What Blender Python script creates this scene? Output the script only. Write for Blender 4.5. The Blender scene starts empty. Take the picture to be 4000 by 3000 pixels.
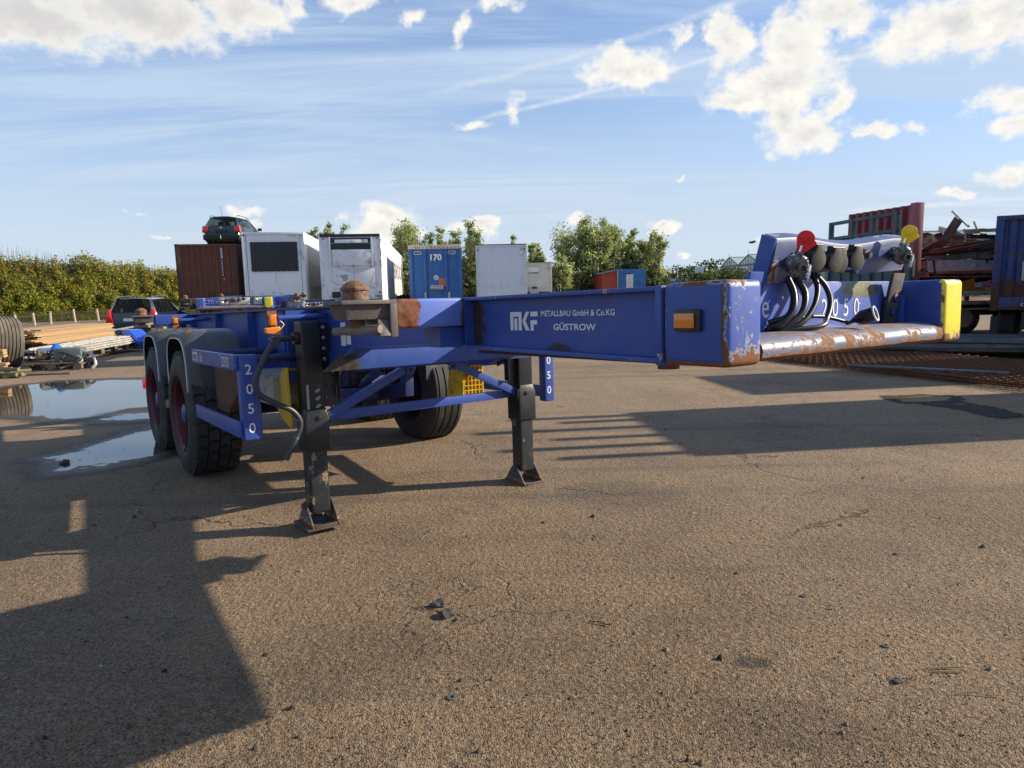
import bpy, bmesh, math, random
import numpy as np
from mathutils import Vector, Matrix, Quaternion
random.seed(7)
rng = np.random.default_rng(11)
PI = math.pi
S = bpy.context.scene
COL = S.collection
# ---------------------------------------------------------------- camera
PITCH, ROLL, CAM_H, FOC = .1457, .0197, 1.46, 2680.0
cp, sp = math.cos(PITCH), math.sin(PITCH)
_r0 = Vector((1, 0, 0)); _u0 = Vector((0, sp, cp)); CW = Vector((0, cp, -sp))
CR = _r0 * math.cos(ROLL) - _u0 * math.sin(ROLL)
CU = _r0 * math.sin(ROLL) + _u0 * math.cos(ROLL)
CO = Vector((0, 0, CAM_H))
cam = bpy.data.cameras.new('camera')
cam.lens = FOC / 4000 * 36; cam.sensor_width = 36; cam.clip_start = .05; cam.clip_end = 4000
camo = bpy.data.objects.new('camera', cam); COL.objects.link(camo)
mw = Matrix.Identity(4)
for i in range(3):
    mw[i][0] = CR[i]; mw[i][1] = CU[i]; mw[i][2] = -CW[i]; mw[i][3] = CO[i]
camo.matrix_world = mw
S.camera = camo


def ray(px, py):
    """world direction of a sight line of the survey photo"""
    return (CW * FOC + CR * (px - 2000) + CU * (1500 - py)).normalized()


def at(px, py, dist):
    """surveyed point: on sight line px,py at world distance y=dist"""
    d = ray(px, py)
    return CO + d * (dist / d.y)


def gnd(px, py):
    d = ray(px, py)
    return CO + d * (-CAM_H / d.z)


# ---------------------------------------------------------------- light
SUN_AZ, SUN_EL = math.radians(9.5), math.radians(25.2)
sdir = Vector((math.cos(SUN_EL) * math.cos(SUN_AZ), math.cos(SUN_EL) * math.sin(SUN_AZ), math.sin(SUN_EL)))
sun = bpy.data.lights.new('sun', 'SUN'); sun.energy = 5.0; sun.angle = math.radians(.53); sun.color = (1.0, .87, .69)
suno = bpy.data.objects.new('sun', sun); COL.objects.link(suno)
suno.rotation_euler = sdir.to_track_quat('Z', 'Y').to_euler()
S.view_settings.view_transform = 'Standard'
S.view_settings.look = 'None'
S.view_settings.gamma = 1
S.view_settings.use_curve_mapping = False
S.view_settings.exposure = 0.72
S.render.engine = 'CYCLES'
S.cycles.max_bounces = 6; S.cycles.transparent_max_bounces = 24; S.cycles.glossy_bounces = 3; S.cycles.diffuse_bounces = 3
S.cycles.use_denoising = True
S.cycles.sample_clamp_indirect = 6

W = bpy.data.worlds.new('World'); S.world = W; W.use_nodes = True


class NT:
    """tiny helper to write node trees"""
    def __init__(s, tree):
        s.t = tree; tree.nodes.clear()

    def n(s, typ, ins=None, **kw):
        nd = s.t.nodes.new(typ)
        for k, v in kw.items():
            setattr(nd, k, v)
        if ins:
            for k, v in ins.items():
                s.put(nd.inputs[k], v)
        return nd

    def put(s, sock, v):
        if isinstance(v, bpy.types.NodeSocket):
            s.t.links.new(v, sock)
        elif isinstance(v, bpy.types.Node):
            s.t.links.new(v.outputs[0], sock)
        else:
            try:
                sock.default_value = v
            except (TypeError, ValueError):
                sock.default_value = (*v, 1.0) if len(v) == 3 else v[:3]

    def m(s, op, a, b=None, c=None, clamp=False):
        nd = s.t.nodes.new('ShaderNodeMath'); nd.operation = op; nd.use_clamp = clamp
        s.put(nd.inputs[0], a)
        if b is not None: s.put(nd.inputs[1], b)
        if c is not None: s.put(nd.inputs[2], c)
        return nd.outputs[0]

    def v(s, op, a, b=None, c=None, out=0):
        nd = s.t.nodes.new('ShaderNodeVectorMath'); nd.operation = op
        s.put(nd.inputs[0], a)
        if b is not None: s.put(nd.inputs[1], b)
        if c is not None: s.put(nd.inputs[2], c)
        return nd.outputs[out]

    def noise(s, vec, scale, detail=4, rough=.55, dist=0, color=False, lac=2):
        nd = s.n('ShaderNodeTexNoise', {'Vector': vec, 'Scale': scale, 'Detail': detail, 'Roughness': rough, 'Distortion': dist, 'Lacunarity': lac})
        return nd.outputs[1 if color else 0]

    def ss(s, x, lo, hi, a=0.0, b=1.0):
        nd = s.n('ShaderNodeMapRange', {'Value': x, 'From Min': lo, 'From Max': hi, 'To Min': a, 'To Max': b})
        nd.interpolation_type = 'SMOOTHSTEP'
        return nd.outputs[0]

    def mix(s, f, a, b, typ='MIX'):
        nd = s.t.nodes.new('ShaderNodeMix'); nd.data_type = 'RGBA'; nd.blend_type = typ
        s.put(nd.inputs[0], f); s.put(nd.inputs[6], a); s.put(nd.inputs[7], b)
        return nd.outputs[2]

    def sep(s, vec):
        return s.n('ShaderNodeSeparateXYZ', {0: vec}).outputs


def sky_world():
    g = NT(W.node_tree)
    sky = g.n('ShaderNodeTexSky', sky_type='NISHITA', sun_disc=False, sun_elevation=SUN_EL,
              sun_rotation=PI / 2 - SUN_AZ, altitude=0, air_density=1.0, dust_density=.6, ozone_density=3.0)
    d = g.n('ShaderNodeTexCoord').outputs['Generated']
    x, y, z = g.sep(d)
    az = g.m('MULTIPLY', g.m('ARCTAN2', x, y), 180 / PI)
    el = g.m('MULTIPLY', g.m('ARCSINE', z), 180 / PI)
    P = g.n('ShaderNodeCombineXYZ', {0: az, 1: el, 2: 0.0}).outputs[0]
    # clouds lie on a flat layer overhead: project the direction on it for the thin high cloud
    zz = g.m('ADD', g.m('MAXIMUM', z, 0.0), .06)
    lay = g.n('ShaderNodeCombineXYZ', {0: g.m('DIVIDE', x, zz), 1: g.m('DIVIDE', y, zz), 2: 0.0}).outputs[0]
    st = g.n('ShaderNodeMapping', {'Vector': lay, 'Rotation': (0, 0, math.radians(-24)), 'Scale': (.33, 1.5, 1)}).outputs[0]
    c1 = g.noise(st, .8, 8, .66, 1.3)
    c2 = g.noise(st, .3, 4, .5, .3)
    cir = g.m('MULTIPLY', g.ss(c1, .36, .68), g.ss(c2, .24, .60))
    cir = g.m('MULTIPLY', cir, .75)
    veil = g.ss(el, 34, -2, .08, .62)
    cir = g.m('ADD', cir, veil, clamp=True)
    low = g.ss(el, 16, -1, 0, .55)
    # con trails
    def trail(p0, p1, wd, amt, cur):
        a = ae(*p0); b = ae(*p1)
        dx, dy = b[0] - a[0], b[1] - a[1]; L = math.hypot(dx, dy); ux, uy = dx / L, dy / L
        al = g.m('SUBTRACT', g.v('DOT_PRODUCT', P, (ux, uy, 0), out=1), a[0] * ux + a[1] * uy)
        ac = g.m('SUBTRACT', g.v('DOT_PRODUCT', P, (-uy, ux, 0), out=1), -a[0] * uy + a[1] * ux)
        wv = g.noise(P, .35, 3)
        ac = g.m('ABSOLUTE', g.m('SUBTRACT', ac, g.m('MULTIPLY', g.m('SUBTRACT', wv, .5), cur)))
        m_ = g.ss(ac, wd, 0)
        e_ = g.m('MULTIPLY', g.ss(al, -1.5, 2), g.ss(al, L + 1.5, L - 2))
        return g.m('MULTIPLY', g.m('MULTIPLY', m_, e_), g.m('MULTIPLY', g.noise(P, 1.1, 3), amt))
    tr = None
    for args in TRAILS:
        t = trail(*args)
        tr = t if tr is None else g.m('MAXIMUM', tr, t)
    # heaped clouds
    warp = g.v('SUBTRACT', g.noise(P, .22, 5, .6, 0, True), (.5, .5, .5))
    Pw = g.v('MULTIPLY_ADD', warp, (5.5, 4.0, 0), P)
    best = None
    for (cx, cy, rx, ry, rot, k) in CLOUDS:
        ca, ce = ae(cx, cy)
        sx, sy = rx / 49.0, ry / 49.0
        mp = g.n('ShaderNodeMapping', {'Vector': g.v('SUBTRACT', Pw, (ca, ce, 0)), 'Rotation': (0, 0, math.radians(rot)),
                                       'Scale': (1 / sx, 1 / sy, 1)}, vector_type='POINT').outputs[0]
        ln = g.v('LENGTH', mp, out=1)
        f = g.m('MULTIPLY', g.m('SUBTRACT', 1.22, ln), 1.5 * k)
        best = f if best is None else g.m('MAXIMUM', best, f)
    # the same kind of cloud all round, away from the view
    gen = g.m('MULTIPLY', g.m('SUBTRACT', g.noise(P, .045, 3), .62), 6)
    gate = g.m('MULTIPLY', g.ss(g.m('ABSOLUTE', az), 50, 60), g.ss(el, 2, 12))
    gen = g.m('SUBTRACT', gen, g.m('MULTIPLY', g.m('SUBTRACT', 1.0, gate), 4.0))
    best = g.m('MAXIMUM', best, gen)
    fine = g.noise(g.v('MULTIPLY', P, (1, 1.3, 1)), .62, 9, .57)
    den = g.m('ADD', best, g.m('MULTIPLY', g.m('SUBTRACT', fine, .5), 2.2))
    a_ = g.ss(den, -.05, 1.0)
    Poff = g.v('ADD', P, (1.1, 1.3, 0))
    fine2 = g.noise(g.v('MULTIPLY', Poff, (1, 1.3, 1)), .62, 7, .6)
    lit = g.m('ADD', .5, g.m('MULTIPLY', g.m('SUBTRACT', fine, fine2), 2.4), clamp=True)
    thick = g.ss(den, .3, 1.9)
    sh = g.m('MULTIPLY', thick, g.m('SUBTRACT', 1.0, lit), clamp=True)
    K = SKY_K
    white = (.96 * K, .93 * K, .86 * K, 1); grey = (.60 * K, .61 * K, .64 * K, 1)
    ccol = g.mix(sh, white, grey)
    big = g.m('MULTIPLY', g.ss(g.v('LENGTH', g.v('MULTIPLY', g.v('SUBTRACT', P, (*ae(60, 70), 0)), (.045, .11, 0)), out=1), 1.1, .4), thick)
    ccol = g.mix(big, ccol, (.64 * K, .63 * K, .63 * K, 1))
    base = g.mix(1.0, sky.outputs[0], (1.05, 1.22, 1.50, 1), 'MULTIPLY')
    base = g.mix(cir, base, (.52 * K, .65 * K, .83 * K, 1))
    base = g.mix(low, base, (.66 * K, .73 * K, .80 * K, 1))
    if tr is not None:
        base = g.mix(tr, base, (.85 * K, .87 * K, .9 * K, 1))
    out = g.mix(a_, base, ccol)
    bg = g.n('ShaderNodeBackground', {'Color': out, 'Strength': SKY_S})
    g.n('ShaderNodeOutputWorld', {'Surface': bg.outputs[0]})


def ae(px, py):
    d = ray(px, py)
    return math.degrees(math.atan2(d.x, d.y)), math.degrees(math.asin(d.z))


SKY_S = .070
SKY_K = 9.3
# heaped clouds of the day: sight line, radii in photo pixels, lean, weight
CLOUDS = [(120, 60, 290, 105, 28, 1), (560, 45, 260, 95, 24, 1), (950, 25, 150, 75, 20, .95), (1120, 10, 60, 40, 0, .7), (1380, -5, 130, 40, 10, .8),
          (1610, 50, 50, 28, 50, .62), (1795, 115, 40, 60, 35, .68), (1950, 20, 90, 30, 10, .6),
          (2455, 260, 155, 75, 5, 1), (2670, 125, 70, 26, -20, .75), (2850, 165, 65, 105, 10, .95), (3260, 60, 130, 85, -20, 1),
          (3080, 180, 110, 120, 0, 1), (3040, 330, 190, 95, -8, 1), (2880, 390, 130, 50, 0, .85), (3080, 470, 120, 90, 0, .95),
          (3150, 510, 150, 60, -12, .9), (3260, 400, 45, 50, -30, .75), (3430, 485, 75, 20, 0, .75), (3590, 480, 38, 28, 0, .75),
          (3760, 110, 300, 90, -8, 1.05), (3560, 170, 110, 50, 10, .8), (3970, 40, 160, 90, 0, 1), (3960, 400, 90, 50, -25, .95), (3970, 500, 80, 40, 0, .75),
          (3905, 675, 85, 36, 0, .95), (3730, 735, 52, 15, 0, .8), (1500, 880, 130, 75, 0, 1.1), (1440, 905, 90, 45, 0, .9), (1600, 910, 60, 35, 0, .8),
          (1880, 890, 62, 45, 0, 1), (1790, 900, 50, 26, 0, .7), (2010, 420, 40, 60, 30, .55), (1850, 480, 70, 20, 0, .5),
          (2590, 893, 62, 20, 0, .85), (2240, 880, 45, 26, 0, .7), (945, 830, 60, 24, 0, .62), (985, 895, 60, 26, 30, .8),
          (3010, 965, 60, 14, -15, .6), (545, 838, 24, 8, 0, .55), (640, 925, 24, 8, 0, .55), (2680, 982, 30, 10, 0, .5), (2650, 700, 22, 10, -20, .5)]
TRAILS = [((1880, 460), (3300, 60), .28, .85, .5), ((1700, 360), (3050, -60), .40, .5, .6), ((3200, 250), (3700, 150), .25, .5, .5),
          ((3300, 830), (4050, 770), .3, .7, .6)]
sky_world()

# ---------------------------------------------------------------- materials
MATS = {}


def mat(name, fn):
    if name not in MATS:
        m = bpy.data.materials.new(name); m.use_nodes = True
        g = NT(m.node_tree); fn(g); MATS[name] = m
    return MATS[name]


def out(g, bsdf):
    g.n('ShaderNodeOutputMaterial', {'Surface': bsdf})


def obco(g):
    return g.n('ShaderNodeTexCoord').outputs['Object']


def gen(g):
    return g.n('ShaderNodeTexCoord').outputs['Generated']


def simple(name, col, rough=.5, metal=0, var=.12, scale=6, dirt=0.0, dirtcol=(.12, .09, .06), bump=0, bscale=60, spec=.5, coat=0):
    def fn(g):
        o = obco(g)
        n1 = g.noise(o, scale, 5, .6)
        c = g.mix(g.ss(n1, .3, .7), tuple(x * (1 - var) for x in col), tuple(min(1, x * (1 + var)) for x in col))
        if dirt:
            n2 = g.noise(o, scale * .7 + 1, 7, .65, .5)
            c = g.mix(g.ss(n2, .62 - dirt * .35, .75 - dirt * .1), c, dirtcol)
        ins = {'Base Color': c, 'Roughness': g.m('ADD', rough - .06, g.m('MULTIPLY', n1, .14)), 'Metallic': metal, 'Specular IOR Level': spec, 'Coat Weight': coat}
        if bump:
            b = g.n('ShaderNodeBump', {'Strength': 1.0, 'Distance': bump, 'Height': g.noise(o, bscale, 4, .6)})
            ins['Normal'] = b.outputs[0]
        out(g, g.n('ShaderNodeBsdfPrincipled', ins).outputs[0])
    return mat(name, fn)


def paint(name, col, rust=.0, chips=.0, edge=0.0, bottom=0.0, streak=0.0, rough=.34, dirt=.12, chipcol=(.55, .58, .62), rustcol=(.17, .062, .02), grime=None, ns=14.0, bd=.0012):
    """painted steel: fades, chips down to primer, rust, dirt"""
    def fn(g):
        o = obco(g); ge = gen(g)
        big = g.noise(o, 2.2, 5, .6)
        c = g.mix(g.ss(big, .3, .7), tuple(x * .88 for x in col), tuple(min(1, x * 1.12) for x in col))
        c = g.mix(g.m('MULTIPLY', g.ss(g.noise(o, 7, 6, .7, .4), .5, .8), .25 + dirt), c, (.16, .13, .11))
        st = g.n('ShaderNodeMapping', {'Vector': o, 'Scale': (1, 1, .12)}).outputs[0]
        sn = g.noise(st, 26, 5, .65)
        n = g.noise(o, ns, 8, .68, .3)
        n3 = g.noise(o, ns * 3.2, 5, .6)
        x, y, z = g.sep(ge)
        term = g.m('ADD', g.m('MULTIPLY', n, .75), g.m('MULTIPLY', n3, .25))
        if edge:
            dmin = None
            for a in (x, y, z):
                e_ = g.m('MINIMUM', a, g.m('SUBTRACT', 1.0, a))
                dmin = e_ if dmin is None else g.m('ADD', dmin, g.m('MULTIPLY', e_, 1.0))
            dd = g.ss(g.m('MINIMUM', g.m('MINIMUM', y, g.m('SUBTRACT', 1.0, y)), g.m('MINIMUM', z, g.m('SUBTRACT', 1.0, z))), .09, .0)
            term = g.m('ADD', term, g.m('MULTIPLY', dd, edge))
        if bottom:
            term = g.m('ADD', term, g.m('MULTIPLY', g.ss(z, .42, 0), bottom))
        if streak:
            term = g.m('ADD', term, g.m('MULTIPLY', g.m('SUBTRACT', sn, .5), streak))
        ch = g.ss(term, .69 - chips * .3, .71 - chips * .3) if chips else 0.0
        ru = g.ss(term, .74 - rust * .34, .765 - rust * .34) if rust else 0.0
        halo = g.ss(term, .64 - rust * .34, .80 - rust * .34) if rust else 0.0
        c = g.mix(g.m('MULTIPLY', halo, .35), c, (.20, .13, .09)) if rust else c
        c = g.mix(ch, c, chipcol)
        rc = g.mix(g.noise(o, 30, 5, .7), tuple(v * .35 for v in rustcol), tuple(min(1, v * 1.75) for v in rustcol))
        c = g.mix(ru, c, rc)
        if grime:
            # named patch of soot / bare metal with its own outline: centre, radii (object space), colour
            for (cx, cy, cz, rx, ry, rz, gc, gs) in grime:
                q = g.v('MULTIPLY', g.v('SUBTRACT', o, (cx, cy, cz)), (1 / rx, 1 / ry, 1 / rz))
                dd = g.m('ADD', g.v('LENGTH', q, out=1), g.m('MULTIPLY', g.m('SUBTRACT', n, .5), 1.2))
                mot = g.noise(o, 34, 6, .7)
                c = g.mix(g.ss(dd, 1.1, 1.1 - gs), c, g.mix(g.ss(mot, .3, .7), tuple(v * .45 for v in gc), tuple(min(1, v * 1.7) for v in gc)))
        ro = g.m('ADD', g.m('ADD', rough, g.m('MULTIPLY', n, .12)), g.m('MULTIPLY', ru, .45) if rust else 0.0)
        h = g.m('ADD', g.m('MULTIPLY', n3, .25), g.m('MULTIPLY', ch, -.5) if chips else 0.0)
        h = g.m('ADD', h, g.m('MULTIPLY', ru, g.noise(o, 120, 3)) if rust else 0.0)
        b = g.n('ShaderNodeBump', {'Strength': 1.0, 'Distance': bd, 'Height': h})
        out(g, g.n('ShaderNodeBsdfPrincipled', {'Base Color': c, 'Roughness': ro, 'Normal': b.outputs[0], 'Specular IOR Level': .5}).outputs[0])
    return mat(name, fn)


BLUE = (.025, .066, .29)
blue = paint('blue_paint', BLUE, rust=.10, chips=.05, dirt=.14, streak=.12)
bluew = paint('blue_paint_worn', BLUE, rust=.16, chips=.10, edge=.05, dirt=.1)
blueb = paint('blue_paint_bumper', (.05, .10, .38), rust=.36, chips=.37, edge=.14, bottom=.20, streak=.42, chipcol=(.30, .33, .40))
lipm = paint('bare_worn_steel_lip', (.14, .15, .22), rust=.66, chips=.64, bottom=.22, streak=.1, rough=.40, chipcol=(.26, .25, .23), rustcol=(.19, .085, .038))
boardm = paint('grey_blue_worn_plate', (.055, .085, .21), rust=.18, chips=.24, edge=.12, streak=.4, rough=.34, dirt=.3, chipcol=(.24, .26, .30))
flangem = paint('dark_rusty_flange', (.035, .045, .11), rust=.32, chips=.1, dirt=.3, rough=.5, rustcol=(.08, .04, .025))
bsidem = paint('blue_side_rusty_corner', BLUE, rust=.10, chips=.05, dirt=.05, grime=[(2.916, -.708, -.11, .020, 1, .20, (.055, .03, .018), .5)])
webm = paint('blue_web_with_soot', BLUE, rust=.11, chips=.05, dirt=.14, streak=.15,
             grime=[(2.18, -.655, -.215, .075, 1, .038, (.018, .018, .02), .35), (1.59, -.655, -.12, .13, 1, .16, (.040, .024, .016), .35), (2.02, -.655, -.222, .10, 1, .012, (.08, .035, .02), .5)])
yelp = paint('yellow_paint_chipped', (.78, .66, .03), rust=.30, chips=.24, edge=.10, bottom=.2, streak=.55, chipcol=(.55, .52, .30))
rustm = paint('rusty_cast_steel', (.16, .10, .07), rust=.75, chips=.2, rough=.55, rustcol=(.19, .078, .034), ns=30.0, bd=.004)
castm = paint('rusty_casting_with_blue_remains', (.10, .085, .08), rust=.50, chips=.46, streak=.2, rough=.5, chipcol=(.13, .18, .36), rustcol=(.13, .065, .032), ns=32.0, bd=.004)
orust = paint('flaking_rust_blue', (.10, .17, .52), rust=.22, chips=.2, rough=.36,
              grime=[(1.53, -.98, -.06, .30, .075, .3, (.16, .055, .022), .12), (1.5, -.67, -.06, .3, .05, .3, (.05, .03, .02), .4)])
blackm = paint('black_leg_paint', (.010, .012, .015), rust=.17, chips=.05, streak=.3, rough=.32, dirt=-.05, rustcol=(.16, .07, .035))
legm = paint('worn_grey_leg_steel', (.016, .020, .023), rust=.22, chips=.22, streak=.8, rough=.34, dirt=.3, chipcol=(.30, .27, .21), rustcol=(.2, .09, .04))
footm = paint('foot_steel', (.06, .062, .06), rust=.3, chips=.3, bottom=.25, rough=.5, chipcol=(.33, .28, .21))
darkm = simple('dark_underbody', (.02, .022, .03), .6, dirt=.3)
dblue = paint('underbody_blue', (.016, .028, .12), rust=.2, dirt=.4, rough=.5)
rubber = simple('tyre_rubber', (.022, .021, .021), .72, dirt=.35, dirtcol=(.075, .065, .055), bump=.002, bscale=90)
treadm = simple('worn_tread_rubber', (.03, .028, .026), .8, dirt=.5, dirtcol=(.10, .08, .06), bump=.003, bscale=70)
fenm = simple('grey_plastic_fender', (.055, .06, .068), .42, dirt=.2, dirtcol=(.14, .11, .08), bump=.0008, bscale=120)
white = simple('white_edge', (.75, .75, .73), .5)
letw = simple('white_lettering', (.72, .73, .74), .5, var=.06, scale=40)
rimm = paint('red_rim', (.085, .012, .02), rust=.35, rough=.5, dirt=.3)
hubm = simple('blue_hub_cap', (.035, .06, .20), .4)
orange = mat('amber_lens', lambda g: out(g, g.n('ShaderNodeBsdfPrincipled', {'Base Color': g.mix(g.ss(g.n('ShaderNodeTexWave', {'Vector': obco(g), 'Scale': 60.0}).outputs[1], .2, .8), (.62, .17, .02), (.85, .28, .03)), 'Roughness': .15, 'Coat Weight': .5}).outputs[0]))
redl = mat('red_lens', lambda g: out(g, g.n('ShaderNodeBsdfPrincipled', {'Base Color': g.mix(g.ss(g.noise(obco(g), 20), .4, .6), (.5, .01, .01), (.75, .03, .02)), 'Roughness': .12, 'Coat Weight': .6}).outputs[0]))
redcap = simple('red_plastic_cap', (.72, .012, .018), .38, var=.08)
yelcap = simple('yellow_plastic_cap', (.88, .58, .01), .38, var=.08)
gladm = simple('dark_cast_alloy', (.16, .165, .17), .34, metal=.85, var=.4, scale=40)
alu = simple('cast_aluminium', (.42, .43, .45), .33, metal=.85, var=.25, scale=25)
zinc = simple('zinc_plate', (.72, .75, .78), .18, metal=1.0, scale=20)
hosem = simple('black_hose', (.012, .012, .013), .38, var=.3)
plastb = simple('black_socket_plastic', (.018, .018, .019), .5, dirt=.25, dirtcol=(.09, .08, .07))
lidm = simple('dusty_socket_lid', (.055, .052, .043), .55, dirt=.4, dirtcol=(.17, .15, .11))
chocky = simple('yellow_chock', (.68, .44, .02), .45, dirt=.25)
rustplate = paint('rusty_panel', (.06, .035, .025), rust=.75, rough=.7, rustcol=(.13, .055, .028))
ceml = simple('grey_dust_plate', (.30, .29, .26), .7, dirt=.3)
paper = mat('document_paper', lambda g: out(g, g.n('ShaderNodeBsdfPrincipled', {'Base Color': g.mix(g.ss(g.n('ShaderNodeTexWave', {'Vector': obco(g), 'Scale': 45.0, 'Distortion': 2.0}, bands_direction='Z').outputs[1], .55, .9), (.74, .74, .72), (.45, .45, .45)), 'Roughness': .6}).outputs[0]))


# ---------------------------------------------------------------- mesh helpers
class MB:
    def __init__(s):
        s.bm = bmesh.new()

    def poly(s, pts, faces):
        vs = [s.bm.verts.new(p) for p in pts]
        for f in faces:
            try:
                s.bm.faces.new([vs[i] for i in f])
            except ValueError:
                pass
        return vs

    def box(s, x0, x1, y0, y1, z0, z1, M=None):
        if x0 > x1: x0, x1 = x1, x0
        if y0 > y1: y0, y1 = y1, y0
        if z0 > z1: z0, z1 = z1, z0
        P = [Vector((x, y, z)) for x in (x0, x1) for y in (y0, y1) for z in (z0, z1)]
        if M is not None: P = [M @ p for p in P]
        s.poly(P, [(0, 1, 3, 2), (4, 6, 7, 5), (0, 4, 5, 1), (2, 3, 7, 6), (0, 2, 6, 4), (1, 5, 7, 3)])
        return s

    def prism(s, pts, ax, a0, a1, M=None):
        """polygon pts (in the two other axes, xyz order) extruded on axis ax from a0 to a1"""
        def mk(p, a):
            q = [p[0], p[1]]; q.insert(ax, a); q = Vector(q)
            return M @ q if M is not None else q
        n = len(pts)
        P = [mk(p, a0) for p in pts] + [mk(p, a1) for p in pts]
        s.poly(P, [tuple(range(n))[::-1], tuple(range(n, 2 * n))] + [(i, (i + 1) % n, n + (i + 1) % n, n + i) for i in range(n)])
        return s

    def tube(s, pts, r, n=8, cap=True):
        pts = [Vector(p) for p in pts]
        rr = r if isinstance(r, (list, tuple)) else [r] * len(pts)
        rings = []; up = None
        for i, p in enumerate(pts):
            d = (pts[min(i + 1, len(pts) - 1)] - pts[max(i - 1, 0)]).normalized()
            if up is None:
                up = Vector((0, 0, 1)) if abs(d.z) < .9 else Vector((1, 0, 0))
            a = d.cross(up).normalized(); up = a.cross(d).normalized()
            rings.append([s.bm.verts.new(p + (a * math.cos(2 * PI * k / n) + up * math.sin(2 * PI * k / n)) * rr[i]) for k in range(n)])
        for i in range(len(rings) - 1):
            for k in range(n):
                s.bm.faces.new([rings[i][k], rings[i][(k + 1) % n], rings[i + 1][(k + 1) % n], rings[i + 1][k]])
        if cap:
            s.bm.faces.new(rings[0][::-1]); s.bm.faces.new(rings[-1])
        return s

    def lathe(s, prof, n=24, M=None, closed=False, cap0=True):
        """prof: (radius, height) about local z"""
        rings = []
        for (r, h) in prof:
            ring = []
            for k in range(n):
                q = Vector((r * math.cos(2 * PI * k / n), r * math.sin(2 * PI * k / n), h))
                if M is not None: q = M @ q
                ring.append(s.bm.verts.new(q))
            rings.append(ring)
        m = len(rings)
        for i in range(m if closed else m - 1):
            j = (i + 1) % m
            for k in range(n):
                s.bm.faces.new([rings[i][k], rings[i][(k + 1) % n], rings[j][(k + 1) % n], rings[j][k]])
        if not closed:
            if prof[0][0] > 1e-4 and cap0: s.bm.faces.new(rings[0][::-1])
            if prof[-1][0] > 1e-4: s.bm.faces.new(rings[-1])
        return s

    def build(s, name, m, parent=None, bevel=0.0, seg=2, smooth=False, kind=None, label=None):
        bm = s.bm
        bmesh.ops.remove_doubles(bm, verts=bm.verts, dist=1e-5)
        bmesh.ops.recalc_face_normals(bm, faces=bm.faces)
        if bevel:
            es = [e for e in bm.edges if len(e.link_faces) == 2 and e.calc_face_angle(0) > .45]
            try:
                bmesh.ops.bevel(bm, geom=es, offset=bevel, segments=seg, affect='EDGES', profile=.6, clamp_overlap=True)
            except Exception:
                pass
        me = bpy.data.meshes.new(name); bm.to_mesh(me); bm.free()
        for mm in (m if isinstance(m, (list, tuple)) else [m]):
            me.materials.append(mm)
        if smooth or bevel:
            me.polygons.foreach_set('use_smooth', [True] * len(me.polygons))
            me.set_sharp_from_angle(angle=math.radians(38))
        return link(name, me, parent, kind, label)


def link(name, me, parent=None, kind=None, label=None):
    o = bpy.data.objects.new(name, me); COL.objects.link(o)
    if parent is not None: o.parent = parent
    if kind: o['kind'] = kind
    if label: o['label'] = label
    return o


def tag(o, label, cat, group=None, kind=None):
    o['label'] = label; o['category'] = cat
    if group: o['group'] = group
    if kind: o['kind'] = kind
    return o


def thing(name, label, cat, loc=(0, 0, 0), rotz=0, group=None, M=None):
    o = bpy.data.objects.new(name, None); o.empty_display_size = .1; COL.objects.link(o)
    if M is not None: o.matrix_world = M
    else: o.location = loc; o.rotation_euler = (0, 0, rotz)
    return tag(o, label, cat, group)


def children(o):
    return [c for c in KIDS() if c.parent == o]


def KIDS():
    return list(COL.objects)


def copy_tree(o, parent=None, kmap=None):
    if kmap is None:
        kmap = {}
        for c in KIDS():
            if c.parent is not None: kmap.setdefault(c.parent.name, []).append(c)
    c = o.copy(); COL.objects.link(c); c.parent = parent
    for ch in kmap.get(o.name, []):
        k = copy_tree(ch, c, kmap)
        if 'category' in k: del k['category']
    return c


def raw(name, V, F, m, parent=None, kind=None, cols=None):
    """fast mesh from numpy: V (n,3), F (k,4) or (k,3) ; cols per-face colour value attribute"""
    me = bpy.data.meshes.new(name)
    V = np.asarray(V, np.float32); F = np.asarray(F, np.int32); k = F.shape[1]
    me.vertices.add(len(V)); me.vertices.foreach_set('co', V.ravel())
    me.loops.add(F.size); me.loops.foreach_set('vertex_index', F.ravel())
    me.polygons.add(len(F)); me.polygons.foreach_set('loop_start', np.arange(0, F.size, k, dtype=np.int32))
    me.update(calc_edges=True)
    if cols is not None:
        a = me.attributes.new('tint', 'FLOAT_VECTOR', 'FACE'); a.data.foreach_set('vector', np.asarray(cols, np.float32).ravel())
    me.materials.append(m)
    return link(name, me, parent, kind)


def text(body, size, M, m, parent, xs=1.0, bold=0.0, name='lettering', align='LEFT', spacing=1.0, label=None):
    cu = bpy.data.curves.new('txt', 'FONT'); cu.body = body; cu.size = size; cu.align_x = align; cu.offset = bold * size
    cu.space_character = spacing; cu.resolution_u = 3
    o = bpy.data.objects.new('txt', cu); COL.objects.link(o)
    dg = bpy.context.evaluated_depsgraph_get(); dg.update()
    me = bpy.data.meshes.new_from_object(o.evaluated_get(dg)); bpy.data.objects.remove(o); bpy.data.curves.remove(cu)
    me.transform(M @ Matrix.Diagonal((xs, 1, 1, 1))); me.name = name
    me.materials.clear(); me.materials.append(m)
    if body.isdigit(): me['num'] = True
    return link(name, me, parent, label=label)


def basis(o, x, y):
    """matrix with origin o, text x direction, text up direction"""
    x = Vector(x).normalized(); y = Vector(y); y = (y - x * y.dot(x)).normalized(); z = x.cross(y)
    M = Matrix.Identity(4)
    for i in range(3): M[i][0] = x[i]; M[i][1] = y[i]; M[i][2] = z[i]; M[i][3] = o[i]
    return M


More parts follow.
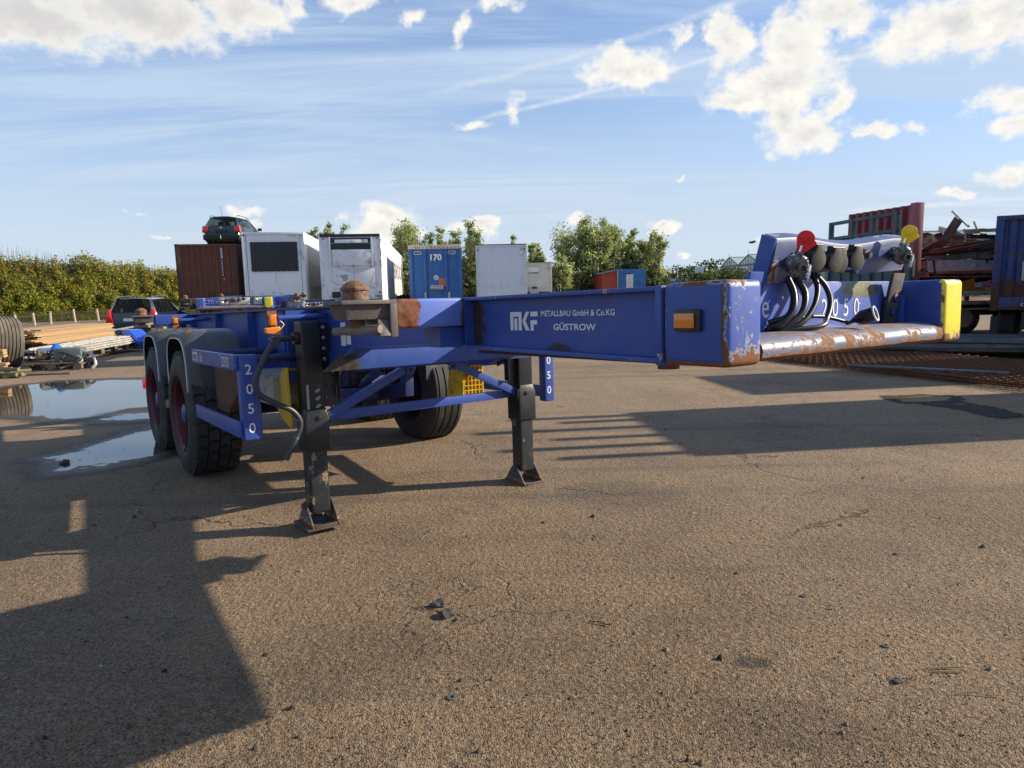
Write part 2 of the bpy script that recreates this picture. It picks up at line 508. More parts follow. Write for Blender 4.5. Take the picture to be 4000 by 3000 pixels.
def smooth_path(pts, n=6):
    pts = [Vector(p) for p in pts]; P = [pts[0] * 2 - pts[1]] + pts + [pts[-1] * 2 - pts[-2]]; r = []
    for i in range(1, len(P) - 2):
        for k in range(n):
            t = k / n; a, b, c, d = P[i - 1], P[i], P[i + 1], P[i + 2]
            r.append(.5 * ((2 * b) + (c - a) * t + (2 * a - 5 * b + 4 * c - d) * t * t + (3 * b - a - 3 * c + d) * t ** 3))
    r.append(pts[-1]); return r


def gz(y):
    t = min(1, max(0, (y - 13) / 13)); return -.3 * t * t * (3 - 2 * t)


# ---------------------------------------------------------------- ground
def ground_mat(g):
    o = obco(g)
    big = g.noise(o, .16, 5, .6); mid = g.noise(o, .9, 6, .62, .3)
    sc = g.n('ShaderNodeTexVoronoi', {'Vector': o, 'Scale': 150.0, 'Randomness': 1.0})
    st = g.n('ShaderNodeTexVoronoi', {'Vector': o, 'Scale': 38.0, 'Randomness': 1.0})
    fine = g.noise(o, 150, 3, .6)
    f2 = g.noise(o, 28, 5, .7)
    c = g.mix(g.ss(mid, .3, .72), (.190, .124, .070), (.320, .222, .132))
    c = g.mix(g.ss(big, .42, .62), c, (.235, .168, .108))
    c = g.mix(g.m('MULTIPLY', g.ss(g.noise(o, .5, 5, .7, .6), .50, .72), .6), c, (.085, .068, .050))
    c = g.mix(g.m('MULTIPLY', g.ss(g.noise(o, 3.1, 6, .75, .8), .55, .72), .45), c, (.10, .078, .055))
    c = g.mix(g.m('MULTIPLY', g.ss(g.noise(o, 1.3, 6, .7, .3), .60, .75), .5), c, (.34, .27, .185))
    cell = g.n('ShaderNodeSeparateColor', {0: sc.outputs['Color']}).outputs[0]
    c = g.mix(g.m('MULTIPLY', g.ss(cell, .62, .98), .55), c, (.36, .29, .20))
    c = g.mix(g.m('MULTIPLY', g.ss(cell, .36, .05), .62), c, (.035, .026, .019))
    c = g.mix(g.m('MULTIPLY', g.ss(f2, .5, .7), .45), c, (.09, .068, .045))
    x, y, z = g.sep(o)
    # traffic film: long faint tyre tracks
    tk = g.noise(g.n('ShaderNodeMapping', {'Vector': o, 'Rotation': (0, 0, math.radians(-52)), 'Scale': (.10, 2.6, 1)}).outputs[0], 1.0, 4, .55)
    c = g.mix(g.m('MULTIPLY', g.ss(tk, .52, .70), .42), c, (.10, .085, .068))
    wp = g.v('MULTIPLY_ADD', g.v('SUBTRACT', g.noise(o, 1.4, 5, .6, 0, True), (.5, .5, .5)), (.9, .9, 0), o)
    ve = g.n('ShaderNodeTexVoronoi', {'Vector': wp, 'Scale': .62}, feature='DISTANCE_TO_EDGE')
    pot = gnd(1690, 2375)
    pm = g.ss(g.v('LENGTH', g.v('SUBTRACT', o, (pot.x, pot.y, 0)), out=1), .55, .1)
    ve2 = g.n('ShaderNodeTexVoronoi', {'Vector': wp, 'Scale': 6.5}, feature='DISTANCE_TO_EDGE')
    crk = g.m('MULTIPLY', g.ss(ve.outputs[0], .009, .001), g.ss(g.noise(o, .6, 3), .50, .62))
    crk = g.m('MAXIMUM', crk, g.m('MULTIPLY', g.ss(ve2.outputs[0], .06, .01), g.m('MULTIPLY', pm, g.ss(g.noise(o, 6, 3), .42, .6))))
    c = g.mix(g.m('MULTIPLY', crk, .55), c, (.035, .028, .02))
    for (spx, spy, rx, ry, am) in ((2940, 2590, .085, .05, .75), (3330, 2150, .45, .22, .2), (1300, 2560, .5, .3, .25), (2420, 1930, .5, .35, .3), (3050, 2830, .30, .16, .3)):
        sp0 = gnd(spx, spy)
        dq = g.v('LENGTH', g.v('MULTIPLY', g.v('SUBTRACT', o, (sp0.x, sp0.y, 0)), (1 / rx, 1 / ry, 0)), out=1)
        dq = g.m('ADD', dq, g.m('MULTIPLY', g.m('SUBTRACT', g.noise(o, 9, 5, .7), .5), 1.3))
        c = g.mix(g.m('MULTIPLY', g.ss(dq, 1.15, .65), am), c, (.055, .045, .036))
    farr = g.ss(y, 24, 90)
    c = g.mix(farr, c, (.10, .115, .055))
    h = g.m('ADD', g.m('MULTIPLY', g.ss(sc.outputs['Distance'], .0, .6), -1.0), g.m('MULTIPLY', fine, .9))
    h = g.m('ADD', h, g.m('MULTIPLY', f2, 2.6))
    h = g.m('ADD', h, g.m('MULTIPLY', g.ss(st.outputs['Distance'], .1, .6), -.7))
    h = g.m('SUBTRACT', h, g.m('MULTIPLY', crk, 3.0))
    near = g.ss(y, 9, 2.0, .25, .9)
    b = g.n('ShaderNodeBump', {'Strength': near, 'Distance': .010, 'Height': h})
    b2 = g.n('ShaderNodeBump', {'Strength': .8, 'Distance': .05, 'Height': mid, 'Normal': b.outputs[0]})
    ro = g.m('SUBTRACT', .93, g.m('MULTIPLY', g.ss(cell, .7, 1), .25))
    out(g, g.n('ShaderNodeBsdfPrincipled', {'Base Color': c, 'Roughness': ro, 'Normal': b2.outputs[0], 'Specular IOR Level': .3}).outputs[0])


def build_ground():
    xs = sorted(set([-1500, -700, -350, -200, -120, -80, -55] + list(range(-40, 42, 2)) + [55, 80, 120, 200, 350, 700, 1500]))
    ys = sorted(set([-1500, -600, -200, -60, -20, -8] + list(range(-4, 40, 1)) + [45, 55, 70, 90, 120, 160, 220, 320, 500, 900, 1500, 2600]))
    V = []; F = []
    for y in ys:
        for x in xs:
            V.append((x, y, gz(y)))
    n = len(xs)
    for j in range(len(ys) - 1):
        for i in range(n - 1):
            F.append((j * n + i, j * n + i + 1, (j + 1) * n + i + 1, (j + 1) * n + i))
    raw('ground', V, F, mat('yard_asphalt_and_grit', ground_mat), kind='structure')


build_ground()


def puddle_mat(g):
    o = obco(g)
    d = g.n('ShaderNodeAttribute', attribute_name='inside').outputs['Fac']
    nn = g.noise(o, 2.6, 7, .66, .4); n2 = g.noise(o, 22, 4, .65)
    e = g.m('ADD', d, g.m('MULTIPLY', g.m('SUBTRACT', nn, .5), .55))
    e = g.m('ADD', e, g.m('MULTIPLY', g.m('SUBTRACT', n2, .5), .16))
    rip = g.n('ShaderNodeBump', {'Strength': .5, 'Distance': .0006, 'Height': g.noise(g.n('ShaderNodeMapping', {'Vector': o, 'Scale': (1, 2.4, 1)}).outputs[0], 7, 2, .4)})
    water = g.n('ShaderNodeBsdfPrincipled', {'Base Color': (.035, .028, .018, 1), 'Roughness': .015, 'IOR': 1.5, 'Specular IOR Level': .9, 'Normal': rip.outputs[0]})
    bp_ = g.n('ShaderNodeBump', {'Strength': .7, 'Distance': .006, 'Height': g.noise(o, 60, 4, .7)})
    wet = g.n('ShaderNodeBsdfPrincipled', {'Base Color': g.mix(g.noise(o, 30, 4), (.030, .022, .016, 1), (.062, .046, .032, 1)), 'Roughness': .5, 'Normal': bp_.outputs[0]})
    tr = g.n('ShaderNodeBsdfTransparent')
    m1 = g.n('ShaderNodeMixShader', {0: g.ss(e, -.34, -.03), 1: tr.outputs[0], 2: wet.outputs[0]})
    m2 = g.n('ShaderNodeMixShader', {0: g.ss(e, .02, .05), 1: m1.outputs[0], 2: water.outputs[0]})
    out(g, m2.outputs[0])


def puddle(pix, step, z=.004, name='puddle'):
    P = np.array([[*gnd(a, b)[:2]] for a, b in pix])
    mn = P.min(0) - .5; mx = P.max(0) + .5
    nx = int((mx[0] - mn[0]) / step) + 2; ny = int((mx[1] - mn[1]) / step) + 2
    X, Y = np.meshgrid(np.linspace(mn[0], mx[0], nx), np.linspace(mn[1], mx[1], ny))
    Q = np.stack([X.ravel(), Y.ravel()], 1)
    A = P; B = np.roll(P, -1, 0)
    ab = B - A
    t = np.clip(((Q[:, None] - A) * ab).sum(2) / (ab ** 2).sum(1), 0, 1)
    dist = np.linalg.norm(Q[:, None] - (A + t[..., None] * ab), axis=2).min(1)
    ins = np.zeros(len(Q), bool)
    for a, b in zip(A, B):
        c = ((a[1] > Q[:, 1]) != (b[1] > Q[:, 1])) & (Q[:, 0] < (b[0] - a[0]) * (Q[:, 1] - a[1]) / (b[1] - a[1] + 1e-9) + a[0])
        ins ^= c
    sd = np.where(ins, dist, -dist)
    idx = np.arange(nx * ny).reshape(ny, nx)
    F = np.stack([idx[:-1, :-1], idx[:-1, 1:], idx[1:, 1:], idx[1:, :-1]], -1).reshape(-1, 4)
    F = F[(sd[F] > -.45).any(1)]
    o = raw(name, np.c_[Q, np.full(len(Q), z)], F, mat('puddle_water', puddle_mat), kind='structure')
    at_ = o.data.attributes.new('inside', 'FLOAT', 'POINT'); at_.data.foreach_set('value', sd.astype(np.float32))
    return o


puddle([(-150, 1540), (60, 1510), (240, 1490), (430, 1484), (640, 1482), (760, 1485), (760, 1610), (640, 1590), (560, 1592), (470, 1600), (450, 1618), (380, 1634), (235, 1642), (170, 1632), (60, 1622), (-150, 1635)], .12)
puddle([(560, 1610), (640, 1605), (760, 1615), (760, 1640), (590, 1638), (500, 1645), (420, 1648), (380, 1640), (470, 1618)], .1, .0045)
puddle([(600, 1668), (660, 1672), (760, 1735), (680, 1760), (600, 1780), (470, 1808), (350, 1830), (215, 1846), (200, 1825), (240, 1800), (180, 1788), (250, 1780), (290, 1758), (400, 1730), (500, 1700)], .08, .005)
def mud_mat(g):
    o = obco(g)
    d = g.n('ShaderNodeAttribute', attribute_name='inside').outputs['Fac']
    e = g.m('ADD', d, g.m('MULTIPLY', g.m('SUBTRACT', g.noise(o, 5, 7, .7), .5), .35))
    mud = g.n('ShaderNodeBsdfPrincipled', {'Base Color': (.15, .072, .012, 1), 'Roughness': .3, 'Specular IOR Level': .12})
    bp_ = g.n('ShaderNodeBump', {'Strength': .9, 'Distance': .01, 'Height': g.noise(o, 40, 4, .7)})
    wet = g.n('ShaderNodeBsdfPrincipled', {'Base Color': (.040, .034, .027, 1), 'Roughness': .7, 'Specular IOR Level': .15, 'Normal': bp_.outputs[0]})
    m1 = g.n('ShaderNodeMixShader', {0: g.ss(e, -.15, -.07), 1: g.n('ShaderNodeBsdfTransparent').outputs[0], 2: wet.outputs[0]})
    out(g, g.n('ShaderNodeMixShader', {0: g.ss(e, .0, .03), 1: m1.outputs[0], 2: mud.outputs[0]}).outputs[0])


mp = puddle([(3480, 1553), (3600, 1547), (3720, 1551), (3710, 1566), (3640, 1572), (3530, 1570)], .07, .004)
mp.data.materials[0] = mat('muddy_puddle', mud_mat)
mp2 = puddle([(3640, 1580), (3760, 1578), (3880, 1600), (3950, 1625), (3900, 1628), (3800, 1600)], .07, .0045, name='wet_patch')
mp2.data.materials[0] = MATS['muddy_puddle']
_a = mp2.data.attributes['inside']; _v = np.zeros(len(mp2.data.vertices), np.float32); _a.data.foreach_get('value', _v); _a.data.foreach_set('value', np.minimum(_v, -.035))
# ---------------------------------------------------------------- the container chassis (local axes: x to the nose, y to its left side, z up; z=0 is the frame top)
MX, MY, YAW, TILT, RL, Z0 = -.577, 4.555, -.9454, .0363, -.0125, 1.3384
TU, TR = 1.54, -3.9            # twist lock stations
AX = (-1.90, -3.15)            # axles
ZG = -1.33                     # ground under the legs


def frame_matrix(mx, my, z0, yaw, tilt, rl):
    Fv = Vector((math.cos(yaw) * math.cos(tilt), math.sin(yaw) * math.cos(tilt), math.sin(tilt)))
    L0 = Vector((-math.sin(yaw), math.cos(yaw), 0)); U0 = Fv.cross(L0)
    L = L0 * math.cos(rl) + U0 * math.sin(rl); U = Fv.cross(L)
    M = Matrix.Identity(4)
    for i in range(3): M[i][0] = Fv[i]; M[i][1] = L[i]; M[i][2] = U[i]; M[i][3] = (mx, my, z0)[i]
    return M


def make_wheel(u, v, zc, side, root, near, R=.5, Wd=.37, spin=0.0):
    """part tyre (> tread blocks), rim, hub"""
    # axis along y; outer face at side*(|v|)
    M = Matrix.Translation((u, v, zc)) @ Matrix.Rotation(-PI / 2 * side, 4, 'X') @ Matrix.Rotation(spin, 4, 'Z')
    # local z points outward (side)
    prof = [(.287, -.02), (.31, .004), (.36, .012), (.42, .004), (.468, -.02), (.488, -.045)]
    w = Wd
    body = [(r, h) for r, h in prof]
    inner = [(r, -w - h) for r, h in prof][::-1]
    t = MB()
    if near:   # chunky block tread: carcass + zigzag blocks
        full = body[:-1] + [(R - .022, -.05), (R - .022, -w + .05)] + inner[1:] + [(.27, -w + .06), (.27, -.06)]
        t.lathe(full, 56, M, closed=True)
        N = 30
        for k in range(N):
            for j, (h0, h1) in enumerate([(-.022, -.098), (-.108, -.180), (-.190, -.262), (-.272, -.348)]):
                a0 = 2 * PI * (k + (.5 if j % 2 else 0)) / N; da = 2 * PI / N * .80
                mid = (h0 + h1) / 2
                pts = [(a0, h0), (a0 + da, h0), (a0 + da * 1.15, mid), (a0 + da, h1), (a0, h1), (a0 + da * .15, mid)]
                bo = [M @ Vector(((R - .024) * math.cos(a), (R - .024) * math.sin(a), h)) for a, h in pts]
                to = [M @ Vector((R * math.cos(a), R * math.sin(a), h)) for a, h in pts]
                t.poly(bo + to, [tuple(range(6, 12))] + [(i, (i + 1) % 6, 6 + (i + 1) % 6, 6 + i) for i in range(6)])
    else:      # ribbed tread
        full = body[:-1] + [(R - .006, -.04)]
        for h in (-.085, -.155, -.225, -.295):
            full += [(R, h + .026), (R, h + .008), (R - .014, h + .005), (R - .014, h - .005), (R, h - .008), (R, h - .026)]
        full += [(R - .006, -w + .04)] + inner[1:] + [(.27, -w + .06), (.27, -.06)]
        t.lathe(full, 56, M, closed=True)
    ty = t.build('tyre', rubber if not near else rubber, root, smooth=True)
    r = MB()
    r.lathe([(.292, .006), (.285, -.012), (.272, -.02), (.262, -.06), (.25, -.16), (.20, -.175), (.13, -.165), (.11, -.15)], 40, M, cap0=False)
    for k in range(8):
        a = 2 * PI * k / 8
        r.lathe([(.02, -.17), (.02, -.172)], 6, M @ Matrix.Translation((.2 * math.cos(a), .2 * math.sin(a), 0)))
    r.build('rim', rimm, root, smooth=True)
    h = MB(); h.lathe([(.10, -.19), (.10, -.11), (.085, -.10), (.075, -.035), (.055, -.022), (0.001, -.018)], 20, M)
    for k in range(10):
        a = 2 * PI * k / 10
        h.lathe([(.013, -.17), (.013, -.13)], 6, M @ Matrix.Translation((.142 * math.cos(a), .142 * math.sin(a), 0)))
    h.build('hub', hubm, root, smooth=True)
    return ty


def fender(u, side, root, zt=-.135, r=.555, zc=-.80):
    """half-round mudguard with white reflective edge"""
    yo, yi = side * 1.185, side * .80
    M = MB()
    pts = []
    N = 18
    c_z = zt - .43
    # flattened arch: superellipse
    for k in range(N + 1):
        a = math.radians(-8 + 196 * k / N)
        ca, sa = math.cos(a), math.sin(a)
        ex = .62
        x = (abs(ca) ** ex) * (1 if ca > 0 else -1) * .475 * (.92 if abs(ca) < 1 else 1)
        z = (abs(sa) ** ex) * (1 if sa > 0 else -1) * .43
        if sa < 0: z = -.10 * abs(sa) * 8; x = .475 * .92 * (1 if ca > 0 else -1)
        pts.append(Vector((u + x, 0, c_z + z)))
    rows = []
    cols = [(yi, 0, 0), (side * 1.09, 0, 0), (side * 1.145, .008, .008), (side * 1.18, .03, .03), (yo, .06, .055)]
    cx = Vector((u, 0, c_z - .1))
    for (y, dx, dz) in cols:
        row = []
        for p in pts:
            d = (p - cx); l = d.length
            q = cx + d * ((l - dx) / l)
            row.append(M.bm.verts.new((q.x, y, q.z)))
        rows.append(row)
    for i in range(len(rows) - 1):
        for k in range(N):
            M.bm.faces.new([rows[i][k], rows[i][k + 1], rows[i + 1][k + 1], rows[i + 1][k]])
    # give it thickness
    g = M.bm.faces[:]
    r_ = bmesh.ops.solidify(M.bm, geom=g, thickness=.006)
    f = M.build('mudguard', fenm, root, smooth=True)
    E = MB()
    path = []
    for p in pts:
        d = p - cx; l = d.length
        q = cx + d * ((l - .064) / l); path.append(Vector((q.x, yo + side * .002, q.z)))
    E.tube(path, .0045, 6)
    E.build('edge_trim', white, f, smooth=True)
    return f


def make_chassis(number, full=True):
    root = thing('container_chassis', '', 'chassis')
    # ---- main beams
    botl = [(2.69, -.222), (1.42, -.205), (.47, -.250), (.05, -.385), (-.15, -.46), (-2.6, -.46), (-3.3, -.28), (-4.22, -.24)]
    for s in (-1, 1):
        b = MB()
        y = s * .65
        b.prism([(-4.22, -.004)] + [(2.69, -.004)] + botl, 1, y - .006, y + .006)
        ob = b.build('main_beam', webm if s < 0 else blue, root)
        fl = MB()
        fl.box(.95, 2.69, s * .585, s * .70, -.014, 0)
        fl.build('top_flange', bluew, ob, bevel=.003)
        fl = MB(); fl.box(-4.24, .948, s * .585, s * .70, -.014, 0); fl.build('top_flange', flangem, ob, bevel=.003, label='dark rusted rear part of the top flange')
        fb = MB()
        for (a, c) in zip(botl[:-1], botl[1:]):
            pa = Vector((a[0], 0, a[1])); pc = Vector((c[0], 0, c[1])); d = (pc - pa); n = Vector((d.z, 0, -d.x)).normalized() * .014
            fb.prism([(pa.x, pa.z), (pc.x, pc.z), (pc.x + n.x, pc.z + n.z), (pa.x + n.x, pa.z + n.z)], 1, s * .585, s * .70)
        fb.build('bottom_flange', bluew, ob, bevel=.002)
        for i, (u, w_, zb) in enumerate([(-3.70, .055, -.24), (-2.62, .055, -.44), (-1.54, .06, -.44), (-.70, .05, -.44)]):
            r = MB(); r.box(u - .006, u + .006, s * .657, s * (.657 + w_), zb, -.015)
            r.prism([(s * .657, -.30), (s * (.657 + .14), -.44), (s * .657, -.44)], 0, u - .005, u + .005) if i in (1, 2) else None
            r.build('stiffener', blue, ob)
        r = MB(); r.box(1.62, 1.634, s * .657, s * .695, -.205, -.015); r.build('stiffener', blue, ob)
        r = MB(); r.box(2.676, 2.70, s * .60, s * .712, -.226, .001); r.build('end_plate', bluew, ob, bevel=.003)
        # nose block
        nb = MB(); yy = (s * .555, s * .708)
        y0, y1 = min(yy), max(yy)
        nb.box(2.702, 2.92, y0, y1, -.224, .007)
        nbo = nb.build('bumper_block', [blueb if s < 0 else yelp], root, bevel=.022, seg=4)
        # front sheet of the block keeps its own paint, the sides stay blue
        me = nbo.data; me.materials.append(blue if s > 0 else bsidem)
        for p in me.polygons:
            if abs(p.normal.y) > .9 or (s > 0 and p.center.x < 2.86): p.material_index = 1
    # marker lamp on nose (near side)
    for s in (-1, 1):
        m = MB(); m.box(2.752, 2.842, s * .7085, s * .722, -.128, -.068); mo = m.build('marker_lamp', plastb, root, bevel=.006)
        m = MB(); m.box(2.760, 2.826, s * .7225, s * .731, -.119, -.078); m.build('lens', orange, mo, bevel=.004)
    # nose back wall, floor, lip
    w = MB(); w.box(2.738, 2.752, -.553, .553, -.16, .008); w.build('nose_wall', boardm if False else paint('nose_wall_paint', (.075, .13, .46), rust=.12, chips=.10, dirt=.1, grime=[(2.75, .28, -.02, 1, .16, .035, (.10, .10, .045), .5)]), root, bevel=.004)
    w = MB()
    prof = [(2.70, -.158), (2.752, -.148), (2.80, -.146), (2.86, -.150), (2.895, -.158), (2.915, -.172), (2.921, -.190), (2.915, -.208), (2.895, -.219), (2.86, -.222), (2.70, -.222)]
    N = 40
    rings = []
    for k in range(N + 1):
        y = -.552 + 1.104 * k / N
        sag = .0010 * math.sin(k * 1.3) + .0016 * math.sin(k * .45)
        rings.append([w.bm.verts.new((x + (sag if x > 2.88 else 0), y, z + (sag * .6 if x > 2.84 else 0))) for x, z in prof])
    for a, b_ in zip(rings[:-1], rings[1:]):
        for i in range(len(prof)):
            j = (i + 1) % len(prof); w.bm.faces.new([a[i], a[j], b_[j], b_[i]])
    w.bm.faces.new(rings[0]); w.bm.faces.new(rings[-1][::-1])
    lip = w.build('nose_lip', lipm, root, smooth=True)
    # deck plate under neck + king pin
    w = MB(); w.box(1.55, 2.70, -.585, .585, -.236, -.224); w.box(1.60, 2.69, -.58, .58, -.02, -.012)
    w.build('coupling_plate', darkm, root)
    w = MB(); w.lathe([(.045, -.32), (.045, -.30), (.037, -.295), (.037, -.27), (.045, -.265), (.045, -.24)], 16, Matrix.Translation((2.1, 0, 0))); w.build('king_pin', rustm, root)
    # ---- coupling board at the nose, leaning forward
    B = Matrix.Translation((2.775, 0, .010)) @ Matrix.Rotation(math.radians(13), 4, 'Y')
    w = MB()
    N = 24; y0, y1 = -.315, .515
    prev = None
    rr = []
    for k in range(N + 1):
        y = y0 + (y1 - y0) * k / N
        t = k / N
        top = .142 - .014 * math.sin(PI * min(1, max(0, (t - .12) / .76))) ** 1.2 + .004 * math.sin(9 * t)
        bot = .0 + .026 * t
        if .33 < t < .62: bot += .02
        sec = [(-.044, bot), (0, bot), (.003, bot + .03), (.003, top - .02), (-.004, top - .005), (-.018, top), (-.044, top + .004)]
        dz = -.010 + .024 * t
        rr.append([w.bm.verts.new(B @ Vector((x, y, z + dz))) for x, z in sec])
    for a, b_ in zip(rr[:-1], rr[1:]):
        for i in range(7):
            j = (i + 1) % 7; w.bm.faces.new([a[i], a[j], b_[j], b_[i]])
    w.bm.faces.new(rr[0]); w.bm.faces.new(rr[-1][::-1])
    board = w.build('coupling_board', boardm, root, smooth=True)
    # near end cheek
    w = MB(); w.prism([(-.060, -.075), (-.010, -.045), (.003, .126), (-.048, .134)], 1, y0 - .012, y0 - .001, B); w.build('end_cheek', blue, board, bevel=.002)
    for (ya, yb) in ((-.44, -.375), (.422, .508)):
        w = MB(); w.prism([(2.754, -.1465), (2.767, -.1465), (2.802, .035), (2.789, .035)], 1, ya, yb)
        w.build('board_bracket', darkm if ya > 0 else blue, root, bevel=.003)
    for z in (-.055, -.105):
        w = MB(); w.lathe([(.017, 0), (.017, .012), (.001, .014)], 6, Matrix.Translation((2.792 + z * .20, .465, z)) @ Matrix.Rotation(PI / 2, 4, 'Y')); w.build('bolt', dblue, root)
    w = MB(); w.box(2.754, 2.79, .512, .536, -.147, -.045); w.build('tow_bracket', blue, root, bevel=.003)

    # gladhands with coloured caps
    def glad(y, z, capm, lab):
        G = B @ Matrix.Translation((.006, y, z)) @ Matrix.Rotation(math.radians(-38), 4, 'Z') @ Matrix.Rotation(PI / 2, 4, 'Y')      # local z points out of the board, x down
        w = MB()
        w.lathe([(.026, -.012), (.028, .010), (.019, .014), (.019, .040), (.030, .043), (.033, .050), (.033, .064), (.027, .070), (.016, .071)], 18, G)
        w.box(-.017, .017, -.020, .020, .014, .042, G)
        for k in range(8):
            a = 2 * PI * k / 8; w.box(.018, .0345, -.0025, .0025, .042, .072, G @ Matrix.Rotation(a, 4, 'Z'))
        w.box(-.040, -.020, -.010, .010, .040, .060, G)
        o = w.build('air_coupling', gladm, root, bevel=.002)
        w = MB()
        w.lathe([(.026, .0), (.027, .005), (.021, .009), (.010, .009), (.008, .003)], 20, G @ Matrix.Translation((.020, .034, .058)) @ Matrix.Rotation(math.radians(-65), 4, 'X'))
        w.build('locking_plate', zinc, o, smooth=True)
        w = MB(); w.lathe([(.0135, 0), (.0135, .030), (.0085, .031), (.0085, .012)], 16, G @ Matrix.Translation((.004, .004, .066)))
        w.build('nozzle', gladm, o, smooth=True)
        w = MB(); w.tube([G @ Vector((-.034, 0, .05)), G @ Vector((-.058, .003, .05))], .005, 8); w.build('cap_stem', zinc, o, smooth=True)
        Cc = B @ Matrix.Translation((.038, y - .022, z + .036)) @ Matrix.Rotation(math.radians(-46), 4, 'Z') @ Matrix.Rotation(math.radians(-14), 4, 'X') @ Matrix.Scale(.62, 4)
        pts = []
        for k in range(13):
            a = math.radians(8 + 205 * k / 12); pts.append((.042 * math.cos(a), .072 + .040 * math.sin(a)))
        pts = [(.060, .066)] + pts + [(-.020, .022), (-.018, .0), (.010, -.004), (.030, .030)]
        w = MB(); w.prism(pts, 0, 0, .016, Cc)
        w.prism([(.060, .066), (.045, .078), (.0, -.002), (.018, .004)], 0, -.016, .0161, Cc)
        w.lathe([(.027, .0), (.027, .004), (.020, .006), (.001, .006)], 18, Cc @ Matrix.Translation((.0155, -.002, .076)) @ Matrix.Rotation(PI / 2, 4, 'Y'))
        w.build('coupling_cap', capm, o, bevel=.003, seg=3)
        return o
    glad(-.225, .056, redcap, 'red'); glad(.410, .100, yelcap, 'yellow')

    def socket(y, z, open_):
        G = B @ Matrix.Translation((.004, y, z)) @ Matrix.Rotation(math.radians(-14), 4, 'Z') @ Matrix.Rotation(PI / 2, 4, 'Y') @ Matrix.Diagonal((.92, .92, .74, 1))
        w = MB(); w.lathe([(.038, 0), (.038, .012), (.029, .016), (.029, .055), (.032, .057), (.032, .065), (.024, .066)], 18, G)
        w.box(-.05, -.025, -.014, .014, .03, .066, G)
        o = w.build('socket', plastb, root, bevel=.002)
        L = G @ Matrix.Translation((-.045, 0, .070)) @ Matrix.Rotation(math.radians(-6), 4, 'Y')
        w = MB()
        pts = [(.012 * math.cos(a), .014 * math.sin(a)) for a in (math.radians(120), math.radians(180), math.radians(240))]
        lid = []
        for k in range(17):
            a = math.radians(-140 + 280 * k / 16); lid.append((.050 + .034 * math.cos(a), .032 * math.sin(a)))
        w.prism(lid + [(.0, .013), (.0, -.013)], 2, 0, .009, L)
        w.build('socket_lid', lidm, o, bevel=.003)
        w = MB(); w.tube([G @ Vector((-.046, -.018, .06)), G @ Vector((-.046, .018, .06))], .006, 8)
        w.build('hinge', plastb, o)
    for y, z in ((-.155, .076), (-.050, .070), (-.022, .070), (.075, .078)):
        socket(y, z, False)
    w = MB(); w.lathe([(.018, 0), (.018, .02), (.012, .022), (.012, .035), (.001, .036)], 6, B @ Matrix.Translation((.004, .185, .092)) @ Matrix.Rotation(PI / 2, 4, 'Y')); w.build('bolt', lidm, root)
    w = MB(); w.lathe([(.03, 0), (.03, .006), (.02, .008)], 14, B @ Matrix.Translation((.004, .15, .090)) @ Matrix.Rotation(PI / 2, 4, 'Y')); w.build('socket', plastb, root)
    # hoses
    hole = Vector((2.765, -.262, -.105))
    def hose(pts, r):
        w = MB(); w.tube(smooth_path(pts, 8), r, 10); w.build('hose', hosem, root, smooth=True)
    hose([(2.775, -.215, .02), (2.80, -.218, -.03), (2.815, -.245, -.085), (2.80, -.29, -.125), (2.765, -.30, -.135)], .0105)
    hose([(2.775, -.17, .02), (2.81, -.172, -.03), (2.825, -.21, -.09), (2.805, -.27, -.13), (2.765, -.305, -.138)], .0105)
    hose([(2.775, -.20, .0), (2.79, -.20, -.05), (2.80, -.25, -.10), (2.76, -.29, -.12)], .009)
    hose([(2.785, -.085, .03), (2.81, -.100, -.02), (2.825, -.15, -.08), (2.82, -.22, -.128), (2.77, -.30, -.142)], .009)
    hose([(2.785, -.075, .03), (2.805, -.045, -.01), (2.82, -.040, -.06), (2.835, -.085, -.112), (2.85, -.15, -.136), (2.80, -.26, -.143), (2.77, -.30, -.144)], .009)
    hose([(2.76, -.30, -.14), (2.775, -.18, -.112), (2.795, -.05, -.108), (2.82, .05, -.128), (2.825, .06, -.134), (2.836, .078, -.127)], .0065)
    w = MB(); P_ = Matrix.Translation((2.858, .085, -.134)); ax = Vector((.74, .18, .24)).normalized()
    Q = Matrix.Translation((2.832, .075, -.126)) @ ax.to_track_quat('Z', 'Y').to_matrix().to_4x4() @ Matrix.Scale(.84, 4)
    w.lathe([(.008, 0), (.014, .012), (.028, .035), (.030, .085), (.026, .086), (.022, .06)], 20, Q); po = w.build('plug', hosem, root, smooth=True)
    w = MB(); w.lathe([(.0255, .0855), (.031, .0855), (.031, .091), (.0255, .091)], 24, Q, closed=True); w.build('sealing_ring', letw, po)
    # documents / writing at nose wall
    Mt = basis((2.7535, 0, 0), (0, 1, 0), (0, 0, 1))
    text('CTD.de', .110, Mt @ Matrix.Translation((-.275, -.104, 0)), letw, root, xs=.80, spacing=1.1, align='RIGHT')
    text(number, .090, Mt @ Matrix.Translation((.022, -.113, 0)), letw, root, xs=.86, spacing=1.82)
    # neck writing, near side
    Mn = basis((0, -.6572, 0), (1, 0, 0), (0, 0, 1))
    text('METALLBAU GmbH & Co.KG', .0275, Mn @ Matrix.Translation((2.080, -.0815, 0)), letw, root, xs=1.10, bold=.016, spacing=1.0)
    text('GÜSTROW', .030, Mn @ Matrix.Translation((2.150, -.130, 0)), letw, root, xs=1.46, bold=.022)
    w = MB()    # maker's monogram
    def lp(pts):
        P = [Mn @ Vector((1.893 + a, -.1335 + b, 0)) for a, b in pts]; w.poly([*P], [tuple(range(len(P)))])
    h = .069
    lp([(0, 0), (.020, 0), (.020, h), (0, h)]); lp([(.0202, h - .017), (.072, h - .017), (.072, h), (.0202, h)])
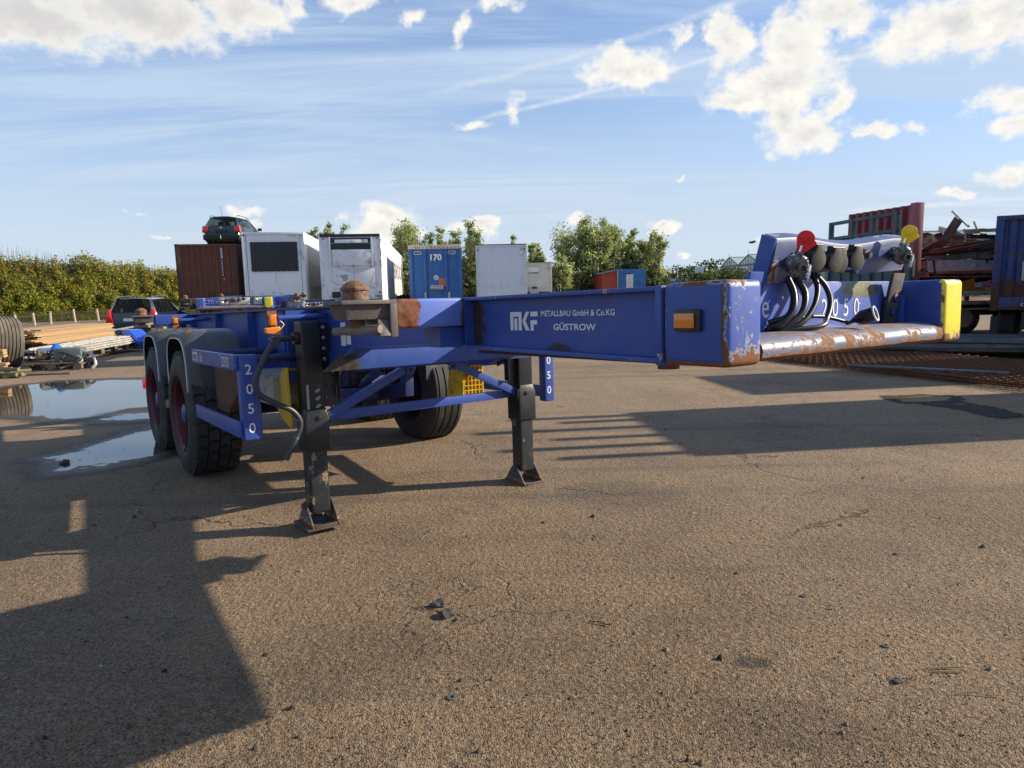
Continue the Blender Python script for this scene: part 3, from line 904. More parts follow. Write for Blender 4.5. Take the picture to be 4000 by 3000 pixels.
    lp([(.026, 0), (.044, 0), (.044, h - .024), (.026, h - .024)]); lp([(.052, 0), (.072, 0), (.072, h - .0172), (.052, h - .0172)])
    lp([(.076, .034), (.097, .0), (.120, 0), (.096, .036), (.120, h), (.099, h)])
    lp([(.126, h), (.126, h - .017), (.170, h - .017), (.170, h)]); lp([(.126, .022), (.126, .038), (.166, .038), (.166, .022)]); lp([(.126, 0), (.126, .0218), (.145, .0218), (.145, 0)])
    w.build('monogram', letw, root)
    # ---- twist lock bolsters
    def bolster(u, front):
        for s in (-1, 1):
            w = MB()
            if front:
                w.box(u - .085, u + .085, s * .658, s * 1.005, -.115, .0)
            else:
                w.box(u - .075, u + .075, s * .658, s * 1.02, -.112, .0)
            bo = w.build('outrigger_beam', orust if (front and s < 0) else blue, root, bevel=.012, seg=3)
            if front:
                w = MB(); w.box(u - .075, u + .06, s * .658, s * .80, -.20, -.118); w.build('outrigger_web', blue, bo)
                w = MB(); w.box(u - .06, u + .09, s * 1.0, s * 1.03, -.145, -.002); w.build('end_plate', castm, bo, bevel=.003)
            # casting
            w = MB(); c = s * 1.13
            a0, a1 = (s * 1.03, s * 1.225)
            ya, yb = min(a0, a1), max(a0, a1)
            P = []
            for z, ins in ((-.002, 0), (-.018, .0), (-.0185, .018), (-.075, .030)):
                P += [(u - .095 + ins, ya + (0 if s < 0 else 0), z), (u + .095 - ins, ya, z), (u + .095 - ins, yb, z), (u - .095 + ins, yb, z)]
            # taper only the outer side
            P2 = []
            for i, p in enumerate(P):
                lvl = i // 4; ins = (0, 0, .018, .030)[lvl]
                y = p[1]
                if abs(y) > 1.1: y = y - math.copysign(ins, y)
                P2.append((p[0], y, p[2]))
            fs = [(3, 2, 1, 0), (12, 13, 14, 15)]
            for l in range(3):
                for k in range(4):
                    fs.append((l * 4 + k, l * 4 + (k + 1) % 4, l * 4 + 4 + (k + 1) % 4, l * 4 + 4 + k))
            w.poly(P2, fs)
            # rear/inner web that carries it
            w.prism([(u - .06, -.0762), (u + .07, -.0762), (u + .09, -.14), (u + .03, -.13)], 1, s * 1.032, s * 1.075) if front else None
            co = w.build('twistlock_casting', castm, root, bevel=.005)
            T = Matrix.Translation((u, c, 0))
            w = MB()
            w.lathe([(.050, -.004), (.051, .004), (.049, .034)], 20, T)
            w.lathe([(.056, .0342), (.057, .044), (.038, .062), (.018, .073), (.001, .075)], 8, T @ Matrix.Rotation(.4, 4, 'Z'))
            w.build('twistlock_cone', rustm, co, smooth=False, bevel=.002)
            w = MB(); w.lathe([(.030, -.105), (.030, -.076)], 14, T)
            for k in range(4): w.lathe([(.0335, -.100 + k * .006), (.0335, -.097 + k * .006)], 14, T)
            w.build('threaded_shaft', rustm, co)
            w = MB()
            pth = [(u - .085, c - s * -.06, -.119), (u - .05, c + s * .03, -.117), (u, c, -.113), (u + .06, c - s * .03, -.112), (u + .10, c - s * .05, -.112)]
            w.tube(pth, [.015, .018, .021, .017, .016], 10); w.build('locking_lever', simple('worn_lever_steel', (.20, .17, .14), .55, dirt=.4), co, smooth=True)
    bolster(TU, True); bolster(TR, False)
    # ---- cross members
    for u, z0, z1 in ((TU, -.19, -.03), (-.9, -.40, -.10), (-1.9, -.40, -.12), (-3.1, -.36, -.10), (-4.18, -.22, -.02)):
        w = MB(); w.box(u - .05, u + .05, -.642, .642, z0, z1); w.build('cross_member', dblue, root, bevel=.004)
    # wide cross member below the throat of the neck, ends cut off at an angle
    w = MB()
    w.prism([(-.70, -.268), (.70, -.268), (.50, -.372), (-.82, -.372)], 0, .30, .312)
    w.build('throat_plate', paint('throat_plate_paint', BLUE, rust=.12, chips=.06, grime=[(.3, -.72, -.33, 1, .14, .09, (.045, .035, .03), .35)]), root, bevel=.002)
    w = MB(); w.box(.16, .298, -.64, .64, -.384, -.374); w.box(.16, .17, -.64, .64, -.372, -.26); w.build('throat_beam', dblue, root)
    # slanted near corner gusset
    for s in (-1, 1):
        w = MB(); w.prism([(-.12, -.47), (.06, -.40), (.06, -.27), (-.12, -.27)], 1, s * .658, s * .668); w.build('gusset', blue, root)
        w = MB(); w.box(-.16, -.148, s * .66, s * .86, -.46, -.02); w.build('leg_bracket', blue, root)
    # ---- landing legs
    for s in (-1, 1):
        c = s * .785
        L = MB()
        L.box(-.058, .060, c - .062, c + .062, -.72, -.085)
        L.build('leg_housing', blackm, root, bevel=.012, seg=3)
        L = MB()
        # lower sleeve: wider, with shoulder
        sec = [(-.60, .062), (-.655, .076), (-.86, .076)]
        P = []
        for z, r in sec:
            P += [(-r, c - r * .98, z), (r, c - r * .98, z), (r, c + r * .98, z), (-r, c + r * .98, z)]
        fs = [(3, 2, 1, 0), (8, 9, 10, 11)] + [(l * 4 + k, l * 4 + (k + 1) % 4, l * 4 + 4 + (k + 1) % 4, l * 4 + 4 + k) for l in range(2) for k in range(4)]
        L.poly(P, fs); sl = L.build('leg_sleeve', blackm, root, bevel=.010, seg=3)
        L = MB(); L.box(-.0775, -.070, c - .05, c + .02, -.88, -.73); L.build('sleeve_tab', blackm, sl, bevel=.004)
        L = MB(); L.box(-.058, .058, c - .058, c + .058, -1.245, -.80); L.build('inner_leg', legm, root, bevel=.014, seg=4)
        # foot: saddle
        F = MB()
        zg = ZG + (.0 if s < 0 else -.02)
        fz = zg + .006
        F.box(-.135, .135, c - .118, c + .118, fz, fz + .010)
        fo = F.build('foot_plate', footm, root, bevel=.004)
        for k in (-1, 1):
            F = MB(); y = c + k * .080
            F.prism([(-.132, fz + .011), (.132, fz + .011), (.118, fz + .026), (.030, fz + .135), (.0, fz + .155), (-.030, fz + .135), (-.118, fz + .026)], 1, y - .005, y + .005)
            F.build('foot_cheek', footm, fo, bevel=.003)
            F = MB(); F.tube([(0, y - k * .0, fz + .125), (0, y + k * .020, fz + .125)], .019, 14); F.build('pivot', footm, fo, smooth=True)
        for xr in (.122, -.132):
            F = MB(); F.box(xr, xr + .010, c - .066, c + .066, fz + .011, fz + .030); F.build('foot_rim', footm, fo, bevel=.003)
        # mounting plate with bolt holes on the inside/front
        ys = c - s * .105
        pl = MB()
        x0 = .02
        ya, yb = sorted((c - s * .064, c - s * .150))
        n = 14
        for k in range(n):
            z1 = -.10 - k * .0357; z2 = z1 - .0357
            zc = (z1 + z2) / 2
            cxy = [((ya + yb) / 2 - .022 if False else (ya * .72 + yb * .28), zc), (ya * .28 + yb * .72, zc)]
            q = [(ya, z1), ((ya + yb) / 2, z1), (yb, z1), (yb, z2), ((ya + yb) / 2, z2), (ya, z2)]
            for (hy, hz), (l_, r_) in zip(cxy, ((ya, (ya + yb) / 2), ((ya + yb) / 2, yb))):
                has = (k % 2 == 0)
                if not has:
                    pl.poly([(x0, l_, z1), (x0, r_, z1), (x0, r_, z2), (x0, l_, z2)], [(0, 1, 2, 3)]); continue
                r = .0072; oc = [(x0, hy + r * math.cos(a), hz + r * math.sin(a)) for a in [PI / 4 + i * PI / 4 for i in range(8)]]
                cor = [(x0, r_, z1), (x0, l_, z1), (x0, l_, z2), (x0, r_, z2)]
                V = oc + cor
                pl.poly(V, [(0, 8, 9, 2, 1), (2, 9, 10, 4, 3), (4, 10, 11, 6, 5), (6, 11, 8, 0, 7)])
        plo = pl.build('mounting_plate', blackm, root)
        for k in range(4):
            w = MB(); w.lathe([(.012, 0), (.012, .010), (.007, .011), (.007, .022)], 6, Matrix.Translation((x0 + .001, c - s * .085, -.125 - k * .064)) @ Matrix.Rotation(PI / 2, 4, 'Y')); w.build('bolt', alu, plo)
        w = MB(); w.box(x0 - .004, x0 + .05, c - s * .152, c - s * .158, -.56, -.02); w.build('plate_edge', blackm, plo)
        if s < 0:   # pale oval discs: spots of sunlight painted onto the near leg
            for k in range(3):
                w = MB(); w.lathe([(.013, 0), (.013, .0012)], 16, Matrix.Translation((.0602, c + .018, -.50 - k * .046)) @ Matrix.Rotation(PI / 2, 4, 'Y') @ Matrix.Rotation(.5, 4, 'Z') @ Matrix.Diagonal((.72, 1.35, 1, 1))); w.build('sun_spot', simple('pale_sun_spot', (.22, .24, .26), .5), sl)
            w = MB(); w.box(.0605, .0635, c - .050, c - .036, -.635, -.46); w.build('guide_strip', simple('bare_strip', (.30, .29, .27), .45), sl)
    # gearbox shaft + crank, near leg
    w = MB(); w.tube([(.0, -.849, -.185), (.0, -.875, -.185)], .038, 16); w.tube([(.0, -.875, -.185), (.0, -.99, -.185)], [.016, .015], 12); w.tube([(.0, -.955, -.185), (.0, -.985, -.185)], .018, 6)
    gb = w.build('crank_shaft', blackm, root, smooth=True)
    w = MB()
    pth = smooth_path([(.10, -1.006, -.185), (.10, -1.052, -.245), (.10, -1.115, -.36), (.10, -1.136, -.43), (.10, -1.112, -.49), (.10, -1.02, -.552), (.10, -.945, -.592), (.10, -.903, -.645), (.10, -.897, -.70), (.10, -.935, -.78), (.10, -.993, -.880)], 5)
    w.tube(pth, [.0165] * (len(pth) - 12) + [.015] * 12, 12)
    w.box(.078, .122, -1.03, -.985, -.225, -.165)
    w.tube([(.06, -1.005, -.185), (-.02, -1.0, -.185)], .011, 8)
    w.build('crank_handle', paint('worn_handle', (.028, .036, .045), rust=.22, chips=.35, rough=.38, chipcol=(.28, .28, .27)), root, smooth=True)
    # ---- braces between the legs
    w = MB()
    def bar(a, b, hw, hh, nm, m):
        a = Vector(a); b = Vector(b); d = (b - a).normalized(); up = Vector((1, 0, 0)); sd = d.cross(up).normalized()
        q = MB(); P = []
        for p in (a, b):
            for sx, sz in ((-1, -1), (1, -1), (1, 1), (-1, 1)): P.append(p + up * hw * sx + sd * hh * sz)
        q.poly(P, [(3, 2, 1, 0), (4, 5, 6, 7)] + [(k, (k + 1) % 4, 4 + (k + 1) % 4, 4 + k) for k in range(4)])
        return q.build(nm, m, root, bevel=.003)
    w.bm.free()
    bar((-.03, -.69, -.675), (-.03, .69, -.665), .022, .028, 'cross_brace', blue)
    bar((.012, -.70, -.665), (.012, -.13, -.405), .022, .026, 'diagonal_brace', bluew)
    bar((.012, .74, -.665), (.012, .19, -.40), .022, .026, 'diagonal_brace', bluew)
    for y, s in ((-.13, 1), (.19, -1)):
        w = MB(); w.prism([(y - .04, -.38), (y + .05, -.38), (y + .02, -.45), (y - .03, -.45)], 0, .036, .044); w.build('gusset', blue, root, bevel=.002)
        w = MB(); w.lathe([(.014, 0), (.014, .01), (.001, .012)], 6, Matrix.Translation((.045, y, -.425)) @ Matrix.Rotation(PI / 2, 4, 'Y')); w.build('bolt', darkm, root)
    for s in (-1, 1):
        w = MB(); w.prism([(s * .70, -.63), (s * .79, -.625), (s * .80, -.66), (s * .79, -.70), (s * .70, -.70)], 0, .062, .070); w.lathe([(.015, .0), (.015, .014)], 12, Matrix.Translation((.070, s * .775, -.662)) @ Matrix.Rotation(PI / 2, 4, 'Y')); w.build('brace_lug', blackm, root, bevel=.002)
    # long shore bars running back to the frame
    for s in (-1, 1):
        bar((.0, s * .66, -.62), (-.85, s * .55, -.42), .02, .02, 'diagonal_brace', dblue)
    # ---- side guards
    for s in (-1, 1):
        y = -1.205 if s < 0 else 1.075
        w = MB(); w.box(-1.12, .0, y - .012, y + .012, -.352, -.262); rl = w.build('side_rail', bluew if s < 0 else blue, root, bevel=.006)
        w = MB(); w.box(-1.12, .0, y - .012, y + .012, -.735, -.645); w.build('side_rail', blue, root, bevel=.006)
        yy = sorted((s * 1.1915, s * 1.085)) if s < 0 else (1.00, 1.088)
        dc = -1.138 if s < 0 else 1.044
        w = MB(); w.prism([(yy[0], -.262), (yy[1], -.266), (yy[1], -.755), (yy[0], -.755)] if s < 0 else [(yy[0], -.266), (yy[1], -.262), (yy[1], -.755), (yy[0], -.755)], 0, -.06, .014)
        w.build('number_plate_post', blue, root, bevel=.010, seg=3)
        Md = basis((.0150, 0, 0), (0, 1, 0), (0, 0, 1))
        for k, ch in enumerate(number):
            text(ch, .082, Md @ Matrix.Translation((dc - .026, -.375 - k * .112 + (.0 if s < 0 else .015), 0)), letw, root, xs=.98, bold=.004, name='digit')
        for ux, vx in ((-1.05, 1.19), (-.14, 1.085)):
            w = MB(); w.tube([(ux, s * .66, -.30), (ux, s * vx, -.30)], .026, 10); w.build('rail_support', dblue, root, smooth=True)
        w = MB(); w.box(-.12, -.09, s * .70, s * 1.085, -.30, -.285); w.build('rail_angle', dblue, root)
    Mr = basis((0, -1.2185, 0), (1, 0, 0), (0, 0, 1))
    text('CTD', .082, Mr @ Matrix.Translation((-1.09, -.334, 0)), letw, root, xs=1.02, bold=.03)
    text('.de', .082, Mr @ Matrix.Translation((-.885, -.334, 0)), letw, root, xs=.95)
    text(number, .088, Mr @ Matrix.Translation((-.285, -.338, 0)), letw, root, xs=1.05)
    Mr2 = basis((0, 1.2185, 0), (-1, 0, 0), (0, 0, 1))
    text(number, .060, Mr2 @ Matrix.Translation((.15, -.332, 0)), letw, root, xs=1.18)
    if number != '2050':
        Mr3 = basis((0, .6572, 0), (-1, 0, 0), (0, 0, 1))
        text(number, .10, Mr3 @ Matrix.Translation((-2.62, -.16, 0)), letw, root, xs=1.2)
    # ---- lamp bars
    for u, v1 in ((.0, .955), (-3.1, .925)):
        for s in (-1, 1):
            w = MB(); w.tube([(u, s * .66, -.058), (u, s * v1, -.063)], .0165, 14); w.build('lamp_bar', blue, root, smooth=True)
            w = MB(); w.box(u - .022, u - .014, s * v1, s * (v1 + .055), -.155, -.02); w.build('lamp_bracket', rustm, root)
            w = MB(); w.box(u - .013, u + .022, s * (v1 + .012), s * (v1 + .052), -.105 if u > -1 else -.092, -.042 if u > -1 else -.04); w.build('side_lamp', orange, root, bevel=.008, seg=3)
            if u > -1:
                w = MB(); w.prism([(s * (v1 - .005), -.112), (s * (v1 + .078), -.118), (s * (v1 + .078), -.150), (s * (v1 - .005), -.162)], 0, u - .013, u + .025); w.build('side_lamp', orange, root, bevel=.006, seg=3)
                w = MB(); w.tube(smooth_path([(u, s * v1, -.07), (u + .01, s * (v1 - .03), -.10), (u, s * (v1 - .01), -.13)], 6), .003, 6); w.build('cable', white, root)
    # ---- axles and wheels
    for a in AX:
        zc = -.80
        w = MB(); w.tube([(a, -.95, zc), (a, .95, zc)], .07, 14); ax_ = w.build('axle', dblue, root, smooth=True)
        for s in (-1, 1):
            make_wheel(a, s * 1.19, zc, s, root, s < 0, spin=a * 1.7 + s)
            w = MB(); w.lathe([(.15, -.10), (.16, .0), (.15, .10)], 20, Matrix.Translation((a - .28, s * .55, -.62))); w.build('air_bag', plastb, root, smooth=True)
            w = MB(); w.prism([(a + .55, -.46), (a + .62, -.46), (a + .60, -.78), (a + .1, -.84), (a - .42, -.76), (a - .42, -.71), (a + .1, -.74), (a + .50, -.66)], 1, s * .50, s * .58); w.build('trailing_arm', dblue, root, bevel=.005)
            w = MB(); w.tube([(a + .10, s * .38, -.70), (a + .30, s * .38, -.62)], .075, 14); w.build('brake_chamber', dblue, root, smooth=True)
            fender(a, s, root)
            for du in (-.15, .22):
                w = MB(); w.box(a + du - .012, a + du + .012, s * 1.10, s * 1.14, -.185, -.128); w.box(a + du + .32, a + du + .345, s * .95, s * 1.15, -.335, -.30)
                w.build('mudguard_bracket', rustm, root)
    # rear bumper bar + lights
    w = MB(); w.box(-4.30, -4.22, -1.02, 1.02, -.84, -.74); w.build('rear_bumper', darkm, root, bevel=.006)
    for s in (-1, 1):
        w = MB(); w.box(-4.26, -4.20, s * .60, s * .66, -.68, -.23); w.build('bumper_hanger', dblue, root)
        w = MB(); w.box(-4.34, -4.301, s * .75, s * 1.12, -.79, -.69); w.build('tail_light', redl, root, bevel=.006)
    # boxes behind the near rail
    w = MB(); w.prism([(-1.38, -.30), (-.50, -.30), (-.50, -.42), (-1.05, -.72), (-1.38, -.72)], 1, -1.02, -.98); w.build('splash_panel', rustplate, root, bevel=.003)
    w = MB(); w.box(-.95, -.20, -.95, -.62, -.60, -.42); w.build('air_tank_box', ceml, root, bevel=.01)
    w = MB(); w.tube([(-.85, -.42, -.38), (-.85, .42, -.38)], .10, 18); w.build('air_tank', darkm, root, smooth=True)
    # documents on the neck frame side
    for (a, z1, z2, xs_) in ((.20, -.10, -.235, .075), (.285, -.175, -.225, .06)):
        w = MB(); w.box(a, a + xs_, -.6585, -.6578, z2, z1); w.build('document', paper, root)
    return root


ch = make_chassis('2050')
ch['label'] = 'blue skeletal container trailer numbered 2050 standing on its landing legs in the foreground'
bpy.context.view_layer.update()


def place_on(root, M):
    root.matrix_world = M


M_MAIN = frame_matrix(MX, MY, Z0, YAW, TILT, RL)
place_on(ch, M_MAIN)

# second chassis, numbered 2071, nose towards the camera
ch2 = copy_tree(ch)
ch2['label'] = 'blue container trailer numbered 2071 parked nose-on before the brown container'
Mt_ = basis((2.7535, 0, 0), (0, 1, 0), (0, 0, 1))
def renumber(root, num):
    dl = [c for c in KIDS() if c.parent == root and c.name.split('.')[0] == 'digit']
    for c in dl: bpy.data.objects.remove(c)
    lets = [c for c in KIDS() if c.parent == root and c.name.split('.')[0] == 'lettering' and len(c.data.vertices) and c.data.get('num')]
    for c in lets: bpy.data.objects.remove(c)
    if not num: return
    text(num, .083, Mt_ @ Matrix.Translation((.035, -.118, 0)), letw, root, xs=.78, spacing=1.42)
    Mr3 = basis((0, .6572, 0), (-1, 0, 0), (0, 0, 1))
    text(num, .125, Mr3 @ Matrix.Translation((-2.62, -.155, 0)), letw, root, xs=1.25)
    for s in (-1, 1):
        Md = basis((.0150, 0, 0), (0, 1, 0), (0, 0, 1))
        for k, c_ in enumerate(num):
            text(c_, .082, Md @ Matrix.Translation((s * 1.138 - .026, -.375 - k * .112, 0)), letw, root, xs=.98, name='digit')
def lower_head(root):
    """this type carries its sockets on pale plates low on the nose wall"""
    kids = [c for c in KIDS() if c.parent == root]
    for c in kids:
        b = c.name.split('.')[0]
        if b in ('coupling_board', 'board_bracket', 'hose', 'plug', 'tow_bracket') or (b == 'cable'):
            for k in [k for k in KIDS() if k.parent == c]: bpy.data.objects.remove(k)
            bpy.data.objects.remove(c)
        elif b in ('socket', 'air_coupling') or (b == 'bolt' and c.data.vertices[0].co.x > 2.7):
            c.location.z -= .12
            for k in [k for k in KIDS() if k.parent == c and k.name.startswith('coupling_cap')]: bpy.data.objects.remove(k)
    for (ya, yb) in ((-.30, -.13), (-.11, .27), (.34, .50)):
        w = MB(); w.box(2.755, 2.77, ya, yb, -.135, .005); w.build('socket_plate', simple('ivory_plate', (.62, .60, .52), .5), root, bevel=.003)


lower_head(ch2)
renumber(ch2, '2071')
zt2 = 1.24
a2 = math.atan2(-1, .27)
nose2 = at(915, 1165, 13.65)
place_on(ch2, frame_matrix(nose2.x - 2.92 * math.cos(a2), nose2.y - 2.92 * math.sin(a2), zt2 + .03, a2, .004, 0))
ch3 = copy_tree(ch)
ch3['label'] = 'third blue container trailer, farther back between the first and the dented white box trailer'
lower_head(ch3)
renumber(ch3, '')
n3 = at(1232, 1182, 19.5)
place_on(ch3, frame_matrix(n3.x - 2.92 * math.cos(a2), n3.y - 2.92 * math.sin(a2), 1.02, a2, .004, 0))
# wheel chocks hanging in their holders
def chock(u, v, z, near, lab):
    t = thing('wheel_chock', lab, 'wheel chock', M=M_MAIN @ Matrix.Translation((u, v, z)))
    w = MB()
    if near:
        w.prism([(0, .35), (.055, .36), (.08, -.0), (-.06, .04), (-.24, .16), (-.09, .27)], 1, -.05, -.03)
        w.prism([(0, .35), (.055, .36), (.08, -.0), (-.06, .04), (-.24, .16), (-.09, .27)], 1, .05, .07)
        w.prism([(-.24, .16), (-.22, .165), (-.02, .345), (0, .35)], 1, -.03, .05)
        w.prism([(-.24, .16), (-.06, .04), (-.055, .06), (-.22, .17)], 1, -.03, .05)
        w.build('chock_body', chocky, t, bevel=.003)
    else:
        w.prism([(-.09, .34), (.09, .34), (.16, .05), (-.09, .0)], 1, -.004, .004)
        w.prism([(-.09, .34), (.09, .34), (.16, .05), (-.09, .0)], 1, .18, .19)
        w.build('chock_side', chocky, t)
        w = MB()
        for k in range(9):
            w.box(-.092, -.072, .0, .18, .01 + k * .038, .016 + k * .038)
        for k in range(6):
            w.box(-.092, -.072, .0 + k * .034, .006 + k * .034, .01, .33)
        w.box(-.07, -.066, 0, .18, .0, .34)
        w.build('waffle_grid', chocky, t)
    return t


chock(-.13, -.86, -.72, True, 'yellow wheel chock hanging beside the near landing leg behind the crank handle')
c_ = chock(-.62, .82, -.72, False, 'yellow wheel chock with waffle face hanging in front of the far wheel')
c_.matrix_world = M_MAIN @ Matrix.Translation((-.62, .80, -.77)) @ Matrix.Rotation(math.radians(180), 4, 'Z')
# ================================================================ things round the yard
whitep = simple('white_trailer_panel', (.80, .83, .86), .35, var=.05, scale=1.2, dirt=.12, dirtcol=(.42, .40, .36))
whited = simple('dirty_white_panel', (.78, .80, .82), .4, var=.06, scale=1.5, dirt=.34, dirtcol=(.33, .30, .27))
creamp = simple('cream_panel', (.60, .58, .50), .45, var=.1, scale=1.5, dirt=.3, dirtcol=(.42, .38, .30))
greysh = simple('grey_side_print', (.36, .36, .35), .4, var=.06, scale=1, dirt=.1)
darkp = simple('black_panel', (.018, .02, .026), .45)
seam = simple('panel_seam', (.16, .17, .18), .6)
navy = simple('navy_lettering', (.03, .035, .09), .5)
midblue = simple('mid_blue_panel', (.018, .105, .34), .4, var=.12, scale=1.5, dirt=.15, dirtcol=(.05, .12, .26))
beige = simple('beige_top_rail', (.52, .47, .37), .5, dirt=.2)
steel = simple('galvanised', (.42, .43, .44), .45, metal=.5)
brown = paint('brown_container_paint', (.155, .052, .028), rust=.16, bottom=.18, streak=.25, rough=.6, dirt=.35, rustcol=(.06, .03, .02))
brownd = simple('brown_corner_post', (.085, .036, .028), .6, dirt=.3)
redp = paint('maroon_container_paint', (.20, .030, .042), rust=.14, streak=.3, rough=.55, dirt=.3, rustcol=(.07, .03, .02))
greenf = paint('dark_teal_steel', (.035, .075, .085), rust=.12, streak=.3, rough=.5, dirt=.25)
cblue = paint('old_blue_body', (.018, .05, .19), rust=.26, edge=.1, bottom=.25, streak=.4, rough=.55, dirt=.5, rustcol=(.10, .045, .025))
wood = mat('sawn_planks', lambda g: out(g, g.n('ShaderNodeBsdfPrincipled', {'Base Color': g.mix(g.noise(g.n('ShaderNodeMapping', {'Vector': obco(g), 'Scale': (.8, 14, 14)}).outputs[0], 4, 6, .65), g.mix(g.n('ShaderNodeObjectInfo').outputs['Random'], (.36, .22, .10, 1), (.20, .13, .075, 1)), g.mix(g.n('ShaderNodeObjectInfo').outputs['Random'], (.52, .35, .17, 1), (.38, .25, .13, 1))), 'Roughness': .75}).outputs[0]))
woodd = simple('weathered_pallet', (.14, .105, .07), .8, var=.3, dirt=.3)
alup = simple('aluminium_profile', (.50, .49, .45), .42, metal=.35, var=.2, dirt=.3, dirtcol=(.2, .18, .15))
greyp = simple('grey_sheet_steel', (.12, .14, .165), .42, metal=.3, var=.25, dirt=.3)
rusty = paint('rusty_scrap', (.12, .06, .035), rust=.8, rough=.8, rustcol=(.16, .065, .03))
winm = mat('car_glass', lambda g: out(g, g.n('ShaderNodeMixShader', {0: .42, 1: g.n('ShaderNodeBsdfTransparent', {0: (.55, .62, .60, 1)}).outputs[0], 2: g.n('ShaderNodeBsdfPrincipled', {'Base Color': (.01, .013, .014, 1), 'Roughness': .04, 'IOR': 1.5}).outputs[0]}).outputs[0]))


def box_part(name, m, parent, x0, x1, y0, y1, z0, z1, bevel=0.0, label=None):
    w = MB(); w.box(x0, x1, y0, y1, z0, z1); return w.build(name, m, parent, bevel=bevel, label=label)


def simple_wheel(parent, x, y, z, R, w, axis='X', m_r=None, n=20):
    rot = Matrix.Rotation(PI / 2, 4, 'Y') if axis == 'X' else Matrix.Rotation(PI / 2, 4, 'X')
    M = Matrix.Translation((x, y, z)) @ rot
    t = MB(); t.lathe([(R * .58, -w / 2), (R * .9, -w / 2), (R, -w * .35), (R, w * .35), (R * .9, w / 2), (R * .58, w / 2)], n, M, closed=True)
    o = t.build('wheel', rubber, parent, smooth=True)
    r = MB(); r.lathe([(R * .58, -w * .4), (R * .5, -w * .2), (R * .15, -w * .25), (.01, -w * .3)], n, M); r.lathe([(R * .58, w * .4), (R * .5, w * .2), (R * .15, w * .25), (.01, w * .3)], n, M)
    r.build('rim', m_r or steel, o, smooth=True)
    return o


def van_trailer(name, label, px0, px1, py_top, dist, yawdeg, L=13.4, zb=1.12, skin=whitep, side=None, group='semi-trailers standing in a row behind the chassis'):
    """box body; local x along the front face (left to right), y away from the camera, z up"""
    p0 = at(px0, py_top, dist); p1 = at(px1, py_top, dist)
    Wd = p1.x - p0.x; zt = p0.z * .5 + p1.z * .5
    g = gz(dist)
    t = thing(name, label, 'semi-trailer', (p0.x, dist, g), math.radians(yawdeg), group)
    zt -= g
    b = MB(); b.box(0, Wd, .03, L, zb, zt - .02); b.build('body', skin, t)
    if side is not None:
        b = MB(); b.box(Wd + .001, Wd + .006, .9, L - .3, zb + .1, zt - .45); b.build('side_print', side, t)
    for x in (0, Wd):
        b = MB(); b.box(x - .03, x + .05 if x == 0 else x + .012, -.01, .06, zb, zt); b.build('corner_post', skin, t, bevel=.01)
    b = MB(); b.box(-.03, Wd + .012, -.008, L, zt - .1, zt); b.build('top_rail', skin, t, bevel=.01)
    b = MB(); b.box(0.4, Wd - .4, .5, L, zb - .22, zb - .01); b.build('frame', darkm, t)
    for k in range(3 if L > 8 else 2):
        for x in (.18, Wd - .18):
            simple_wheel(t, x, L - 1.2 - k * 1.31, .52, .52, .38, 'X')
    for x in (.45, Wd - .45):
        b = MB(); b.box(x - .05, x + .05, 2.4, 2.5, .1, zb - .2); b.box(x - .12, x + .12, 2.33, 2.57, 0, .1); b.build('landing_leg', darkm, t)
    b = MB(); b.box(-.02, Wd + .02, L - .12, L, .5, .62); b.build('rear_bumper', darkm, t)
    return t, Wd, zt, zb


# --- brown container + green estate car on top
c0 = at(680, 953, 29.1); c1 = at(908, 949, 29.1)
Wd = c1.x - c0.x; CZ = .5 * (c0.z + c1.z); cz0 = at(795, 1180, 29.1).z
t = thing('shipping_container', 'brown corrugated shipping container under the green estate car, left end of the trailer row', 'container', (c0.x, 29.1, cz0), math.radians(10))
hh = CZ - cz0
def corrug(nper, length, depth, y, z0, z1, plane='y'):
    pts = []
    p = length / nper
    for k in range(nper):
        x = k * p
        pts += [(x, 0), (x + p * .30, 0), (x + p * .45, depth), (x + p * .85, depth)]
    pts.append((length, 0))
    return pts
w = MB()
pts = corrug(9, Wd - .30, .045, 0, 0, 0)
V = [(.15 + a, .02 + b_, .14) for a, b_ in pts] + [(.15 + a, .02 + b_, hh - .10) for a, b_ in pts]
n = len(pts); w.poly(V, [(k, k + 1, n + k + 1, n + k) for k in range(n - 1)]); w.build('end_panel', brown, t)
w = MB()
pts = corrug(22, 5.75, .036, 0, 0, 0)
for xs_, sg in ((Wd - .02, -1), (.02, 1)):
    V = [(xs_ + sg * b_, .15 + a, .14) for a, b_ in pts] + [(xs_ + sg * b_, .15 + a, hh - .08) for a, b_ in pts]
    w.poly(V, [(k, k + 1, n2 + k + 1, n2 + k) for n2 in [len(pts)] for k in range(n2 - 1)])
w.build('side_panel', brown, t)
for x in (0, Wd - .15):
    box_part('corner_post', brownd, t, x, x + .15, 0, .15, .12, hh - .12, .01)
    for z in (0, hh - .12):
        box_part('corner_casting', brownd, t, x - .004, x + .166, -.006, .17, z, z + .118, .012)
        w = MB(); w.lathe([(.04, 0), (.04, .004)], 12, Matrix.Translation((x + .08, -.007, z + .06)) @ Matrix.Rotation(PI / 2, 4, 'X')); w.build('casting_hole', darkp, t)
box_part('bottom_rail', brownd, t, .15, Wd - .15, .0, .12, 0, .14)
box_part('top_rail', brown, t, .15, Wd - .15, .0, .1, hh - .10, hh - .01)
box_part('side_top_rail', brown, t, Wd - .06, Wd, .16, 5.9, hh - .08, hh); box_part('side_bottom_rail', brownd, t, Wd - .06, Wd, .16, 5.9, 0, .14)
box_part('roof', brown, t, .02, Wd - .06, .1, 5.9, hh - .06, hh - .03); box_part('floor', brownd, t, .02, Wd - .06, .1, 5.9, .02, .1)
box_part('rear_end', brownd, t, 0, Wd, 5.9, 6.0, 0, hh)
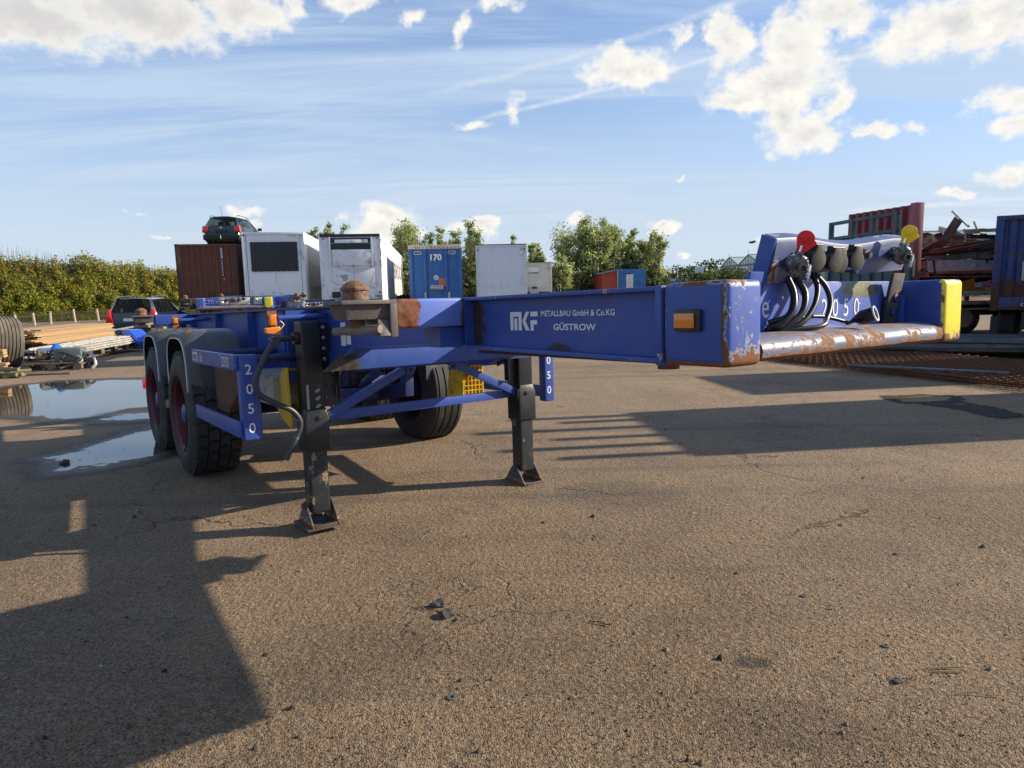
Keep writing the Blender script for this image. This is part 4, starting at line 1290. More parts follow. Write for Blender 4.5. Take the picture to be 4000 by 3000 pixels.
Mc = basis((0, .012, 0), (1, 0, 0), (0, 0, 1))
box_part('label_plate', simple('label_dark', (.03, .03, .045), .5), t, Wd - .64, Wd - .55, .012, .016, hh - 1.48, hh - .16)
w = MB(); w.box(Wd - .632, Wd - .558, .009, .0112, hh - .62, hh - .18); w.build('label_strip', letw, t)
for k, ch_ in enumerate('CBXU'):
    text(ch_, .115, Mc @ Matrix.Translation((Wd - .625, hh - .29 - k * .108, .008)), navy, t, bold=.01, name='letter')
for k, ch_ in enumerate('394995'):
    text(ch_, .125, Mc @ Matrix.Translation((Wd - .632, hh - .76 - k * .115, .006)), letw, t, bold=.012, name='letter')
text('5', .135, Mc @ Matrix.Translation((Wd - .60, hh - 1.52, .006)), letw, t, bold=.012, name='letter')
# its carrier
tc = thing('container_carrier', 'low dark trailer frame under the brown container', 'trailer', (c0.x, 29.1, gz(29)), math.radians(10))
h0 = cz0 - gz(29)
for x in (.55, Wd - .65): box_part('main_beam', darkm, tc, x, x + .1, -.6, 6.4, h0 - .28, h0 - .02)
for y in (.1, 3, 5.7): box_part('cross_member', darkm, tc, .02, Wd - .02, y, y + .12, h0 - .17, h0 - .004)
for k in range(2):
    for x in (.2, Wd - .2): simple_wheel(tc, x, 3.6 + 1.3 * k, .5, .5, .36)
for x in (.4, Wd - .4): box_part('landing_leg', darkm, tc, x - .05, x + .05, 1.2, 1.3, 0, h0 - .2)


# --- estate car
def wagon(name, label, bodycol, M, Wc=1.74, Lc=4.45, H=1.46, rails=white, plate=letw, antenna=False, dark=False, grp=None, hook=False, long_lamps=False):
    t = thing(name, label, 'car', M=M)
    body = mat('car_paint_' + name + str(round(bodycol[2], 3)), lambda g: out(g, g.n('ShaderNodeBsdfPrincipled', {'Base Color': g.mix(g.noise(obco(g), 3, 4), (*bodycol, 1), tuple(c * 1.25 for c in bodycol) + (1,)), 'Roughness': .28, 'Metallic': .25, 'Coat Weight': .8, 'Coat Roughness': .06}).outputs[0]))
    hw = Wc / 2; r = -Lc / 2; f = Lc / 2
    # loops: (x, y) for 12 stations from rear centre round the right... y>0 side; mirrored
    def loop(z, rx, fx, w, rin=.12, fin=.2, zs=None, crown=0):
        st = [(rx, 0), (rx + .0, w * .55), (rx + .05, w * .86), (rx + rin + .08, w * .985), (rx + .95, w), (rx + 1.0, w), (rx + 1.78, w), (rx + 1.86, w), (rx + 2.75, w), (fx - .75, w * .99), (fx - fin, w * .90), (fx - .04, w * .55), (fx, 0)]
        return [(x, y, z) for x, y in st]
    def ring(zr, zf, rx, fx, w, cowl=None):
        st = loop(0, rx, fx, w); o_ = []
        for i, (x, y, _) in enumerate(st):
            tt = min(1, max(0, (i - 8) / 4)); o_.append((x, y, zr + (zf - zr) * tt))
        return o_
    rows = [ring(.24, .20, r + .05, f - .06, hw * .90), ring(.34, .30, r - .02, f, hw * .975), ring(.50, .48, r - .03, f + .01, hw), ring(.56, .55, r + .015, f - .02, hw * 1.0),
            ring(.80, .66, r + .03, f - .09, hw * .99)]
    belt = [(r + .05, 0, .95), (r + .05, hw * .52, .95), (r + .10, hw * .80, .95), (r + .22, hw * .935, .945), (r + .95, hw * .95, .93), (r + 1.0, hw * .95, .93), (r + 1.78, hw * .95, .92), (r + 1.86, hw * .95, .92), (r + 2.72, hw * .93, .92), (r + 3.02, hw * .88, .93), (r + 3.16, hw * .66, .96), (r + 3.24, hw * .4, .975), (r + 3.28, 0, .98)]
    # bonnet row between
    bon = [(x, y, z) for (x, y, z) in belt]
    for i, (xx, yy, zz) in enumerate([(r + 2.80, hw * .96, .90), (f - .62, hw * .92, .80), (f - .28, hw * .78, .74), (f - .14, hw * .45, .72), (f - .12, 0, .725)]): bon[8 + i] = (xx, yy, zz)
    roof = [(r + .33, 0, H - .035), (r + .34, hw * .45, H - .04), (r + .37, hw * .64, H - .06), (r + .46, hw * .715, H - .075), (r + 1.10, hw * .73, H - .065), (r + 1.15, hw * .73, H - .065), (r + 1.78, hw * .735, H - .055), (r + 1.86, hw * .735, H - .055), (r + 2.28, hw * .70, H - .11), (r + 2.38, hw * .66, H - .12), (r + 2.42, hw * .5, H - .09), (r + 2.43, hw * .3, H - .08), (r + 2.43, 0, H - .075)]
    rows += [bon, belt, roof]
    rp = [(x if i > 3 else x + .08, y * .6, z + .035) for i, (x, y, z) in enumerate(roof)]
    rows.append(rp)
    B = MB(); G = {}
    for sgn in (1, -1):
        vv = [[B.bm.verts.new((x, y * sgn, z)) for (x, y, z) in row] for row in rows]
        for j in range(len(rows) - 1):
            for i in range(12):
                q = [vv[j][i], vv[j][i + 1], vv[j + 1][i + 1], vv[j + 1][i]]
                if j == 6 and i in (0, 1, 3, 5, 7, 9 if False else 7, 10, 11):
                    G.setdefault((sgn, i), [tuple(v.co) for v in q]); continue
                try: B.bm.faces.new(q)
                except ValueError: pass
        # roof centre
        for i in range(12):
            a, b_ = vv[-1][i], vv[-1][i + 1]
            try: B.bm.faces.new([a, b_, B.bm.verts.new((b_.co.x, 0, H)), B.bm.verts.new((a.co.x, 0, H))])
            except ValueError: pass
    B.build('body', body, t, smooth=True)
    def glassq(nm, quads):
        w = MB()
        for q in quads: w.poly(q, [(0, 1, 2, 3)])
        return w.build(nm, winm, t)
    glassq('rear_window', [G[(s, i)] for s in (1, -1) for i in (0, 1)])
    glassq('windscreen', [G[(s, i)] for s in (1, -1) for i in (10, 11)])
    for s in (1, -1):
        for i in (3, 5, 7): glassq('side_window', [G[(s, i)]])
    # dark window surround at the tailgate + interior
    w = MB(); w.box(r + .62, r + .72, -hw * .6, hw * .6, .5, .98)
    for y in (-.38, .38):
        w.box(r + 1.1, r + 1.25, y - .24, y + .24, .5, 1.05); w.box(r + 1.12, r + 1.22, y - .12, y + .12, 1.06, 1.24)
        w.box(r + 2.0, r + 2.15, y - .24, y + .24, .4, 1.05); w.box(r + 2.03, r + 2.13, y - .12, y + .12, 1.06, 1.24)
    w.box(r + .3, f - 1.2, -hw * .85, hw * .85, .3, .42)
    w.build('seats', simple('car_interior', (.035, .036, .038), .8), t, bevel=.02, kind='stuff')
    for s in (1, -1):
        w = MB()
        if long_lamps:
            w.prism([(hw * .70 * s, .56), (hw * .985 * s, .58), (hw * .90 * s, 1.08), (hw * .80 * s, 1.08)], 0, r - .015, r + .16)
        else:
            w.prism([(hw * .68 * s, .66), (hw * .985 * s, .66), (hw * .93 * s, .95), (hw * .66 * s, .95)], 0, r - .005, r + .20)
        w.build('tail_light', redl, t, bevel=.015)
        w = MB(); w.tube([(r + .45, s * hw * .70, H - .03), (r + .62, s * hw * .69, H + .045), (r + 1.9, s * hw * .69, H + .05), (r + 2.15, s * hw * .68, H - .02)], .022 if rails is white else .015, 8); w.build('roof_rail', rails, t, smooth=True)
        w = MB(); w.box(r + 2.62, r + 2.76, s * hw * .98, s * (hw + .16), .90, 1.03); w.build('wing_mirror', body, t, bevel=.02)
        for x in (r + .83, f - .86): simple_wheel(t, x, s * (hw - .10), .31, .31, .20, 'Y', n=20)
        for x in (r + 1.35, r + 2.2):
            w = MB(); w.box(x, x + .16, s * hw * .985, s * (hw * .985 + .02), .80, .83); w.build('door_handle', body, t)
    box_part('rear_bumper', simple('bumper_' + name, tuple(c * .6 for c in bodycol), .5), t, r - .06, r + .1, -hw * .93, hw * .93, .33, .56, .035)
    box_part('number_plate', plate, t, r - .012, r + .0, -.26, .26, .68 if plate is not letw else .64, .79 if plate is not letw else .75)
    w = MB(); w.box(r + .02, r + .03, -.45, .45, .955, .975); w.build('wiper', darkp, t)
    if antenna:
        w = MB(); w.tube([(r + .6, .1, H), (r + .42, .1, H + .45)], .008, 6); w.build('antenna', darkp, t)
    if hook:
        w = MB(); w.tube(smooth_path([(r, 0, .38), (r - .10, 0, .36), (r - .13, 0, .42), (r - .13, 0, .52)]), .022, 8); w.build('tow_hook', steel, t)
        w = MB(); w.lathe([(.055, 0), (.055, .01), (.04, .012)], 18, Matrix.Translation((r + .02, 0, .87)) @ Matrix.Rotation(-PI / 2, 4, 'Y')); w.build('badge', alu, t)
    return t


ty = 31.8
p_ = at(803, 1000, ty); q_ = at(937, 1000, ty)
cx = at(872, 900, ty).x
wagon('estate_car', 'dark green estate car parked on the roof of the brown container', (.008, .028, .022), Matrix.Translation((cx - .25, ty + 2.3, CZ)) @ Matrix.Rotation(math.radians(93), 4, 'Z'), H=1.42, rails=darkp, plate=darkp, antenna=True, hook=True)
cx = at(512, 1230, 27.2)
wagon('estate_car', 'dark blue estate car with silver roof rails standing on the yard before the hedge', (.014, .018, .045), Matrix.Translation((cx.x + .55, 25.6 + 2.2, gz(27))) @ Matrix.Rotation(math.radians(98), 4, 'Z'), Wc=1.80, H=1.50, rails=alu, long_lamps=True)

# --- white insulated trailer
t, Wd, zt, zb = van_trailer('box_trailer', 'clean white box trailer with a large black panel on its front', 943, 1176, 905, 29.0, 9, skin=whitep, side=greysh)
Mf = basis((0, -.012, 0), (1, 0, 0), (0, 0, 1))
S_ = Wd / 233.0   # metres per photo pixel on this face
def fx(px): return (px - 943) * S_
def fz(py): return zt - (py - 905) * S_
box_part('black_panel', darkp, t, fx(971), fx(1150), -.012, .02, fz(1058), fz(943))
for k in range(9):
    for py in (943, 1057):
        w = MB(); x = fx(973 + k * 21.8); w.lathe([(.014, 0), (.014, .006)], 8, Matrix.Translation((x, -.013, fz(py))) @ Matrix.Rotation(PI / 2, 4, 'X')); w.build('rivet', letw, t)
for py in (965, 988, 1010, 1034):
    for px in (972, 1149):
        w = MB(); w.lathe([(.014, 0), (.014, .006)], 8, Matrix.Translation((fx(px), -.013, fz(py))) @ Matrix.Rotation(PI / 2, 4, 'X')); w.build('rivet', letw, t)
for a, b_, c_, d_ in ((955, 957, 912, 1200), (1160, 1161.5, 912, 1200), (1061, 1062, 1060, 1105), (957, 1160, 911, 912.5), (968, 969, 1130, 1200)):
    box_part('seam', seam, t, fx(a), fx(b_), .022, .0295, fz(d_), fz(c_))
box_part('connection_plate', steel, t, fx(1031), fx(1104), -.09, .02, fz(1173), fz(1157), .008)
for k, px in enumerate((1038, 1049, 1060, 1068, 1079, 1092)):
    w = MB(); w.lathe([(.03, 0), (.03, .05), (.02, .06)], 10, Matrix.Translation((fx(px), -.09, fz(1160))) @ Matrix.Rotation(PI / 2, 4, 'X')); w.build('socket', darkp if k % 2 else steel, t)
box_part('rack', steel, t, fx(1027), fx(1030), -.06, .02, fz(1225), fz(1150)); box_part('rack', steel, t, fx(1105), fx(1108), -.06, .02, fz(1225), fz(1150))
for k in range(5): box_part('slat', whited, t, fx(1036 + k * 14), fx(1047 + k * 14), -.03, .02, fz(1225), fz(1176))
box_part('latch', steel, t, fx(971), fx(1008), -.04, .02, fz(1183), fz(1179)); box_part('latch_box', darkp, t, fx(1016), fx(1022), -.04, .02, fz(1186), fz(1176))
w = MB(); w.tube(smooth_path([(fx(1108), -.05, fz(1172)), (fx(1114), -.08, fz(1180)), (fx(1110), -.07, fz(1200)), (fx(1120), -.05, fz(1225))]), .018, 6); w.build('hose', hosem, t)
text('SOLD', .10, Mf @ Matrix.Translation((fx(1135), fz(1158 + 4), .0)), navy, t, bold=.01)
box_part('underline', navy, t, fx(1135), fx(1153), .010, .018, fz(1168), fz(1166.5))
box_part('badge', creamp, t, fx(1117), fx(1148), .012, .02, fz(923), fz(915))
for px in (947, 1166): box_part('marker_lamp', darkp if px < 1000 else steel, t, fx(px - 3), fx(px + 6), -.03, .0, fz(918), fz(914))
Ms = basis((Wd + .009, 0, 0), (0, 1, 0), (0, 0, 1))
gl = simple('pale_print', (.26, .27, .28), .5)
text('VADONI', 1.0, Ms @ Matrix.Translation((1.2, 2.1 + zb - 1.1, 0)), gl, t, xs=1.3)
text('KOSMOS TRANSPORT', .36, Ms @ Matrix.Translation((2.0, .95 + zb - .5, 0)), navy, t, xs=1.1)

# --- dented trailer (side lettering)
t, Wd, zt, zb = van_trailer('box_trailer', 'dented white box trailer with open dark vent and lettering on its side', 1246, 1480, 913, 29.1, 6.6, skin=whited, L=30)
S_ = Wd / 234.0
def fx(px): return (px - 1246) * S_
def fz(py): return zt - (py - 913) * S_
box_part('black_top_rail', darkp, t, fx(1248), fx(1478), -.02, .02, fz(924), fz(913))
box_part('vent_opening', darkp, t, fx(1288), fx(1443), -.004, .02, fz(973), fz(928))
w = MB(); w.prism([(-.05, fz(947)), (-.005, fz(947)), (-.005, fz(934)), (-.02, fz(934))], 0, fx(1304), fx(1432)); w.build('vent_flap', whited, t, bevel=.004)
box_part('vent_bar', steel, t, fx(1288), fx(1443), -.02, -.006, fz(949), fz(947.5))
for px in (1284, 1446): box_part('vent_post', whitep, t, fx(px - 3), fx(px + 3), -.05, .02, fz(1040), fz(924), .006)
box_part('upper_panel', whited, t, fx(1292), fx(1444), -.028, .02, fz(1035), fz(973), .006)
box_part('lower_panel', whited, t, fx(1288), fx(1455), -.020, .02, fz(1122), fz(1042), .006)
box_part('hatch', whitep, t, fx(1411), fx(1427), -.040, -.03, fz(1005), fz(980), .004)
box_part('seam', seam, t, fx(1372), fx(1373.5), -.0225, -.0205, fz(1088), fz(1037))
w = MB(); w.prism([(fx(1314), fz(1071)), (fx(1350), fz(1070)), (fx(1346), fz(1092)), (fx(1334), fz(1098))], 1, -.024, -.0205); w.build('torn_sticker', simple('sticker_rest', (.42, .38, .36), .7), t)
w = MB(); w.prism([(fx(1290), fz(1043)), (fx(1452), fz(1043)), (fx(1380), fz(1070))], 1, -.023, -.0208); w.build('sticker_patch', simple('faded_patch', (.60, .60, .61), .6), t)
w = MB(); w.tube(smooth_path([(fx(1292), -.023, fz(1095)), (fx(1302), -.023, fz(1108)), (fx(1335), -.023, fz(1110)), (fx(1355), -.023, fz(1114))]), .012, 5); w.build('sealant', simple('grey_sealant', (.25, .25, .26), .7), t)
w = MB(); w.tube(smooth_path([(fx(1452), -.023, fz(1060)), (fx(1447), -.023, fz(1080)), (fx(1438), -.023, fz(1098)), (fx(1430), -.023, fz(1102))]), .010, 5); w.build('sealant', MATS['grey_sealant'], t)
box_part('box', darkp, t, fx(1284), fx(1318), -.06, .02, fz(1160), fz(1137), .01)
box_part('socket_plate', steel, t, fx(1332), fx(1350), -.05, .02, fz(1168), fz(1137), .005)
for k in range(5):
    w = MB(); w.lathe([(.022, 0), (.022, .03)], 8, Matrix.Translation((fx(1336 + (k % 2) * 8), -.05, fz(1142 + 5 * k))) @ Matrix.Rotation(PI / 2, 4, 'X')); w.build('socket', darkp, t)
box_part('lower_rail', darkm, t, fx(1265), fx(1478), -.01, .02, fz(1180), fz(1167))
text('9503', .155, basis((0, -.0135, 0), (1, 0, 0), (0, 0, 1)) @ Matrix.Translation((fx(1450), fz(1162), 0)), navy, t, bold=.012)
for px, py in ((1326, 1023), (1457, 1024), (1329, 1093), (1461, 1093), (1251, 1112), (1471, 1140)):
    w = MB(); w.lathe([(.02, 0), (.02, .01)], 8, Matrix.Translation((fx(px), -.012, fz(py))) @ Matrix.Rotation(PI / 2, 4, 'X')); w.build('bolt', darkp, t)
for px in (1306 - 46, 1468): box_part('sticker', simple('blue_sticker', (.12, .3, .5), .5), t, fx(px - 4), fx(px + 4), .02, .0285, fz(934), fz(928))
w = MB(); w.lathe([(.045, 0), (.045, .006)], 14, Matrix.Translation((fx(1478 - 8), .02, fz(1142))) @ Matrix.Rotation(PI / 2, 4, 'X')); w.build('round_sticker', simple('green_sticker', (.05, .16, .10), .5), t)
w = MB(); w.box(Wd + .0131, Wd + .018, 9.0, 29.8, zb + .02, zt - .80); w.build('side_print', greysh if False else simple('mauve_grey_print', (.56, .50, .50), .45, var=.06, scale=.6), t)
text('BROCACEF', 1.25, basis((Wd + .0195, 0, 0), (0, 1, 0), (0, 0, 1)) @ Matrix.Translation((10.2, zb + 1.05, 0)), navy, t, xs=2.75, bold=.006)
for z in (zt - .2, zb + .05): box_part('side_rail', whitep, t, Wd + .013, Wd + .03, .1, 29.8, z - .03, z)
for z0_, z1_ in ((2.2, 1.9), (1.75, 1.4), (2.6, 2.45)):
    box_part('torn_edge', darkp, t, Wd - .015, Wd + .0135, -.0125, .05, z1_ + 1.1, z0_ + 1.1)

# --- blue 170 trailer
t, Wd, zt, zb = van_trailer('curtain_trailer', 'blue fronted curtain trailer marked 170 with beige roof edge', 1597, 1800, 957, 33.6, 4, skin=midblue, L=6.2)
S_ = Wd / 203.0
def fx(px): return (px - 1597) * S_
def fz(py): return zt - (py - 957) * S_
box_part('roof_edge', beige, t, fx(1594), fx(1802), -.05, .3, fz(972), fz(956), .03)
for k in range(11): box_part('eyelet', darkp, t, fx(1620 + k * 15.5) , fx(1623 + k * 15.5), -.056, -.045, fz(969), fz(965))
for px in (1657, 1739): box_part('vertical_rib', midblue, t, fx(px - 4), fx(px + 5), -.07, .02, fz(1165), fz(975), .012)
for px in (1602, 1790): box_part('corner_profile', midblue, t, fx(px - 4), fx(px + 8), -.045, .02, fz(1165), fz(974), .015)
text('170', .40, basis((0, -.004, 0), (1, 0, 0), (0, 0, 1)) @ Matrix.Translation((fx(1673), fz(1015), 0)), letw, t, xs=1.02, bold=.035)
for px in (1629, 1763):
    def hexa(sx, sy): return [(fx(px) - sx, 0 + fz(986)), (fx(px) - sx * .72, fz(986) + sy), (fx(px) + sx * .72, fz(986) + sy), (fx(px) + sx, fz(986)), (fx(px) + sx * .72, fz(986) - sy), (fx(px) - sx * .72, fz(986) - sy)]
    w = MB(); w.prism(hexa(.205, .078), 1, .010, .024); bo = w.build('maker_badge', letw, t)
    w = MB(); w.prism(hexa(.18, .058), 1, .006, .0095); w.build('badge_field', darkp, bo)
    text('VAN HOOL', .062, basis((0, .0045, 0), (1, 0, 0), (0, 0, 1)) @ Matrix.Translation((fx(px) - .138, fz(986) - .021, 0)), letw, bo, xs=.85)
w = MB(); w.lathe([(.12, 0), (.12, .006)], 20, Matrix.Translation((fx(1699), .024, fz(1083))) @ Matrix.Rotation(PI / 2, 4, 'X')); lo = w.build('round_logo', letw, t)
w = MB(); w.lathe([(.085, 0), (.085, .004), (.05, .004), (.05, 0)], 20, Matrix.Translation((fx(1699), .017, fz(1083))) @ Matrix.Rotation(PI / 2, 4, 'X'), closed=True); w.build('logo_ring', midblue, lo)
box_part('document_pouch', simple('brown_pouch', (.36, .13, .06), .6, dirt=.2), t, fx(1709), fx(1738), -.04, .02, fz(1119), fz(1087), .01)
box_part('connection_plate', steel, t, fx(1676), fx(1726), -.10, .02, fz(1129), fz(1113), .005)
for k in range(8):
    w = MB(); w.lathe([(.026, 0), (.026, .04)], 8, Matrix.Translation((fx(1681 + (k % 4) * 12), -.10, fz(1117 + 8 * (k // 4)))) @ Matrix.Rotation(PI / 2, 4, 'X')); w.build('socket', darkp if k % 3 else redcap, t)
w = MB(); w.tube(smooth_path([(fx(1716), -.05, fz(1129)), (fx(1718), -.06, fz(1145)), (fx(1716), -.05, fz(1165))]), .015, 6); w.build('hose', hosem, t)
for px in (1655, 1748): box_part('guard_post', steel, t, fx(px - 3), fx(px + 3), -.12, -.075, fz(1175), fz(1140), .005)
box_part('curtain', simple('dark_blue_curtain', (.015, .05, .17), .5), t, Wd + .013, Wd + .022, .3, 6.1, zb, zt - .15)

# --- plain white trailer with dark roof line, and cream one behind
t, Wd, zt, zb = van_trailer('box_trailer', 'plain pale white box trailer with riveted flat front and thin dark roof line', 1859, 2056, 955, 34.4, 0, skin=simple('pale_white_front', (.60, .66, .76), .4, var=.03, scale=1, dirt=.06, dirtcol=(.4, .42, .46)))
S_ = Wd / 197.0
def fx(px): return (px - 1859) * S_
def fz(py): return zt - (py - 955) * S_
box_part('roof_line', darkp, t, fx(1857), fx(2058), -.03, 13, fz(956.5), fz(953.5))
for px in (1897, 1921, 1957):
    for k in range(22):
        w = MB(); w.lathe([(.011, 0), (.011, .005)], 6, Matrix.Translation((fx(px), .0285, fz(970 + k * 8.6))) @ Matrix.Rotation(PI / 2, 4, 'X')); w.build('rivet', seam, t)
for k in range(24):
    w = MB(); w.lathe([(.010, 0), (.010, .005)], 6, Matrix.Translation((fx(1868 + k * 4.6), .0285, fz(966))) @ Matrix.Rotation(PI / 2, 4, 'X')); w.build('rivet', seam, t)
box_part('edge_profile', simple('ivory_edge', (.68, .66, .58), .5), t, fx(1859), fx(1864), -.02, .02, fz(1170), fz(958)); box_part('edge_profile', MATS['ivory_edge'], t, fx(2051), fx(2057), -.04, .1, fz(1160), fz(962))
box_part('document_holder', whitep, t, fx(2031), fx(2040), -.01, .02, fz(1002), fz(982), .01); box_part('small_plate', steel, t, fx(2029), fx(2046), .01, .02, fz(978), fz(971))
for px in (1866, 2049): box_part('marker_lamp', darkp, t, fx(px - 1), fx(px + 2), -.01, .02, fz(980), fz(971))
w = MB(); w.tube([(fx(2030), -.0, fz(1083)), (fx(2036), -.0, fz(1084)), (fx(2035), -.0, fz(1115))], .012, 6); w.build('cable', steel, t)
t, Wd, zt, zb = van_trailer('box_trailer', 'smaller cream box trailer half hidden behind the plain white trailer', 2030, 2155, 1025, 50, 1, L=11, skin=creamp)
S_ = Wd / 125.0
def fx(px): return (px - 2030) * S_
def fz(py): return zt - (py - 1025) * S_
box_part('roof_line', darkp, t, fx(2028), fx(2156), -.03, 10, fz(1026), fz(1024))
box_part('sticker', letw, t, fx(2064), fx(2104), .012, .0285, fz(1062), fz(1043)); box_part('sticker_stripe', navy, t, fx(2064), fx(2104), .012, .02, fz(1067), fz(1064))
box_part('yellow_strip', simple('faded_yellow', (.62, .52, .28), .6), t, fx(2064), fx(2104), .012, .0285, fz(1041), fz(1036))
w = MB(); w.lathe([(.34, 0), (.34, .004), (.27, .004), (.27, 0)], 20, Matrix.Translation((fx(2085), .028, fz(1091))) @ Matrix.Rotation(PI / 2, 4, 'X'), closed=True); w.lathe([(.16, 0), (.16, .004), (.11, .004), (.11, 0)], 16, Matrix.Translation((fx(2085), .028, fz(1094))) @ Matrix.Rotation(PI / 2, 4, 'X'), closed=True); w.build('faded_round_print', simple('faded_white', (.66, .65, .60), .6), t)
box_part('cooler_unit', steel, t, fx(2067), fx(2102), -.3, .02, fz(1150), fz(1115), .03); box_part('cooler_opening', darkp, t, fx(2074), fx(2095), -.31, -.301, fz(1127), fz(1119), .02)
box_part('hatch', creamp, t, fx(2124), fx(2138), .0, .02, fz(1054), fz(1033), .004)
box_part('edge_profile', MATS['ivory_edge'], t, fx(2150), fx(2155), -.02, .04, fz(1160), fz(1030))

# --- red truck body with blue tarp
a = at(2352, 1068, 50); b_ = at(2412, 1053, 50); c_ = at(2522, 1052, 50)
t = thing('tarpaulin_truck', 'red sided truck body with blue tarpaulin rear in front of the willows', 'truck', (a.x, 50, gz(50)))
X1 = b_.x - a.x; X2 = c_.x - a.x; Z1 = a.z - gz(50); Z2 = b_.z - gz(50)
w = MB(); w.prism([(0, 1.0), (X1, 1.0), (X1, Z2 - .1), (0, Z1 - .1)], 1, 0, 5); w.build('red_side', simple('red_panel', (.36, .045, .02), .5, dirt=.2), t)
w = MB(); w.prism([(-.08, Z1 - .1), (X1 + .05, Z2 - .08), (X1 + .05, Z2), (-.08, Z1)], 1, -.15, 5); w.build('roof', greyp, t)
box_part('tarpaulin', simple('blue_tarp', (.03, .13, .34), .55, var=.2, scale=2, bump=.02, bscale=3), t, X1 + .03, X2, -.1, 4.9, 1.0, Z2 + .01, .02)
box_part('frame_post', steel, t, X1 - .04, X1 + .02, -.2, -.12, 1.0, Z2); box_part('chassis', darkm, t, .1, X2 - .1, .1, 5, .6, .98)
for x in (.3, X2 - .3):
    for y in (1, 4): simple_wheel(t, x, y, .45, .45, .28)
d = at(2460, 1072, 44)
t = thing('signal_post', 'short pale square post standing before the blue tarpaulin', 'post', (d.x, 44, gz(44)))
box_part('post', simple('pale_post', (.6, .6, .56), .5), t, -.2, .2, -.1, .1, 0, d.z - gz(44), .01); box_part('cap', darkp, t, -.06, .06, -.05, .05, d.z - gz(44), d.z - gz(44) + .1)

# --- glasshouse
t = thing('glasshouse', 'long commercial glasshouse with pitched glass roofs at the right horizon', 'greenhouse', (0, 0, 0))
gm = mat('greenhouse_glass', lambda g: out(g, g.n('ShaderNodeMixShader', {0: .55, 1: g.n('ShaderNodeBsdfTransparent').outputs[0], 2: g.n('ShaderNodeBsdfPrincipled', {'Base Color': (.50, .56, .52, 1), 'Roughness': .15}).outputs[0]}).outputs[0]))
gf = simple('greenhouse_frame', (.16, .20, .21), .5)
A = Vector((31.0, 102.0)); Bv = Vector((27.0, 44.0)); n_g = 6
dv = (Bv - A) / n_g; nv = Vector((dv.y, -dv.x)).normalized() * -1
if nv.x < 0: nv = -nv
z0 = -.3; ze = 3.25; zr = 4.45
for k in range(n_g):
    a = A + dv * k; b2 = A + dv * (k + 1); m_ = (a + b2) / 2
    w = MB()
    P = [(a.x, a.y, z0), (b2.x, b2.y, z0), (b2.x, b2.y, ze), (m_.x, m_.y, zr), (a.x, a.y, ze)]
    for p, q in ((0, 4), (4, 3), (3, 2), (4, 2)): w.tube([P[p], P[q]], .09, 5)
    for j in range(1, 8):
        f_ = j / 8; x = a.x + (b2.x - a.x) * f_; y = a.y + (b2.y - a.y) * f_; zz = ze + (zr - ze) * (1 - abs(2 * f_ - 1))
        w.tube([(x, y, z0), (x, y, zz)], .05 if j != 4 else .07, 4)
    w.tube([P[3], (m_.x + nv.x * 60, m_.y + nv.y * 60, zr)], .06, 4); w.tube([P[4], (a.x + nv.x * 60, a.y + nv.y * 60, ze)], .08, 4)
    w.tube([(m_.x, m_.y, zr), (m_.x, m_.y, zr + .5)], .03, 4)
    w.build('gable_frame', gf, t)
    w = MB(); w.poly(P, [(0, 1, 2, 3, 4)]); E = [(p[0] + nv.x * 60, p[1] + nv.y * 60, p[2]) for p in P]
    w.poly([P[2], P[3], E[3], E[2]], [(0, 1, 2, 3)]); w.poly([P[4], P[3], E[3], E[4]], [(0, 1, 2, 3)])
    w.build('glazing', gm, t)
    w = MB(); w.box(-.1, .1, -.1, .1, 0, 1); w.bm.free()
w = MB(); w.poly([(A.x + nv.x * 1.5, A.y + nv.y * 1.5, z0), (Bv.x + nv.x * 1.5, Bv.y + nv.y * 1.5, z0), (Bv.x + nv.x * 1.5, Bv.y + nv.y * 1.5, 2.7), (A.x + nv.x * 1.5, A.y + nv.y * 1.5, 2.7)], [(0, 1, 2, 3)])
w.build('inner_screen', simple('cream_screen', (.50, .48, .38), .8, var=.2, scale=.5), t)

# distant bits: embankment rail, lamp mast, white frame, bird
a = at(2560, 1099, 120)
t = thing('road_barrier', 'long grey barrier along the far road beneath the tree line', 'barrier', (0, 0, 0))
box_part('rail', steel, t, 20, 46, 120, 120.3, 1.0, 1.75); 
for k in range(14): box_part('post', steel, t, 20.5 + k * 1.9, 20.7 + k * 1.9, 120.1, 120.25, -.3, 1.0)
p = at(2647, 1035, 110)
t = thing('lamp_mast', 'thin lamp mast rising over the far tree line', 'mast', (p.x, 110, -.3)); w = MB(); w.tube([(0, 0, 0), (0, 0, p.z + .3)], [.09, .05], 6); w.build('mast', steel, t); box_part('lamp_head', steel, t, -.1, .5, -.1, .1, p.z + .22, p.z + .32)
p = at(2731, 1060, 80)
t = thing('trestle_frame', 'white A shaped frame standing near the glasshouse', 'frame', (p.x, 80, -.3)); h_ = p.z + .3
w = MB()
for x in (-.75, -.3, .3, .75): w.tube([(x, 0, 0), (x * .25, 0, h_)], .06, 5)
w.build('legs', letw, t, kind='stuff'); box_part('head', letw, t, -.45, .45, -.2, .2, h_ - .2, h_ + .55, .05)
p = at(2940, 947, 40)
t = thing('bird', 'dark bird gliding above the glasshouse', 'bird', tuple(p))
w = MB()
w.lathe([(.001, -.22), (.035, -.14), (.055, .0), (.035, .12), (.02, .17), (.001, .22)], 8, Matrix.Rotation(math.radians(80), 4, 'Y')); w.build('body', darkp, t, smooth=True)
for s in (-1, 1):
    w = MB(); w.poly([(-.10, 0, .0), (.09, 0, .0), (.06, s * .32, .09), (-.02, s * .58, .02), (-.10, s * .30, .08), (-.10, 0, -.015), (.09, 0, -.015), (.06, s * .32, .08)], [(0, 1, 2, 3, 4), (5, 6, 7, 3, 4)]); w.build('wing', darkp, t)
